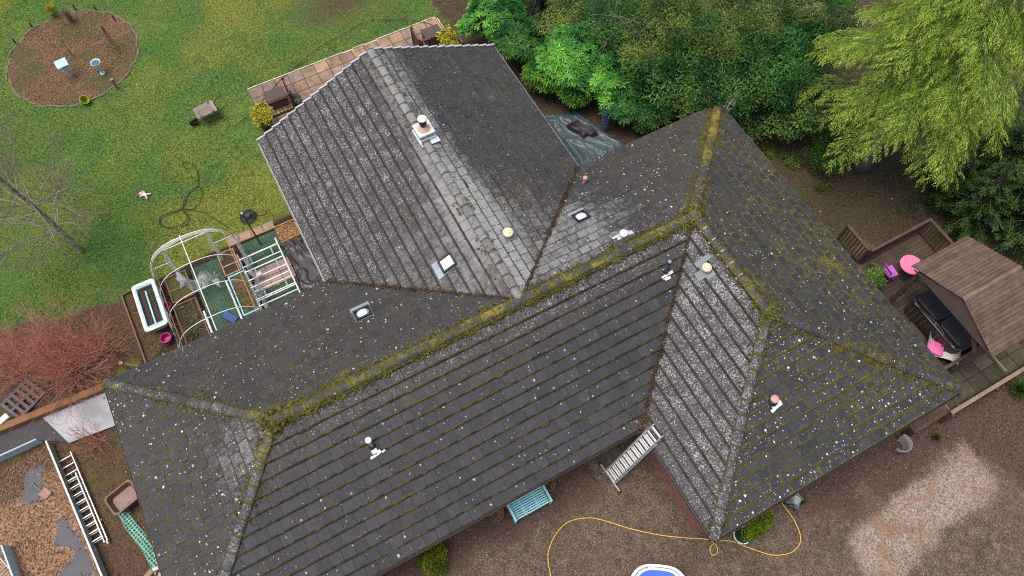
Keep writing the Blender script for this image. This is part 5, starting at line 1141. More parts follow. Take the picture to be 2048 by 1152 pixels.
for x, y0, y1 in ((.42, .72, 1.07), (-.36, .72, 1.07), (.42, .13, .5), (-.36, .13, .5), (.42, -.74, -.38), (-.36, -.74, -.38)): m = MB(); m.beam((x, y0, zf + .03), (x, y1, zf + .03), .05, .04); m.build('brace', M_PGREY, t)
m = MB(); m.box((-.30, .18, zf + .075), (.20, .17, .04), rot3(0, 0, .3), bev=.01); m.box((-.30, .18, zf + .098), (.10, .02, .006), rot3(0, 0, .5)); tag(m.build('step_tray', mk('pale_green_plastic', (.42, .52, .47), .4, .1), loc=(-12.18, 6.75, 0)), 'small pale green tray resting on the scaffold frame', 'tray')
# timber post with brace, dogwood corner: sleeper, grey sheet, dark felt
p = gp(262, 741); t = thing('timber_post', p, 0, 'yellowish timber post with a raking brace by the corner of the roof', 'post'); m = MB(); m.box((0, 0, .35), (.11, .11, .75), bev=.008); m.build('upright', M_WOODP, t); m = MB(); m.beam((.06, -.04, .6), (.5, -.18, .05), .06, .06); m.build('brace', M_WOODP, t)
a, b = gp(-60, 879, .28), gp(212, 770, .28); m = MB(); m.beam(a - (0, 0, .13), b - (0, 0, .13), .24, .26, bev=.012); tag(m.build('sleeper_wall', mk('orange_timber', (.22, .105, .05), .8, .35, 4, dirt=(.12, .10, .04), dirt_amt=.5)), 'low wall of orange brown timber sleepers under the red stemmed shrub', 'wall')
q = [gp(*c, .06)[:2] for c in ((82, 832), (209, 781), (238, 848), (138, 886))]; m = MB(); m.prism([tuple(c) for c in q], .045, .06); N = NT('galvanised_sheet'); v = N.coord(); N.col(N.mix(N.ss(N.noise(v, .9, 4), .35, .65), (.22, .225, .25), (.36, .37, .40))); N.rough(.5); N.b.inputs['Metallic'].default_value = .15
tag(m.build('metal_sheet', N.m), 'pale grey flat sheet lying by the corner of the roof', 'sheet')
q = [gp(*c, .04)[:2] for c in ((-70, 895), (84, 834), (136, 884), (75, 880), (-70, 945))]; m = MB(); m.prism([tuple(c) for c in q], .02, .035); tag(m.build('felt_sheet', mk('dark_felt', (.055, .050, .055), .8, .3, 5)), 'dark felt strip beside the pale grey sheet', 'sheet')
M_PALL = mk('dark_grey_timber', (.11, .105, .11), .85, .3, 6); t = thing('pallet', gp(50, 800), .5, 'grey weathered pallet half hidden under the red stemmed shrub', 'pallet')
for k in range(6): m = MB(); m.box((-.5 + k * .2, 0, .13), (.10, .95, .022)); m.build('slat', M_PALL, t)
for y in (-.42, 0, .42): m = MB(); m.box((0, y, .06), (1.1, .09, .115)); m.build('bearer', M_PALL, t)
# boarded enclosure
hE = .34; e0, e1 = gp(92, 882, hE), gp(204, 1152, hE); d = unit(e1 - e0); e1 = e0 + d * 7.5; n0, n1 = gp(-90, 952, .38), gp(72, 878, .38); w0 = gp(2, 1090, .5); w1 = w0 + d * 5
M_PALEB = mk('blue_grey_board', (.36, .45, .48), .6, .15, 5, dirt=(.22, .25, .2), dirt_amt=.4); M_LIMB = mk('algae_board', (.24, .27, .12), .7, .3, 4, dirt=(.36, .43, .45), dirt_amt=.7)
t = thing('boarded_enclosure', (e0[0], e0[1], 0), 0, 'low enclosure of blue grey boards round a leaf covered dark floor', 'enclosure'); o = np.array([e0[0], e0[1], 0])
m = MB(); m.beam(e0 - (0, 0, hE / 2) - o, e0 + d * 2.3 - (0, 0, hE / 2) - o, .04, hE); m.build('side_board', M_LIMB, t); m = MB(); m.beam(e0 + d * 2.304 - (0, 0, hE / 2) - o, e1 - (0, 0, hE / 2) - o, .04, hE); m.build('side_board', M_PALEB, t)
m = MB(); m.beam(e0 - o + (0, 0, .012), e1 - o + (0, 0, .012), .055, .022); m.build('trim', mk('white_trim', (.62, .64, .58), .6, .2, 5, dirt=(.35, .33, .1), dirt_amt=.5), t)
m = MB(); m.beam(n0 - (0, 0, .19) - o, n1 - (0, 0, .19) - o, .05, .38); m.build('end_board', M_PALEB, t); m = MB(); m.beam(w0 - (0, 0, .25) - o, w1 - (0, 0, .25) - o, .05, .5); m.build('side_board', mk('sky_blue_board', (.42, .56, .62), .5, .12, 5), t)
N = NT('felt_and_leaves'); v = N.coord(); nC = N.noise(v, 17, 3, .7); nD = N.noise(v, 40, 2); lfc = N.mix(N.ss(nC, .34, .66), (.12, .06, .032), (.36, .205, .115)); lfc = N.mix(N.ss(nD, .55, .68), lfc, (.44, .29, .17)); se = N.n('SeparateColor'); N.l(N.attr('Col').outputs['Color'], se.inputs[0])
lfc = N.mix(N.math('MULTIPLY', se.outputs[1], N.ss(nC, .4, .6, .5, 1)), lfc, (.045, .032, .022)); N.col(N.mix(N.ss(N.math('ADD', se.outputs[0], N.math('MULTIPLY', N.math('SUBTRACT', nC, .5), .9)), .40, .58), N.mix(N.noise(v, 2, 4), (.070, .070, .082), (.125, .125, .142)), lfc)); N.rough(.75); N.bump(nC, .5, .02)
pr = np.array([d[1], -d[0], 0])
if np.dot(pr[:2], (w0 - e0)[:2]) < 0: pr = -pr
m = MB(); na, nb_ = 90, 44; G_ = np.array([e0 + d * (7.0 * i / na) + pr * (.02 + 3.3 * j / nb_) for i in range(na + 1) for j in range(nb_ + 1)]); GXf, GYf = G_[:, 0], G_[:, 1]
def clearz(X, Y):
    q = np.full(X.shape, -9.)
    for pl_ in (((100, 1028), (140, 1030), (165, 1085), (205, 1160), (120, 1160), (150, 1105), (115, 1090)), ((50, 945), (82, 940), (90, 985), (75, 1010), (50, 1000))): q = np.maximum(q, poly_sd([tuple(gp(*c)[:2]) for c in pl_], X, Y))
    return sstep(.18, -.18, q + (fbm(X * 2.2, Y * 2.2, 4, 72) - .5) * .5)
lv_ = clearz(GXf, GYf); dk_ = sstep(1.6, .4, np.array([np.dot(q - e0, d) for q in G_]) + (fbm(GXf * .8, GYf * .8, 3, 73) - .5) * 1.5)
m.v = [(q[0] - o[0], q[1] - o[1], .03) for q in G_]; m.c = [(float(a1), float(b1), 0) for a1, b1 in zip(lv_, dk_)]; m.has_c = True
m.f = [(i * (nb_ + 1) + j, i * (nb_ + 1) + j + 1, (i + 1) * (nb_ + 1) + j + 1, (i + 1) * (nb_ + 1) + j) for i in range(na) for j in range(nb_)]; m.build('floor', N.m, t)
n = 9000; U = rng.uniform(0, 6.5, n); Wv = rng.uniform(.03, 2.4, n); X = e0[0] + d[0] * U + pr[0] * Wv; Y = e0[1] + d[1] * U + pr[1] * Wv; k = rng.random(n) < clearz(X, Y) * .8
a, b = dead_leaves(np.stack([X[k], Y[k], .04 + rng.uniform(0, .04, k.sum())], 1), smin=.03, smax=.07, pal=np.array(ORG)); tag(quads_obj('leaf_drift', a, b, M_DEAD), 'drift of orange brown leaves on the dark floor of the enclosure', 'leaves', kind='stuff')
a_, b_ = gp(65, 968, .07), gp(95, 990, .06); t = thing('shovel', a_, math.atan2(b_[1] - a_[1], b_[0] - a_[0]), 'rusty shovel with a wooden handle lying on the enclosure floor', 'shovel')
m = MB(); m.tube([(0, 0, .02), (.42, 0, .0)], .018, 7); m.beam((0, -.06, .02), (0, .06, .02), .025, .025); m.build('handle', M_WOODG, t); m = MB(); V = [(x, y, .0 + .035 * abs(y / .15) + zz) for zz in (0, -.012) for x, y in ((.40, -.13), (.40, 0), (.40, .13), (.70, .14), (.72, 0), (.70, -.14))]; m.add(V, [(0, 1, 4, 5), (1, 2, 3, 4), (11, 10, 7, 6), (10, 9, 8, 7)] + [(i, i + 6, (i + 1) % 6 + 6, (i + 1) % 6) for i in range(6)]); m.build('blade', mk('rusty_blade', (.33, .19, .14), .7, .25), t)
t = thing('wire_rack', gp(5, 1130, .0), 1.95, 'white wire rack standing just inside the left boards of the enclosure', 'rack')
for s in (-1, 1): m = MB(); m.tube([(-.7, s * .18, .0), (-.7, s * .18, .35), (.7, s * .18, .35), (.7, s * .18, 0)], .01, 5); m.build('frame', M_WHITE, t)
for k in range(15): m = MB(); m.tube([(-.68 + k * .097, -.18, .35), (-.68 + k * .097, .18, .35)], .005, 4); m.build('wire', M_WHITE, t)
def ladder(t, L, w, z, x0, rail=(.028, .075), sp=.27, mat=M_ALU, flat=.03, name='rung', off=0.0, y0=0.0):
    for s in (-1, 1): m = MB(); m.box((x0 + L / 2, y0 + s * w / 2, z), (L, rail[0], rail[1]), bev=.004); m.build('rail', mat, t)
    n = int((L - .2) / sp); 
    for k in range(n + 1): m = MB(); m.box((x0 + .12 + off + k * sp, y0, z), (flat, w - rail[0] + .002, .03), bev=.005); m.build(name, mat, t)
a, b_ = gp(126, 910, .15), gp(202, 1090, .1); t = thing('extension_ladder', (a[0], a[1], .05), math.atan2(b_[1] - a[1], b_[0] - a[0]), 'aluminium extension ladder lying alongside the boarded enclosure', 'ladder')
Lr = np.linalg.norm((b_ - a)[:2]); ladder(t, Lr, .44, .045, 0, rail=(.04, .075), flat=.04); ladder(t, Lr - .75, .36, .125, .78, rail=(.04, .075), flat=.04, y0=-.03)
for s in (-1, 1): R = rot3(pi / 2, 0, 0); m = MB(); m.lathe([(.06, -.02), (.06, .02)], (Lr + .03, s * .2, .06), 12, R=R); m.build('wheel', M_WHITE, t)
# brown planter chair, green netting, stones
p = gp(258, 1000); t = thing('wheelbarrow', p, 1.85, 'brown plastic barrow tray standing by the house wall under the eaves', 'barrow'); M_BRP = mk('brown_plastic', (.12, .06, .045), .45, .15, dirt=(.20, .13, .11), dirt_amt=.4)
m = MB(); loft(m, [rrect(.52, .66, .1, .0), rrect(.66, .86, .13, .40), rrect(.72, .92, .14, .41), rrect(.72, .92, .14, .44), rrect(.62, .82, .12, .44), rrect(.48, .60, .1, .12)]); m.build('tray', M_BRP, t, smooth=35); m = MB(); loft(m, [rrect(.54, .68, .1, .22), rrect(.3, .4, .1, .26)], False, True); m.build('soil', mk('pinkish_rubble', (.27, .19, .17), .9, .5, 14), t)
q = [gp(*c, .04) for c in ((225, 1013), (246, 1000), (322, 1120), (312, 1152))]; N = NT('green_netting'); v = N.coord(); sp = N.n('SeparateXYZ'); N.l(v, sp.inputs[0]); gx_ = N.math('ADD', N.math('MULTIPLY', sp.outputs[0], .93), N.math('MULTIPLY', sp.outputs[1], .36)); gy_ = N.math('SUBTRACT', N.math('MULTIPLY', sp.outputs[1], .93), N.math('MULTIPLY', sp.outputs[0], .36))
g = N.math('MINIMUM', N.math('PINGPONG', N.math('MULTIPLY', gx_, 10.), .5), N.math('PINGPONG', N.math('MULTIPLY', gy_, 10.), .5)); al = N.ss(g, .10, .17, 1.0, 0.0); N.col(N.mix(N.noise(v, 3, 3), (.10, .42, .30), (.22, .52, .42))); N.rough(.5); N.l(N.math('MAXIMUM', al, .16), N.b.inputs['Alpha'])
tt = tarp('garden_netting', [c[:2] for c in q], 'strip of green plastic netting along the house wall', N.m, z=.05, amp=.05, seed=8); tt['category'] = 'netting'
for k, (px, py, s, mt, lb) in enumerate(((312, 1138, .09, (.6, .57, .52), 'small white stone at the foot of the green netting'), (300, 1148, .13, (.30, .22, .17), 'buff brick shaped stone below the white one by the netting'), (321, 1150, .08, (.45, .33, .28), 'pinkish stone tight against the eaves by the netting'))):
    m = MB(); R = rot3(.1 * k, .1, .5 * k); m.box((0, 0, s * .4), (s * 2, s * 1.3, s * .8), R, bev=s * .25); tag(m.build('stone', mk('stone_%d' % k, mt, .9, .2), loc=gp(px, py)), lb, 'stone')
# ------------------------------------------------------------------ front of the house: bench, pots, ladder, hose, boat
def FZ(px, py, z=0): return gp(px, py, z)
# turquoise slatted bench, back to the wall
t = thing('garden_bench', (-7.96, -4.36, 0), 0, 'turquoise painted slatted garden bench against the front wall', 'bench')
bw, bd = 1.28, .60
for x in (-bw / 2 + .035, bw / 2 - .035):
    for y, h_ in ((-bd / 2 + .03, .62), (bd / 2 - .02, .80)): m = MB(); m.box((x, y, h_ / 2), (.06, .06, h_), bev=.005); m.build('leg', M_TEAL, t)
    m = MB(); m.box((x, -.02, .64), (.075, bd + .04, .035), bev=.006); m.build('armrest', M_TEAL, t)
m = MB()
for k in range(8): m.box((0, -bd / 2 + .035 + k * .070, .43), (bw - .15, .050, .025), bev=.004)
for x in (-.24, .22): m.box((x, -.02, .405), (.05, bd - .06, .03))
m.build('seat', M_TEAL, t)
m = MB()
for k in range(3): m.box((0, bd / 2 - .01 + .012 * k, .52 + k * .11), (bw - .13, .022, .07), rot3(-.1, 0, 0), bev=.004)
m.box((0, bd / 2 + .02, .83), (bw - .02, .06, .05), bev=.006); m.build('backrest', M_TEAL, t)
M_STONEP = mk('grey_brown_pot', (.125, .10, .088), .8, .2)
def leafy_pot(p, lb, extra=None):
    t = pot('plant_pot', lb, p, .25, .42, M_STONEP, M_SOIL, group='plant pots beside the bench', cat='plant pot'); n = 260; a = rng.uniform(0, 6.28, n); r = .20 * np.sqrt(rng.random(n))
    Q, Cc = dead_leaves(np.stack([r * np.cos(a), r * np.sin(a), .33 + rng.uniform(0, .05, n)], 1), smin=.04, smax=.08, pal=np.array(ORG)); quads_obj('dead_leaves', Q, Cc, M_DEAD, t); return t
t1 = leafy_pot(FZ(1096, 966, .42) * (1, 1, 0), 'round brown pot of dead leaves with dark sprigs, beside the bench end nearer the doorstep')
Q, Cc = leaf_cloud([(0, .05, .36, .13)], 90, .08, .5, [(.03, .04, .015), (.05, .06, .02)]); quads_obj('plant', Q, Cc, M_LEAF, t1)
t2 = leafy_pot(FZ(992, 1026, .42) * (1, 1, 0), 'round brown pot of orange dead leaves with a white label, beside the lower bench end')
m = MB(); m.box((.06, .16, .42), (.10, .035, .02), rot3(0, .2, -.6)); m.build('plant_label', M_WHITE, t2)
# doorstep slabs
m = MB()
for k in range(2): m.box((-4.84 + k * .60, -4.35, .03), (.58, .66, .06), bev=.008)
tag(m.build('doorstep', mk('mossy_paving', (.10, .095, .065), .85, .3, 4, dirt=(.06, .06, .03), dirt_amt=.6)), 'two dark mossy slabs at the front door', kind='structure')
# extension ladder leaning on the gutter of the wing
b0 = np.array([-5.42, -4.86, .06]); tp = FZ(1310, 868, 2.78); d = tp - b0; Ld = np.linalg.norm(d); az = math.atan2(d[1], d[0]); el = math.asin(d[2] / Ld)
t = thing('extension_ladder', b0, 0, 'aluminium extension ladder leaning against the gutter of the front wing', 'ladder')
Mx = Matrix.Rotation(az, 4, 'Z') @ Matrix.Rotation(-el, 4, 'Y'); M_ALUB = mk('bright_aluminium', (.74, .75, .76), .35, .08, metal=.25); M_RAIL = mk('rail_aluminium', (.50, .51, .52), .4, .12, metal=.4)
def lad(L0, L1, w, z, sp, off, tread):
    for s in (-1, 1): m = MB(); m.box(((L0 + L1) / 2, s * w / 2, z), (L1 - L0, .03, .075), bev=.004); m.build('rail', M_RAIL, t, mtx=Mx)
    x = L0 + off
    while x < L1 - .08: m = MB(); m.box((x, 0, z), (tread, w - .028, .03), bev=.004); m.build('rung', M_ALUB, t, mtx=Mx); x += sp
lad(0, Ld * .93, .48, 0, .25, .18, .075); lad(.35, Ld + .28, .40, .075, .25, .07, .07)
m = MB(); m.box((.12, 0, -.02), (.06, 1.02, .05), bev=.006); m.build('stabiliser_bar', M_ALU, t, mtx=Mx)
for s in (-1, 1): m = MB(); m.box((.11, s * .52, -.02), (.08, .05, .07)); m.build('foot', M_CABLE, t, mtx=Mx)
# yellow hose
hp = [(1108, 1170), (1099, 1140), (1096, 1110), (1103, 1085), (1115, 1064), (1132, 1047), (1155, 1038), (1185, 1036), (1215, 1043), (1260, 1057), (1320, 1070), (1375, 1076), (1410, 1078), (1427, 1085), (1435, 1097), (1433, 1108), (1425, 1110), (1420, 1101), (1424, 1090), (1440, 1082), (1465, 1083), (1500, 1096), (1535, 1108), (1560, 1110), (1584, 1104), (1599, 1088), (1600, 1068), (1588, 1040), (1574, 1020), (1564, 1006)]
P = [FZ(x, y, .03) for x, y in hp] ; P[16] = P[16] + np.array([0, 0, .02]); P[18] = P[18] + np.array([0, 0, .025]); P += [P[-1] + np.array([-.05, .35, .25])]
m = MB(); m.tube(smooth_path(P, 7), .0165, 7); tag(m.build('garden_hose', mk('yellow_hose', (.68, .40, .10), .45, .08, bump=0), smooth=True), 'long yellow garden hose curling across the gravel drive', 'hose')
# hose reel by the wall
p = FZ(1583, 1005); t = thing('hose_reel', p, .45, 'grey hose reel with coiled hose standing by the end wall', 'hose reel'); R = rot3(0, pi / 2, 0)
m = MB(); 
for s in (-1, 1): m.tube([(s * .18, -.18, 0), (s * .18, 0, .42), (s * .18, .18, 0)], .015, 6)
m.tube([(-.18, -.18, .02), (.18, -.18, .02)], .013, 5); m.tube([(-.18, .18, .02), (.18, .18, .02)], .013, 5); m.build('frame', M_CABLE, t)
m = MB()
for s in (-1, 1): m.lathe([(.05, s * .15), (.20, s * .15 - .01), (.205, s * .15), (.20, s * .15 + .01), (.05, s * .15 + .008)], (0, 0, .30), 20, R=R)
m.lathe([(.07, -.15), (.07, .15)], (0, 0, .30), 14, R=R); dr_ = m.build('drum', M_PGREY, t, smooth=40)
m = MB(); th = np.linspace(0, 2 * pi * 12, 260); m.tube(np.stack([-.13 + .26 * np.abs(((th / (2 * pi * 4)) % 2) - 1), (.10 + .022 * (th / (2 * pi * 4))) * np.cos(th), .30 + (.10 + .022 * (th / (2 * pi * 4))) * np.sin(th)], 1), .013, 5); m.build('coiled_hose', mk('pale_hose', (.52, .53, .55), .5, .1, bump=0), dr_, smooth=True)
m = MB(); m.tube([(.18, 0, .30), (.27, 0, .30), (.27, .08, .38), (.34, .08, .38)], .012, 6); m.build('crank', M_WHITE, t)
# pot with white rim, little conifer hedge by the wing corner
p = FZ(1479, 1073); pot('plant_pot', 'white rimmed pot with a spiky dark green plant by the wing corner', p, .27, .34, mk('white_rim_pot', (.62, .62, .60), .5, .1), M_SOIL, cat='plant pot')
tuft('spiky_plant', 'spiky dark green plant growing from the white rimmed pot', 'plant', (p[0], p[1], .24), 90, .34, .9, [(.015, .09, .045), (.02, .12, .06), (.01, .06, .03)], w=.03)
LIME = [(.13, .22, .012), (.19, .28, .015), (.09, .16, .012), (.24, .30, .03)]
p = FZ(1512, 1056, .3); bush('conifer_shrub', 'bright lime green clipped conifer against the end wall', 'shrub', (p[0], p[1], 0), [(-.35, -.04, .32, .22), (-.1, 0, .38, .27), (.18, .02, .40, .27), (.4, .06, .36, .22)], 3200, .06, .5, LIME, up=.6)
p = FZ(868, 1122, .3); bush('conifer_shrub', 'yellow green conifer growing alone at the edge of the gravel below the bench', 'shrub', (p[0], p[1], 0), [(0, 0, .42, .36), (.22, .12, .36, .26), (-.2, .1, .3, .26), (.05, -.24, .28, .24), (-.15, -.2, .38, .22), (.1, .3, .45, .22)], 4200, .065, .5, [(.09, .14, .015), (.17, .22, .02), (.26, .27, .025), (.13, .19, .02)], up=.6)
for px, py, lb in ((1600, 1003, 'thin pale weeds growing beside the hose reel'), (1870, 876, 'yellowish grass tuft under the end of the fence'), (2034, 782, 'large clump of green strap leaves beside the fence')):
    q = FZ(px, py); big = px > 2000
    tuft('grass_tuft', lb, 'grass tuft', q, 420 if big else 150, .55 if big else .34, .9, [(.07, .15, .03), (.10, .19, .03), (.05, .11, .03)] if big else [(.12, .14, .03), (.16, .14, .05), (.09, .10, .03)], w=.02 if big else .01)
# moulded basket chair half under the eaves
p = FZ(1792, 893); t = thing('basket_chair', p, .5, 'grey curved basket standing on the leaves under the end eaves', 'basket'); N = NT('grey_wicker'); v = N.coord(); wv = N.n('TexWave'); wv.inputs['Scale'].default_value = 13; N.l(v, wv.inputs['Vector']); N.col(N.mix(wv.outputs[1], (.14, .13, .12), (.34, .33, .32))); N.rough(.7)
m = MB(); th = np.linspace(-.3, pi + .3, 22); V = []
for r, z in ((.20, .02), (.27, .30), (.30, .46), (.255, .46), (.235, .28), (.17, .05)): V += [(r * math.cos(a), -r * math.sin(a), z) for a in th]
m.add(V, [(i * 22 + k, i * 22 + k + 1, (i + 1) * 22 + k + 1, (i + 1) * 22 + k) for i in range(5) for k in range(21)]); m.build('shell', N.m, t, smooth=True); m = MB(); m.tube([(.28 * math.cos(a), -.28 * math.sin(a), .47) for a in th], .02, 6); m.build('rim', N.m, t, smooth=True)
# small boat nosing into the drive
bq, bl, br = FZ(1318, 1129, .5), FZ(1245, 1156, .5), FZ(1368, 1156, .5); mid = (bl + br) / 2; dirb = np.array([bq[0] - mid[0], bq[1] - mid[1]]); 
fw = unit(np.array([.55, .835])); rt = np.array([fw[1], -fw[0]]); LB, HB = 3.2, .98
cb = bq[:2] - fw * (LB / 2 - .0); t = thing('dinghy', (cb[0], cb[1], .06), math.atan2(fw[1], fw[0]), 'white rimmed dinghy with a bright blue inside, parked on the gravel', 'boat')
def hull(sc, z, bow=.0): 
    o = []
    for a in np.linspace(0, 2 * pi, 40, endpoint=False):
        c_, s_2 = math.cos(a), math.sin(a); o.append((LB / 2 * sc[0] * np.sign(c_) * abs(c_) ** .72 + bow, HB * sc[1] * np.sign(s_2) * abs(s_2) ** .62, z))
    return o
M_HULL = mk('white_gelcoat', (.80, .82, .84), .25, .04); M_BLUEB = mk('bright_blue_cover', (.012, .10, .62), .3, .08)
m = MB(); loft(m, [hull((.70, .55), 0), hull((.88, .86), .22), hull((.985, .985), .42), hull((1, 1), .44), hull((1, 1), .475), hull((.965, .93), .49), hull((.955, .91), .47)], True, False); m.build('hull', M_HULL, t, smooth=35)
m = MB(); loft(m, [hull((.955, .91), .465), hull((.945, .89), .455)], False, False); m.build('seam', mk('navy_line', (.05, .06, .09), .5, .05), t)
m = MB(); loft(m, [hull((.945, .89), .462), hull((.905, .82), .475), hull((.90, .81), .46)], False, False); m.build('inner_rim', M_HULL, t, smooth=35)
m = MB(); loft(m, [hull((.90, .81), .458), hull((.6, .5), .43), hull((.2, .2), .425)], False, True); m.build('floor', M_BLUEB, t, smooth=35)
m = MB(); 

hp_ = hull((.932, .868), .482)
for k, a in enumerate((.22, .30, .44, .60, .68, .76, .86)):
    c_, s_2 = math.cos(a), math.sin(a); x_, y_ = LB / 2 * .932 * abs(c_) ** .72, HB * .868 * abs(s_2) ** .62; m.box((x_, y_, .4725 + .012), (.022, .040 if k % 2 else .028, .006), rot3(0, 0, .5 + .4 * (k % 3 - 1)))
m.build('lettering', mk('dark_letters', (.10, .10, .12), .5), t)
m = MB(); m.box((.82, .02, .452), (.10, .52, .006), rot3(0, 0, .12), bev=.002); m.build('stripe', mk('cyan_mark', (.05, .42, .85), .4), t)
# ------------------------------------------------------------------ right side: deck, hot tub under a shelter, table and chair
M_DECK = NT('dark_decking'); v = M_DECK.coord(); N = M_DECK; c = N.mix(N.ss(N.noise(v, 1.4, 5, .65), .35, .68), (.048, .030, .020), (.090, .062, .038)); c = N.mix(1.0, c, N.attr('Col').outputs['Color'], 'MULTIPLY'); c = N.mix(N.ss(N.noise(v, 2.5, 4), .55, .75, 0, .5), c, (.045, .045, .02)); N.col(c); N.rough(.65); N.bump(N.noise(v, 40, 2), .3, .006); M_DECK = N.m
M_WOODD = mk('dark_stained_timber', (.088, .052, .040), .65, .3, 5, dirt=(.05, .04, .03), dirt_amt=.4)
ZD = .32; m = MB()
for k in range(31):
    y = -7.02 + k * .145
    if y < -2.66: kk = rnd.uniform(.75, 1.2); m.box((6.70, y, ZD - .014), (4.6, .139, .028), col=(kk, kk, kk), bev=.004)
m2 = MB(); m2.box((6.70, -4.85, ZD / 2 - .03), (4.5, 4.36, ZD - .02)); dk = m2.build('deck', mk('deck_void', (.02, .015, .012), .9)); tag(dk, 'dark brown timber deck beside the house', kind='structure'); tag(m.build('deck_boards', M_DECK), 'dark brown deck boards running out from the house', kind='structure')
a, b_, c_ = FZ(1738, 526, 1.2), FZ(1835, 481, 1.2), FZ(1884, 507, 1.2)
def rail_run(segs, lb, h=.92): return balustrade('balustrade', segs, h, M_WOODD, lb, z0=ZD, gap=.125, group='deck railings', cap=.10)
rail_run([((6.30, -2.70), (8.90, -2.70)), ((8.90, -2.70), (8.90, -4.2))], 'dark timber railing round the outer corner of the deck')
rail_run([((6.22, -1.55), (6.22, -2.62))], 'short dark slatted railing beside the deck steps by the eaves')
m = MB()
for k in range(2): m.box((6.75, -2.40 + k * .28, .22 - k * .11), (.95, .27, .05), bev=.004)
tag(m.build('deck_steps', M_WOODD), 'two dark timber steps up to the deck', 'steps')
t = thing('deck_fence', (6.6, -7.08, 0), 0, 'solid brown boarded side of the deck behind the white lounger', 'fence')
m = MB(); m.beam((-1.7, 0, ZD + .62), (2.35, 0, ZD + .62), .11, .04, bev=.005); m.build('handrail', M_WOODD, t)
for k in range(18): m = MB(); m.box((-1.6 + k * .225, .0, .47), (.215, .03, .90)); m.build('board', M_WOODD, t)
# shelter with a boarded gable roof
GX0, GX1, GY0, GY1, GZE, GZR = 5.90, 8.22, -7.56, -4.06, 2.72, 3.46; gyc = (GY0 + GY1) / 2 + .03
t = thing('hot_tub_shelter', ((GX0 + GX1) / 2, gyc, ZD), 0, 'brown timber shelter with a boarded gable roof over the hot tub', 'shelter'); o = np.array([(GX0 + GX1) / 2, gyc, ZD])
N = NT('brown_roof_board'); v = N.coord(); c = N.mix(1.0, N.attr('Col').outputs['Color'], N.ss(N.noise(v, 3.0, 5, .65), .25, .75, .65, 1.3), 'MULTIPLY'); mp = N.n('Mapping'); mp.inputs['Scale'].default_value = (1.5, 30, 30); N.l(v, mp.inputs[0]); c = N.mix(1.0, c, N.ss(N.noise(mp.outputs[0], 1, 3), .3, .7, .75, 1.2), 'MULTIPLY'); c = N.mix(N.ss(N.noise(v, 26, 2), .68, .74, 0, .6), c, (.035, .025, .02)); N.col(c); N.rough(.75); M_RB = N.m
for s in (1, -1):
    ye = (GY1 if s > 0 else GY0) - gyc; L = math.hypot(ye, GZR - GZE); n = 15; m = MB()
    for k in range(n):
        t0, t1 = k / n, (k + 1) / n + .012; y0, y1 = ye * (1 - t0), ye * (1 - t1); z0, z1 = GZE + (GZR - GZE) * t0, GZE + (GZR - GZE) * t1; kk = rnd.uniform(.82, 1.15); cc = (.122 * kk, .080 * kk, .058 * kk)
        m.beam((GX0 - o[0], (y0 + y1) / 2, (z0 + z1) / 2 - ZD), (GX1 - o[0], (y0 + y1) / 2, (z0 + z1) / 2 - ZD), L / n * .90, .025, cc, up=(0, -(z1 - z0) * np.sign(y1 - y0) * 1, abs(y1 - y0)) if True else (0, 0, 1))
        m.beam((GX0 - o[0], (y0 * .94 + y1 * .06), z0 - ZD - .006), (GX1 - o[0], (y0 * .94 + y1 * .06), z0 - ZD - .006), .02, .02, (.03, .022, .018))
    m.build('roof', M_RB, t)
m = MB(); m.beam((GX0 - o[0] - .003, 0, GZR - ZD + .012), (GX1 - o[0] + .003, 0, GZR - ZD + .012), .10, .03, (.17, .12, .09)); m.build('ridge_board', M_RB, t)
gx_ = GX0 + .04 - o[0]; N = NT('gable_board'); v = N.coord(); sp = N.n('SeparateXYZ'); N.l(v, sp.inputs[0]); st = N.ss(N.math('PINGPONG', N.math('MULTIPLY', sp.outputs[2], 9.0), .5), .0, .12); N.col(N.mix(st, (.03, .022, .02), N.mix(N.noise(v, 4, 4), (.10, .072, .060), (.17, .125, .105)))); N.rough(.8); M_GB = N.m
for xg, sg in ((gx_, 1), (GX1 - .16 - o[0], -1)):
    m = MB(); m.add([(xg, GY0 + .12 - gyc, GZE - ZD - .10), (xg, GY1 - .12 - gyc, GZE - ZD - .10), (xg, .30, GZR - ZD - .17), (xg, -.30, GZR - ZD - .17), (xg + .03 * sg, GY0 + .12 - gyc, GZE - ZD - .10), (xg + .03 * sg, GY1 - .12 - gyc, GZE - ZD - .10), (xg + .03 * sg, .30, GZR - ZD - .17), (xg + .03 * sg, -.30, GZR - ZD - .17)], [(0, 1, 2, 3), (7, 6, 5, 4), (0, 4, 5, 1), (1, 5, 6, 2), (2, 6, 7, 3), (3, 7, 4, 0)]); m.build('gable', M_GB, t)
PX_ = (GX0 + .22 - o[0], GX1 - .22 - o[0]); PY_ = (GY0 + .30 - gyc, GY1 - .30 - gyc); hb = GZE - ZD - .12
for x in PX_:
    for y in PY_:
        m = MB(); m.box((x, y, hb / 2), (.13, .13, hb), bev=.008); m.build('post', M_WOODD, t); sy_ = -np.sign(y); m = MB(); m.beam((x, y + sy_ * .06, hb - .62), (x, y + sy_ * .62, hb - .04), .09, .10); m.build('brace', mk('lighter_brace', (.13, .075, .05), .7, .25) if x < 0 else M_WOODD, t)
    m = MB(); m.beam((x, PY_[0], hb + .065), (x, PY_[1], hb + .065), .12, .13); m.build('beam', M_WOODD, t)
for y in PY_: m = MB(); m.beam((PX_[0], y, hb + .14), (PX_[1], y, hb + .14), .10, .02); m.build('wall_plate', M_WOODD, t)
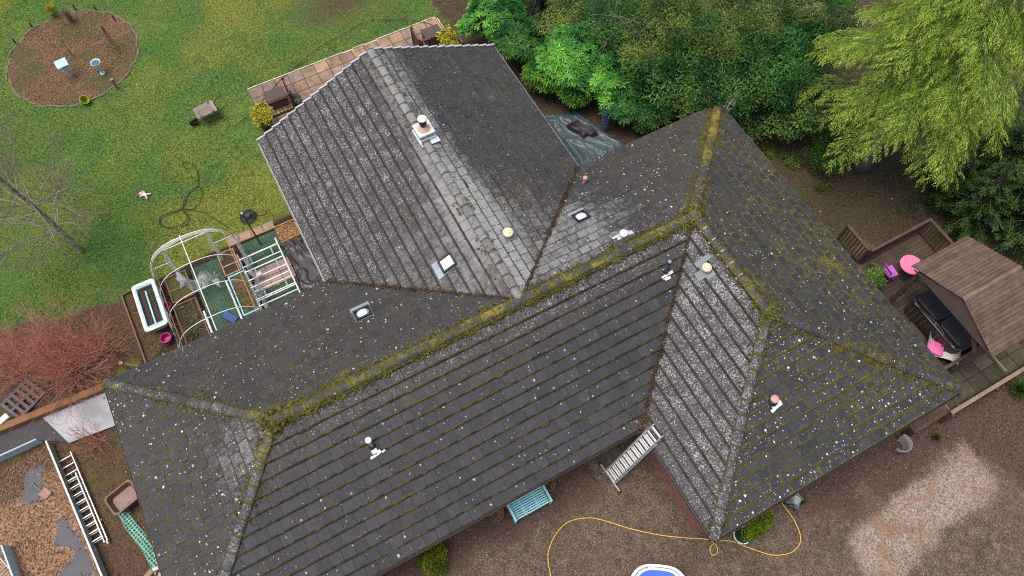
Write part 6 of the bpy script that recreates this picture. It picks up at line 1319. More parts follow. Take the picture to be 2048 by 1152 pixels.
# hot tub with a black folding cover
t = thing('hot_tub', (7.30, -5.80, ZD), 0, 'dark hot tub under a black two part cover inside the shelter', 'hot tub'); M_TUB = mk('dark_cabinet', (.055, .035, .032), .5, .25)
m = MB(); loft(m, [rrect(1.98, 2.12, .22, 0), rrect(1.98, 2.12, .22, .78)]); m.build('cabinet', M_TUB, t, smooth=35)
m = MB(); loft(m, [rrect(2.06, 2.20, .26, .782), rrect(2.08, 2.22, .27, .83), rrect(2.0, 2.14, .25, .86)]); m.build('rim', mk('black_acrylic', (.02, .02, .024), .2, .1), t, smooth=35)
M_COV = mk('black_vinyl', (.036, .028, .030), .5, .25, 9, dirt=(.055, .045, .04), dirt_amt=.6)
for s in (-1, 1): m = MB(); loft(m, [[(x, y * .5 + s * .53, z) for x, y, z in rr] for rr in (rrect(1.80, 2.06, .30, .865), rrect(1.84, 2.10, .32, .90), rrect(1.84, 2.10, .32, .94), rrect(1.78, 2.04, .30, .97))]); m.build('cover', M_COV, t, smooth=35)
m = MB(); m.tube(smooth_path([(-1.02, -.95, .72), (-1.06, -.5, .95), (-1.03, 0, 1.0), (-1.06, .5, .95), (-1.02, .95, .72)], 6), .022, 7); m.build('cover_lifter', mk('gloss_black', (.03, .03, .035), .15), t, smooth=True)
m = MB(); m.box((-.99, .0, .93), (.08, .08, .05), bev=.012); m.build('strap_clip', M_ALU, t)
for y in (-.55, .55):
    m = MB()
    for k in range(4): m.box((-1.02 - .0, y - .26 + k * .17, .36), (.05, .03, .6))
    m.build('grille', mk('grille_brown', (.11, .085, .08), .6, .1), t)
t = thing('tub_step', (5.98, -5.9, ZD), 0, 'dark brown boarded step in front of the hot tub', 'step')
m = MB()
for k in range(3): m.box((-.14 + k * .14, 0, .20), (.13, 1.2, .03), bev=.004)
m.build('tread', M_WOODD, t); m = MB(); m.box((0, 0, .09), (.38, 1.1, .18)); m.build('body', M_TUB, t)
# pink bistro table and folding chair
M_PINK = mk('pink_paint', (.80, .20, .38), .45, .08, 8, dirt=(.5, .2, .3), dirt_amt=.2); M_PURP = mk('orchid_paint', (.50, .13, .55), .45, .08, 8); M_PLEG = mk('dark_pink_leg', (.26, .07, .17), .5, .15)
p = FZ(1823, 529, 1.03); t = thing('bistro_table', (p[0], p[1], ZD), .3, 'round pink folding bistro table on the deck', 'table')
m = MB(); m.lathe([(.34, .685), (.375, .69), (.38, .70), (.375, .712), (.001, .713)], n=40); m.build('table_top', M_PINK, t, smooth=30)
for s in (-1, 1):
    for sx in (-1, 1): m = MB(); m.tube([(sx * .30, s * .27, 0), (-sx * .27, s * .22, .685)], .011, 6); m.build('leg', M_PLEG, t)
for sx in (-1, 1): m = MB(); m.tube([(sx * .30, -.27, .02), (sx * .30, .27, .02)], .011, 6); m.build('stretcher', M_PLEG, t)
p = FZ(1781, 543, ZD + .45); t = thing('folding_chair', (p[0], p[1], ZD), ang((1765, 535), (1792, 556), .77) + 1.2, 'orchid pink folding chair beside the potted plant on the deck', 'chair')
m = MB()
for k in range(3): m.box((-.13 + k * .13, 0, .45), (.12, .40, .018), bev=.004)
m.build('seat', M_PURP, t); m = MB(); m.box((-.27, 0, .80), (.02, .40, .16), rot3(0, -.15, 0), bev=.004); m.box((-.24, 0, .62), (.02, .38, .05), rot3(0, -.15, 0)); m.build('backrest', M_PURP, t)
for s in (-1, 1):
    m = MB(); m.tube([(.24, s * .20, 0), (-.2, s * .20, .5), (-.29, s * .20, .9)], .011, 6); m.build('leg', M_PURP, t); m = MB(); m.tube([(-.26, s * .18, 0), (.2, s * .18, .44)], .011, 6); m.build('leg', M_PURP, t)
for x in (.24, -.26): m = MB(); m.tube([(x, -.2, .02), (x, .2, .02)], .010, 6); m.build('stretcher', M_PURP, t)
p = FZ(1748, 558, .8); t = thing('potted_plant', (p[0], p[1], ZD), 0, 'leafy green potted plant in the deck corner by the eaves', 'potted plant'); m = MB(); m.lathe([(.15, 0), (.21, .32), (.23, .32), (.23, .36), (.20, .36), (.17, .3), (.001, .29)], n=20); m.build('pot', M_STONEP, t, smooth=35)
lob = [(0, 0, .58, .24), (.2, .1, .55, .2), (-.15, .15, .6, .2), (.05, -.2, .5, .2), (-.2, -.12, .52, .18), (.15, .28, .62, .16)]
Q, Cc = leaf_cloud(lob, 700, .10, .55, [(.07, .15, .03), (.11, .20, .04), (.15, .24, .06), (.05, .10, .02)], up=.5, whorl=2, shell=.5); quads_obj('foliage', Q, Cc, M_LEAF, t); stems(lob, (0, 0, .3), .01).build('stem', M_TWIG, t)
# white lounger with a pink cushion
p = FZ(1880, 700, .62); ax = ang((1858, 700), (1906, 712), .7); LRZ = ang((1850, 692), (1908, 716), .65); t = thing('sun_lounger', (p[0], p[1], ZD), LRZ, 'pale grey curved lounger on the deck behind the hot tub', 'sun lounger'); t.scale = (.72, .92, 1); N = NT('pale_fabric'); N.col((.62, .61, .58)); N.rough(.8); M_FAB = N.m
prof = smooth_path([(-.78, .0, .72), (-.55, 0, .40), (-.25, 0, .26), (.15, 0, .34), (.45, 0, .40), (.75, 0, .34), (.88, 0, .30)], 5); m = MB(); V = []
for q in prof: V += [(q[0], -.30, q[2] + .015), (q[0], .30, q[2] + .015), (q[0], .30, q[2] - .015), (q[0], -.30, q[2] - .015)]
n_ = len(prof); m.add(V, [(i * 4 + k, i * 4 + (k + 1) % 4, (i + 1) * 4 + (k + 1) % 4, (i + 1) * 4 + k) for i in range(n_ - 1) for k in range(4)] + [(3, 2, 1, 0), tuple((n_ - 1) * 4 + k for k in range(4))]); m.build('seat', M_FAB, t, smooth=40)
for s in (-1, 1): m = MB(); m.tube(smooth_path([(.7, s * .31, .36), (.6, s * .31, .02), (0, s * .31, .015), (-.5, s * .31, .02), (-.62, s * .31, .48)], 5), .018, 6); m.build('frame', M_STEEL, t, smooth=True)
m = MB(); loft(m, [rrect(.40, .40, .05, .0), rrect(.46, .46, .05, .05), rrect(.46, .46, .05, .08), rrect(.36, .36, .06, .13)]); tag(m.build('cushion', mk('pink_cushion', (.82, .18, .44), .8, .1, 10), smooth=50, loc=(p[0] - .12, p[1] + .10, ZD + .31), rz=LRZ), 'bright pink square cushion on the pale lounger', 'cushion')
# side path, fences to the right
m = MB()
for i in range(7):
    for j in range(2): m.box((5.15 + i * .62, -7.45 - j * .5, .0), (.60, .48, .05), col=tuple([rnd.uniform(.7, 1.3)] * 3), bev=.006)
tag(m.build('side_path', mk('dark_slab', (.085, .075, .055), .85, .3, 3, dirt=(.18, .12, .07), dirt_amt=.5, attr=True)), 'dark leafy slabs between the deck and the fence', kind='structure')
m = MB(); m.beam((8.05, -7.25, .04), (8.05, -8.1, .04), .04, .05); tag(m.build('path_edging', mk('pale_strip', (.42, .38, .22), .7, .2)), 'thin pale strip across the dark side path', 'edging')
t = thing('timber_fence', (4.9, -8.28, 0), 0, 'long brown timber fence running out from the house corner', 'fence'); L = 7.6; M_FTOP = mk('sunbleached_rail', (.26, .19, .145), .75, .25, 5, dirt=(.10, .07, .05), dirt_amt=.4)
for k in range(34): m = MB(); m.box((.11 + k * .22, .0 if k % 2 else .012, .43), (.21, .02, .80)); m.build('board', M_WOODR, t)
m = MB(); m.beam((0, -.01, .86), (L, -.01, .86), .12, .035, bev=.005); m.build('top_rail', M_FTOP, t); m = MB(); m.beam((0, -.06, .6), (L, -.06, .6), .05, .07); m.build('rail', M_WOODR, t)
for k in range(5): m = MB(); m.box((.05 + k * 1.85, -.09, .4), (.09, .09, .8)); m.build('post', M_WOODR, t)
t = thing('bin_store', (4.32, -8.05, 0), 0, 'low red brown timber box against the end wall under the eaves', 'box'); m = MB(); m.box((0, 0, .32), (1.42, .42, .64)); m.build('body', M_WOODR, t)
for k in range(3): m = MB(); m.box((0, -.14 + k * .14, .655), (1.46, .13, .025), bev=.004); m.build('slat', M_WOODR, t)
m = MB(); m.beam((5.03, -7.8, .68), (5.03, -8.2, .68), .04, .04); tag(m.build('gate_bar', M_FTOP), 'pale bar between the timber box and the fence end', 'bar')
m = MB(); P = [FZ(x, y, .02) for x, y in ((2000, 880), (1930, 905), (1880, 930), (1800, 990), (1730, 1030), (1650, 1075), (1560, 1120))]; 
# ------------------------------------------------------------------ back corner: green tarpaulin, dark sheet, folded airer
N = NT('green_tarpaulin'); v = N.coord(); N.col(N.mix(N.noise(v, 3, 4), (.034, .060, .070), (.070, .104, .116))); N.rough(.42); M_TARP = N.m
tarp('tarpaulin', [(-.30, 5.2), (-.30, 8.55), (1.05, 8.1), (2.1, 5.2)], 'dark green tarpaulin spread in the corner between the two wings', M_TARP, z=.20, amp=.07, n=70, seed=12)
a, b_ = FZ(1140, 248, .4), FZ(1200, 272, .4); q = [FZ(*c, .3)[:2] for c in ((1128, 250), (1156, 240), (1205, 268), (1168, 276))]; tarp('plastic_sheet', q, 'crumpled purplish black plastic lying on the green tarpaulin', mk('purple_black_plastic', (.036, .028, .034), .45, .25, 6), z=.36, amp=.12, n=44, seed=21)
p, h_ = ht((1207, 262), (1212, 214)); t = thing('folded_airer', (p[0], p[1], 0), .2, 'folded blue rotary airer standing upright in front of the evergreen hedge', 'airer'); M_AIR = mk('airer_blue', (.06, .13, .36), .5, .2); m = MB(); m.tube([(0, 0, -.1), (0, 0, 1.6)], .022, 8); m.build('pole', M_ALU, t)
for k in range(8): a = k * pi / 4; m = MB(); m.tube([(.04 * math.cos(a), .04 * math.sin(a), .25), (.13 * math.cos(a), .13 * math.sin(a), .55), (.16 * math.cos(a), .16 * math.sin(a), 1.5)], .013, 5); m.build('arm', M_AIR if k % 2 else M_PGREY, t)
m = MB()
for k in range(26): a = k * .7; m.tube([(.14 * math.cos(a), .14 * math.sin(a), .3 + k * .02), (.15 * math.cos(a + 1), .15 * math.sin(a + 1), .25 + k * .03), (.13 * math.cos(a + 2), .13 * math.sin(a + 2), .8 + k * .02)], .006, 4)
m.build('line', M_AIR, t)
# ------------------------------------------------------------------ hedges, trees
RHO = [(0.020, 0.091, 0.025), (0.036, 0.150, 0.032), (0.060, 0.223, 0.041), (0.097, 0.305, 0.049), (0.160, 0.419, 0.059)]
RHB = [(0.016, 0.073, 0.018), (0.036, 0.131, 0.023), (0.078, 0.222, 0.030), (0.144, 0.341, 0.036)]
RHD = [(0.014, 0.062, 0.019), (0.026, 0.099, 0.027), (0.044, 0.146, 0.035), (0.078, 0.202, 0.044)]
LAU = [(0.013, 0.044, 0.016), (0.023, 0.075, 0.022), (0.040, 0.112, 0.029), (0.068, 0.156, 0.036), (0.117, 0.202, 0.047)]
OLV = [(0.023, 0.072, 0.018), (0.043, 0.112, 0.023), (0.073, 0.163, 0.031), (0.124, 0.208, 0.039), (0.208, 0.254, 0.058)]
def lobes_for(r, k, flat=.85, zc=None, seed=0):
    rr = random.Random(seed); zc = r * .8 if zc is None else zc; out = [(0, 0, zc, r * .8, flat)]
    for i in range(k):
        a = rr.uniform(0, 6.28); q = rr.uniform(.45, .75) * r; out.append((q * math.cos(a), q * math.sin(a), max(.25, zc + rr.uniform(-.35, .30) * r), r * rr.uniform(.35, .55), flat))
    return out
def place(px, py, z):
    p = gp(px, py, z); return (p[0], p[1], 0)
RH = [(985, 28, 1.25, 1.5, RHO, 'at the lawn end of the hedge'), (1038, 74, 1.15, 1.3, RHD, 'second from the lawn end of the hedge'), (1096, 140, 1.05, 1.05, RHB, 'nearest the gable wing, lightest green of all'), (1150, 105, 1.5, 1.7, RHO, 'tallest in the middle of the hedge'),
      (1150, 182, .8, .8, RHB, 'low one leaning out over the leaf litter, yellow tipped'), (1215, 150, 1.35, 1.4, RHO, 'just behind the folded airer'), (1250, 208, 1.05, 1.0, RHD, 'dark one overhanging the folded airer'), (1310, 222, .95, .9, RHD, 'last before the roof corner')]
for i, (px, py, r, zc, pal, wh) in enumerate(RH):
    bush('rhododendron_bush', ('rhododendron bush ' + wh)[:110], 'shrub', place(px, py, zc), lobes_for(r, 6, .85, zc, 40 + i), int(680 * r * r), .235, .25, pal, group='rhododendrons along the hedge', r=.035, up=.7, whorl=8, inner=.15, shell=.28)
LA = [(1345, 170, 1.6, 2.2, LAU, 'behind the folded airer, dark'), (1420, 175, 1.7, 2.2, LAU, 'straight above the mossy roof corner'), (1495, 165, 1.6, 2.2, LAU, 'behind the television aerial'), (1545, 235, 1.2, 1.3, LAU, 'low one right of the aerial, over the dark soil'), (1565, 130, 1.7, 2.5, RHD, 'bluish green one left of the golden cedar'), (1625, 205, 1.3, 1.8, LAU, 'at the left tips of the golden cedar'),
      (1395, 222, 1.0, 1.0, LAU, 'low front one beside the rhododendrons'), (1470, 225, .9, .9, LAU, 'low front one at the foot of the aerial'), (1620, 100, 1.5, 2.4, RHD, 'tall one under the cedar branches at top')]
for i, (px, py, r, zc, pal, wh) in enumerate(LA):
    bush('laurel_bush', 'dark glossy laurel bush ' + wh, 'shrub', place(px, py, zc), lobes_for(r, 7, .9, zc, 80 + i), int(3600 * r * r), .115, .40, pal, group='laurels behind the house', r=.04, up=.15, droop=.25, inner=.2, shell=.45)
def twiggy(px, py, r, zc, lb, pal, seed, n, twigs=26, lc=(.30, .25, .20)):
    rr = random.Random(seed); base = np.array(place(px, py, zc)); t = bush('willowy_shrub', lb, 'shrub', base, lobes_for(r, 6, .8, zc, seed), int(n * r * r), .12, .26, pal, group='olive shrubs at the top of the hedge', r=.04, up=.1, droop=.45, inner=.2, shell=.6)
    m = MB()
    for k in range(twigs):
        a = rr.uniform(0, 6.28); q = rr.uniform(.1, .8) * r; s = np.array([q * math.cos(a), q * math.sin(a), zc + rr.uniform(-.1, .55) * r]); d = unit(np.array([math.cos(a + rr.uniform(-.9, .9)), math.sin(a + rr.uniform(-.9, .9)), rr.uniform(-.1, .6)])); L = rr.uniform(.5, 1.2)
        P = smooth_path([np.array([0, 0, zc * .6]), s * (.75, .75, 1) * .6 + np.array([0, 0, zc * .25]), s, s + d * L * .5 + (0, 0, .08), s + d * L + (0, 0, rr.uniform(-.15, .1))], 3); m.tube(P, np.linspace(.011, .003, len(P)), 4)
        for _ in range(4):
            f = rr.uniform(.3, .9); b0 = P[int(f * (len(P) - 1))]; d2 = unit(d + np.array([rr.gauss(0, .6), rr.gauss(0, .6), rr.gauss(0, .3)])); m.tube([b0, b0 + d2 * rr.uniform(.2, .5)], [.005, .002], 3)
    m.build('bare_branches', mk('pale_twig_%d' % seed, lc, .8, .25, bump=0), t); return t
for i, (px, py, r, zc, wh) in enumerate(((1225, 48, 1.5, 2.6, 'left of the bare pale twigs'), (1300, 85, 1.5, 2.7, 'with yellowish leaves behind the rhododendrons'), (1365, 45, 1.6, 3.1, 'in the middle of the top edge, with grey twigs'), (1450, 75, 1.5, 3.0, 'with the palest bare twigs'), (1530, 40, 1.5, 3.0, 'next to the cedar at the top edge'), (1150, 15, 1.5, 2.4, 'behind the drooping conifer'), (1330, -20, 1.7, 2.6, 'cut by the top edge above the yellowish one'), (1620, 15, 1.6, 3.0, 'under the top left cedar tips'), (1460, -30, 1.8, 2.8, 'cut by the top edge beside the pale twigs'))):
    twiggy(px, py, r, zc, 'olive leaved shrub ' + wh, OLV if i else RHD, 130 + i, 3800, 15)
bush('box_bush', 'rounded dark green fine leaved bush at the foot of the cedar trunk', 'shrub', place(1668, 298, .9), lobes_for(1.0, 7, .9, .85, 7), 15000, .05, .55, [(.018, .055, .014), (.028, .085, .018), (.040, .11, .022), (.06, .14, .03)], up=.5, inner=.1, shell=.2)
for px, py, lb in ((1535, 308, 'small green seedling tuft on bare soil by the roof edge'), (1578, 318, 'leafy green weeds below the dark laurels'), (1590, 330, 'pale green weed sprig near the box bush'), (1650, 378, 'sprawling yellow green branch tips lying on the soil')):
    p = gp(px, py); bush('ground_plant', lb, 'plant', (p[0], p[1], 0), [(0, 0, .12, .28, .5), (.25, .1, .1, .2, .5), (-.2, .15, .1, .2, .5)], 160, .10, .3, [(.05, .13, .03), (.08, .17, .04), (.12, .19, .04)] if px < 1640 else [(.15, .17, .03), (.10, .13, .03)], r=.008, up=.3, whorl=2)
# dark conifer reaching in at the top edge, cypresses at the right edge
def conifer(px, py, z, r, h, lb, pal, seed, n, size=.10, wid=.3, cat='conifer', group=None, name='conifer_tree'):
    base = place(px, py, z); t = thing(name, base, 0, lb, cat, group); rr = random.Random(seed); m = MB(); m.tube([(0, 0, -.1), (0, 0, h * .5), (0, 0, h)], [.16, .10, .02], 8); m.build('trunk', mk('conifer_bark', (.09, .065, .05), .9), t)
    br = []; Qs, Cs = [], []; lim = MB()
    for k in range(int(26 * h)):
        f = rr.random() ** .8; zz = .25 + f * (h - .3); L = r * (1 - f) ** .75 * rr.uniform(.75, 1.1) + .12; a = rr.uniform(0, 6.28); d = np.array([math.cos(a), math.sin(a), 0]); s = np.array([0, 0, zz]); e = s + d * L + (0, 0, -.22 * L + .12); mid = (s + e) / 2 + (0, 0, .10 * L)
        lim.tube([s, mid, e], [.022, .015, .004], 4); br.append((s, mid, e, L))
    tot = sum(b[3] for b in br)
    for s, mid, e, L in br:
        nn = max(8, int(n * L / tot)); tt = rng.uniform(.18, 1.05, nn) ** .8; P = s + (mid - s) * (2 * tt * (1 - tt))[:, None] * 1.0 + (e - s) * (tt ** 2)[:, None] + (mid - s) * 0; P = (1 - tt)[:, None] ** 2 * s + 2 * (tt * (1 - tt))[:, None] * mid + (tt ** 2)[:, None] * e
        d = unit(e - s); sd = np.array([-d[1], d[0], 0]); off = rng.normal(0, .16, nn) * (1.15 - tt) * L; P = P + sd * off[:, None] + np.stack([np.zeros(nn), np.zeros(nn), rng.normal(0, .05, nn) - np.abs(off) * .25], 1)
        D = unit(d + sd * (np.sign(off) * .7)[:, None] + rng.normal(0, .3, (nn, 3))); Ls = size * rng.uniform(.6, 1.4, nn); Qs.append(leaves(P, D, Ls, Ls * wid, np.array([[0, 0, 1.]]) + rng.normal(0, .4, (nn, 3)), fold=.1))
        ci = np.clip(tt * len(pal) * .8 + rng.normal(0, .8, nn), 0, len(pal) - 1).astype(int); Cs.append(np.array(pal)[ci] * rng.uniform(.7, 1.3, (nn, 1)))
    lim.build('branches', M_TWIG, t); quads_obj('foliage', np.concatenate(Qs), np.concatenate(Cs), M_LEAF, t); return t
CYP = [(0.013, 0.039, 0.016), (0.026, 0.068, 0.021), (0.047, 0.104, 0.026), (0.078, 0.150, 0.034)]
conifer(1085, 18, .6, 1.5, 3.6, 'dark drooping conifer at the top edge behind the rhododendrons', [(.008, .022, .012), (.014, .036, .016), (.024, .052, .02)], 3, 9000)
for i, (px, py, r, h, wh) in enumerate(((1925, 440, 1.35, 3.6, 'nearest the shelter roof, at its left end'), (1990, 430, 1.6, 4.2, 'behind the shelter roof, in the middle of the group'), (2050, 470, 1.6, 4.2, 'at the right edge above the shelter roof'), (1965, 370, 1.5, 3.8, 'under the lower cedar tips'), (2055, 370, 1.8, 4.6, 'at the right edge below the pale green crown'), (1885, 385, 1.0, 2.2, 'low one over the leaf litter'))):
    conifer(px, py, .3, r, h, 'dark green feathery cypress ' + wh, CYP, 20 + i, 15000, .10, .30, 'conifer', 'cypresses beside the deck')
bush('pale_tree', 'blurry pale green bush behind the cedar at the right edge', 'shrub', place(2030, 235, 1.6), lobes_for(1.9, 7, .9, 1.6, 5), 9000, .10, .5, [(.05, .12, .03), (.08, .17, .04), (.12, .21, .05)], up=.3)
for px, py, lb in ((1840, 420, 'ivy like ground cover patch near the deck corner'), (1790, 360, 'low dark seedlings near the cedar trunk')):
    p = gp(px, py); bush('ground_plant', lb, 'plant', (p[0], p[1], 0), [(0, 0, .08, .5, .25), (.5, .2, .06, .4, .25), (-.5, .3, .06, .4, .25)], 260, .08, .5, [(.02, .06, .025), (.03, .08, .03)], r=.006)

# golden deodar cedar: tiers of long drooping feathery branches
cb_ = gp(1722, 332); t = thing('golden_cedar', (cb_[0], cb_[1], 0), 0, 'tall golden green cedar with long drooping feathery branches', 'tree')
HT = 11.5; lean = np.array([1.5, .6, 0]); tr = lambda z: lean * (z / HT) ** 1.3 + np.array([0, 0, z])
m = MB(); zs = np.linspace(-.1, HT, 16); m.tube([tr(max(z, 0)) + (0, 0, min(z, 0)) for z in zs], .30 * (1 - zs / HT * .93) + .01 + .10 * np.exp(-zs * 2.2), 12); N = NT('cedar_bark'); v = N.coord(); mp = N.n('Mapping'); mp.inputs['Scale'].default_value = (9, 9, 2); N.l(v, mp.inputs[0]); N.col(N.mix(N.noise(mp.outputs[0], 1.5, 4), (.10, .085, .07), (.24, .21, .185))); N.rough(.9); N.bump(N.noise(mp.outputs[0], 2, 3), .8, .03); M_CBARK = N.m; m.build('trunk', M_CBARK, t, smooth=True)
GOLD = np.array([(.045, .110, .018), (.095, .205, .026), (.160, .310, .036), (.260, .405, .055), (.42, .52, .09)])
rr = random.Random(77); SB, SD, SL_, SW, SC2 = [], [], [], [], []; lim = MB()
def bez(s, m_, e, u): u = np.asarray(u)[..., None]; return (1 - u) ** 2 * s + 2 * u * (1 - u) * m_ + u ** 2 * e
for k in range(88):
    f = (k + rr.random()) / 88; z = 2.9 + f ** .95 * (HT - 3.1); L = 4.25 * (1 - f) ** .72 * rr.uniform(.72, 1.08) + .35; a = k * 2.399 + rr.uniform(-.3, .3)
    if z < 5.0 and math.cos(a - 3.9) > .1: L *= .70
    d = np.array([math.cos(a), math.sin(a), 0]); s = tr(z); mid = s + d * L * .55 + (0, 0, .22 * L); e = s + d * L + (0, 0, -.16 * L - .1)
    u = np.linspace(0, 1, 9); P = bez(s, mid, e, u); lim.tube(P, np.linspace(.014 + .005 * L, .003, 9), 5)
    sd = np.array([-d[1], d[0], 0]); ns = int(L * 11)
    for j in range(ns):
        uu = .08 + .92 * (j + rr.random()) / ns; b0 = bez(s, mid, e, uu); tan = unit(2 * (1 - uu) * (mid - s) + 2 * uu * (e - mid)); sg = 1 if j % 2 else -1; l2 = (.35 + .95 * (1 - uu) ** .7) * min(1, .35 + L / 4) * rr.uniform(.75, 1.25)
        if uu > .95: l2 = .4; dd = unit(tan + sd * sg * .35)
        else: dd = unit(tan * .75 + sd * sg * rr.uniform(.6, 1.0) + (0, 0, rr.uniform(-.05, .15)))
        e2 = b0 + dd * l2 + (0, 0, -.30 * l2); m2_ = b0 + dd * l2 * .55 + (0, 0, .06 * l2)
        if l2 > .55: lim.tube([b0, m2_, e2], [.005, .003, .0015], 3)
        nn = int(l2 * 26) + 4
        for q in range(nn):
            u3 = (q + rr.random()) / nn; b3 = bez(b0, m2_, e2, u3); t3 = unit(2 * (1 - u3) * (m2_ - b0) + 2 * u3 * (e2 - m2_)); s3 = unit(np.cross(t3, (0, 0, 1.))); sgn = 1 if q % 2 else -1
            D = unit(t3 * .85 + s3 * sgn * rr.uniform(.4, .9) + (0, 0, rr.uniform(-.75, -.05))); l3 = rr.uniform(.14, .32) * (1 - .4 * u3)
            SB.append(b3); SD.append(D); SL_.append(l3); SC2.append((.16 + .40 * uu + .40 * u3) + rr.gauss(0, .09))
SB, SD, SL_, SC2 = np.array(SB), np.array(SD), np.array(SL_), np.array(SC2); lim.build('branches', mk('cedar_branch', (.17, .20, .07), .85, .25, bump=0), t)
# every shoot: a drooping two piece sprig, tips a paler yellow green
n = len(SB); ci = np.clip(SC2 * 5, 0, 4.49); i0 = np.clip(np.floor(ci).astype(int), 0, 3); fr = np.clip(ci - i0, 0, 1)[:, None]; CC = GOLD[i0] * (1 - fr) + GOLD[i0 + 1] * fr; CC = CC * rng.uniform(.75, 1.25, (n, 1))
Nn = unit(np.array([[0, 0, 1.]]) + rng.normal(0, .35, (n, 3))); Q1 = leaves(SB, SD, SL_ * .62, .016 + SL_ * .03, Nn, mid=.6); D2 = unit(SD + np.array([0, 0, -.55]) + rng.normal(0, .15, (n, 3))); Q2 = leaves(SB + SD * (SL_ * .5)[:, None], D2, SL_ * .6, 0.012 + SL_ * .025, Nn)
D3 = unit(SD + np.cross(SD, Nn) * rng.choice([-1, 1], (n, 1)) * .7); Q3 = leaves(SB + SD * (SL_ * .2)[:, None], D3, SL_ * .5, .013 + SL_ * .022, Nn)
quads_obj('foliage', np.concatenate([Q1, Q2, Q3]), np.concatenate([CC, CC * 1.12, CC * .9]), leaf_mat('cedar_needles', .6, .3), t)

# bare birch leaning up out of the lawn, its limbs fine as hair
def bare_tree(name, base, trunk, lb, cat, mats, seed, nb, spread, lv=3, r0=.15, zmin=.8, up=.35, tw=(4, 6)):
    rr = random.Random(seed); t = thing(name, base, 0, lb, cat); T = smooth_path(trunk, 10); m = MB(); L = len(T); m.tube(T, r0 * (1 - np.linspace(0, 1, L) * .9) + .02 * np.exp(-np.linspace(0, 8, L)), 9); m.build('trunk', mats[0], t, smooth=True)
    lim, tws = MB(), MB()
    def grow(p, d, l, r, lev):
        q1 = p + d * l * .5 + np.array([rr.gauss(0, .06), rr.gauss(0, .06), rr.gauss(0, .04) + .04]) * l; q2 = q1 + unit(d + np.array([rr.gauss(0, .25), rr.gauss(0, .25), rr.gauss(0, .15) - (.15 if lev > 1 else 0)])) * l * .5; P = smooth_path([p, q1, q2], 3)
        (lim if lev < 2 else tws).tube(P, np.linspace(r, r * .45, len(P)), 5 if lev < 2 else 3, cap=False)
        if lev >= lv: return
        for k in range(rr.randint(*tw)):
            f = rr.uniform(.25, 1); b = P[int(f * (len(P) - 1))]; d2 = unit(d + np.array([rr.gauss(0, .55), rr.gauss(0, .55), rr.gauss(0, .35)])); grow(b, d2, l * rr.uniform(.38, .62), r * .5, lev + 1)
    zt = T[:, 2]
    for k in range(nb):
        i = rr.choice([j for j in range(L) if zt[j] > zmin]); f = (zt[i] - zmin) / (zt[-1] - zmin); a = rr.uniform(0, 6.28); d = unit(np.array([math.cos(a), math.sin(a), up * rr.uniform(.2, 1.6)])); grow(T[i], d, spread * (1 - f * .55) * rr.uniform(.6, 1.15), .024 * (1 - f * .6), 1)
    lim.build('limbs', mats[1], t, smooth=True); tws.build('twigs', mats[2], t); return t
N = NT('birch_bark'); v = N.coord(); mp = N.n('Mapping'); mp.inputs['Scale'].default_value = (4, 4, 10); N.l(v, mp.inputs[0]); N.col(N.mix(N.ss(N.noise(mp.outputs[0], 1.1, 4), .46, .58), N.mix(N.noise(v, 5, 3), (.30, .27, .18), (.42, .38, .28)), (.19, .16, .10))); N.rough(.85); M_BIR = N.m
bp = gp(162, 502); M_LIMB2 = mk('birch_limb', (.30, .28, .24), .8, .4, 3, bump=0); M_TW2 = mk('birch_twig', (.24, .205, .14), .8, .3, 3, bump=0)
bare_tree('birch_tree', bp, [(0, 0, -.1), (.02, .02, 1.4), (-.05, .12, 3.0), (-.15, .1, 5.2), (-.2, .3, 7.5), (-.25, .3, 9.2)], 'bare birch tree with mottled trunk and hazy twigs over the lawn', 'tree', (M_BIR, M_LIMB2, M_TW2), 5, 62, 2.4, 4, .105, .9, .5, (4, 6))
b2 = gp(22, 330); bare_tree('birch_tree', (b2[0] - 1.6, b2[1] + .2, 0), [(0, 0, -.1), (.1, .05, 2), (.1, .2, 4.5), (.3, .2, 6.5)], 'pale limbed bare birch leaning in from the left edge by the round bed', 'tree', (M_BIR, mk('white_limb', (.50, .48, .43), .8, .2, bump=0), mk('mauve_twig', (.21, .16, .14), .8, .3, bump=0)), 9, 22, 2.8, 4, .11, 1.5, .35, (3, 4))
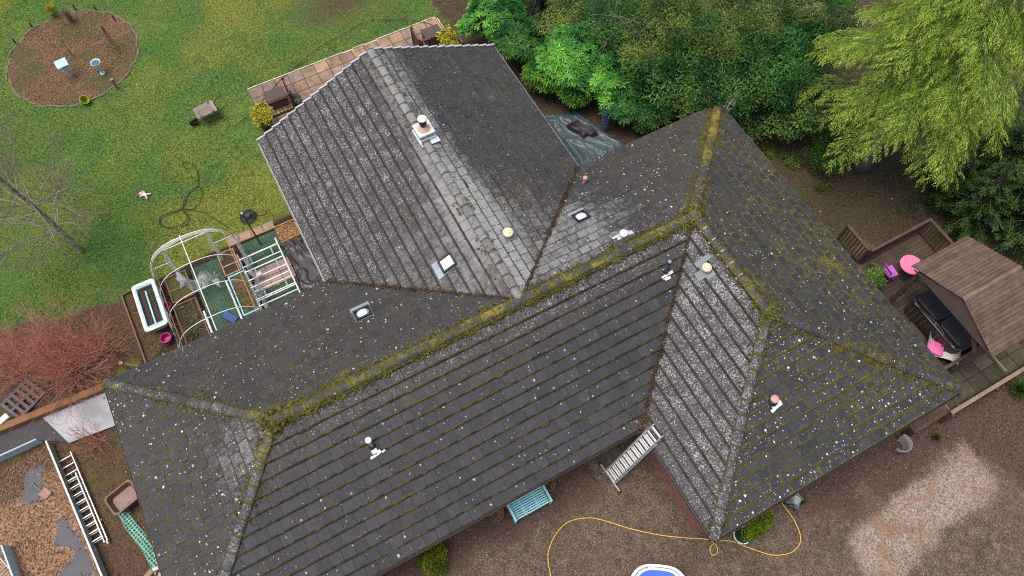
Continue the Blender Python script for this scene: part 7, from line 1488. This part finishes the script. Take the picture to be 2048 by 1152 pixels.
# stump of a cut limb on the birch is part of its trunk texture; red stemmed dogwood in the corner
M_RED = mk('red_stem', (.56, .24, .18), .6, .35, 2.5, bump=0); M_RED2 = mk('orange_stem', (.42, .21, .12), .65, .3, 2.5, bump=0)
def dogwood(px, py, lb, n, L, seed, mats):
    rr = random.Random(seed); t = thing('dogwood', gp(px, py), 0, lb, 'shrub', 'red stemmed dogwoods'); ms = [MB(), MB()]
    for k in range(n):
        a = rr.uniform(0, 6.28); el = rr.uniform(.12, 1.35); d = np.array([math.cos(a) * math.cos(el), math.sin(a) * math.cos(el), math.sin(el)]); l = L * rr.uniform(.6, 1.1); b = np.array([rr.gauss(0, .12), rr.gauss(0, .12), -.02]); q = b + d * l * .5 + np.array([0, 0, .05]); e = q + unit(d + np.array([rr.gauss(0, .2), rr.gauss(0, .2), .15])) * l * .55; m = ms[0] if rr.random() < .82 else ms[1]
        P = smooth_path([b, q, e], 3); m.tube(P, np.linspace(.009, .003, len(P)), 3, cap=False)
        for _ in range(rr.randint(3, 6)):
            f = rr.uniform(.3, .95); b2_ = P[int(f * (len(P) - 1))]; d2 = unit(d + np.array([rr.gauss(0, .45), rr.gauss(0, .45), rr.gauss(0, .25)])); e3 = b2_ + d2 * l * rr.uniform(.18, .42); m.tube([b2_, (b2_ + e3) / 2 + (0, 0, .03), e3], [.006, .0045, .0025], 3, cap=False)
            for _ in range(2): d3 = unit(d2 + np.array([rr.gauss(0, .5), rr.gauss(0, .5), rr.gauss(0, .3)])); b4 = b2_ + (e3 - b2_) * rr.uniform(.4, .9); m.tube([b4, b4 + d3 * l * rr.uniform(.08, .2)], [.0035, .002], 3, cap=False)
    ms[0].build('stems', mats[0], t); ms[1].build('old_stems', mats[1], t); return t
dogwood(150, 745, 'large red stemmed dogwood above the grey sheet by the roof corner', 110, 2.1, 31, (M_RED, M_RED2)); dogwood(45, 745, 'red stemmed dogwood at the left edge over the grey pallet', 85, 2.0, 32, (M_RED, M_RED2)); dogwood(120, 690, 'red stemmed dogwood nearest the lawn', 70, 1.8, 33, (M_RED, M_RED2)); dogwood(205, 700, 'red stemmed dogwood nearest the bathtub', 75, 1.6, 34, (M_RED, M_RED2)); dogwood(190, 885, 'thin red dogwood suckers between ladder and grey sheet', 26, .9, 35, (M_RED, M_RED2))
m = MB(); a, b_ = gp(8, 838, .3), gp(8, 830, .3); m.box((0, 0, .03), (.32, .2, .08), rot3(0, 0, .4), bev=.02); tag(m.build('white_box', M_WHITE, loc=a), 'small white box on the sleeper wall at the left edge', 'box')
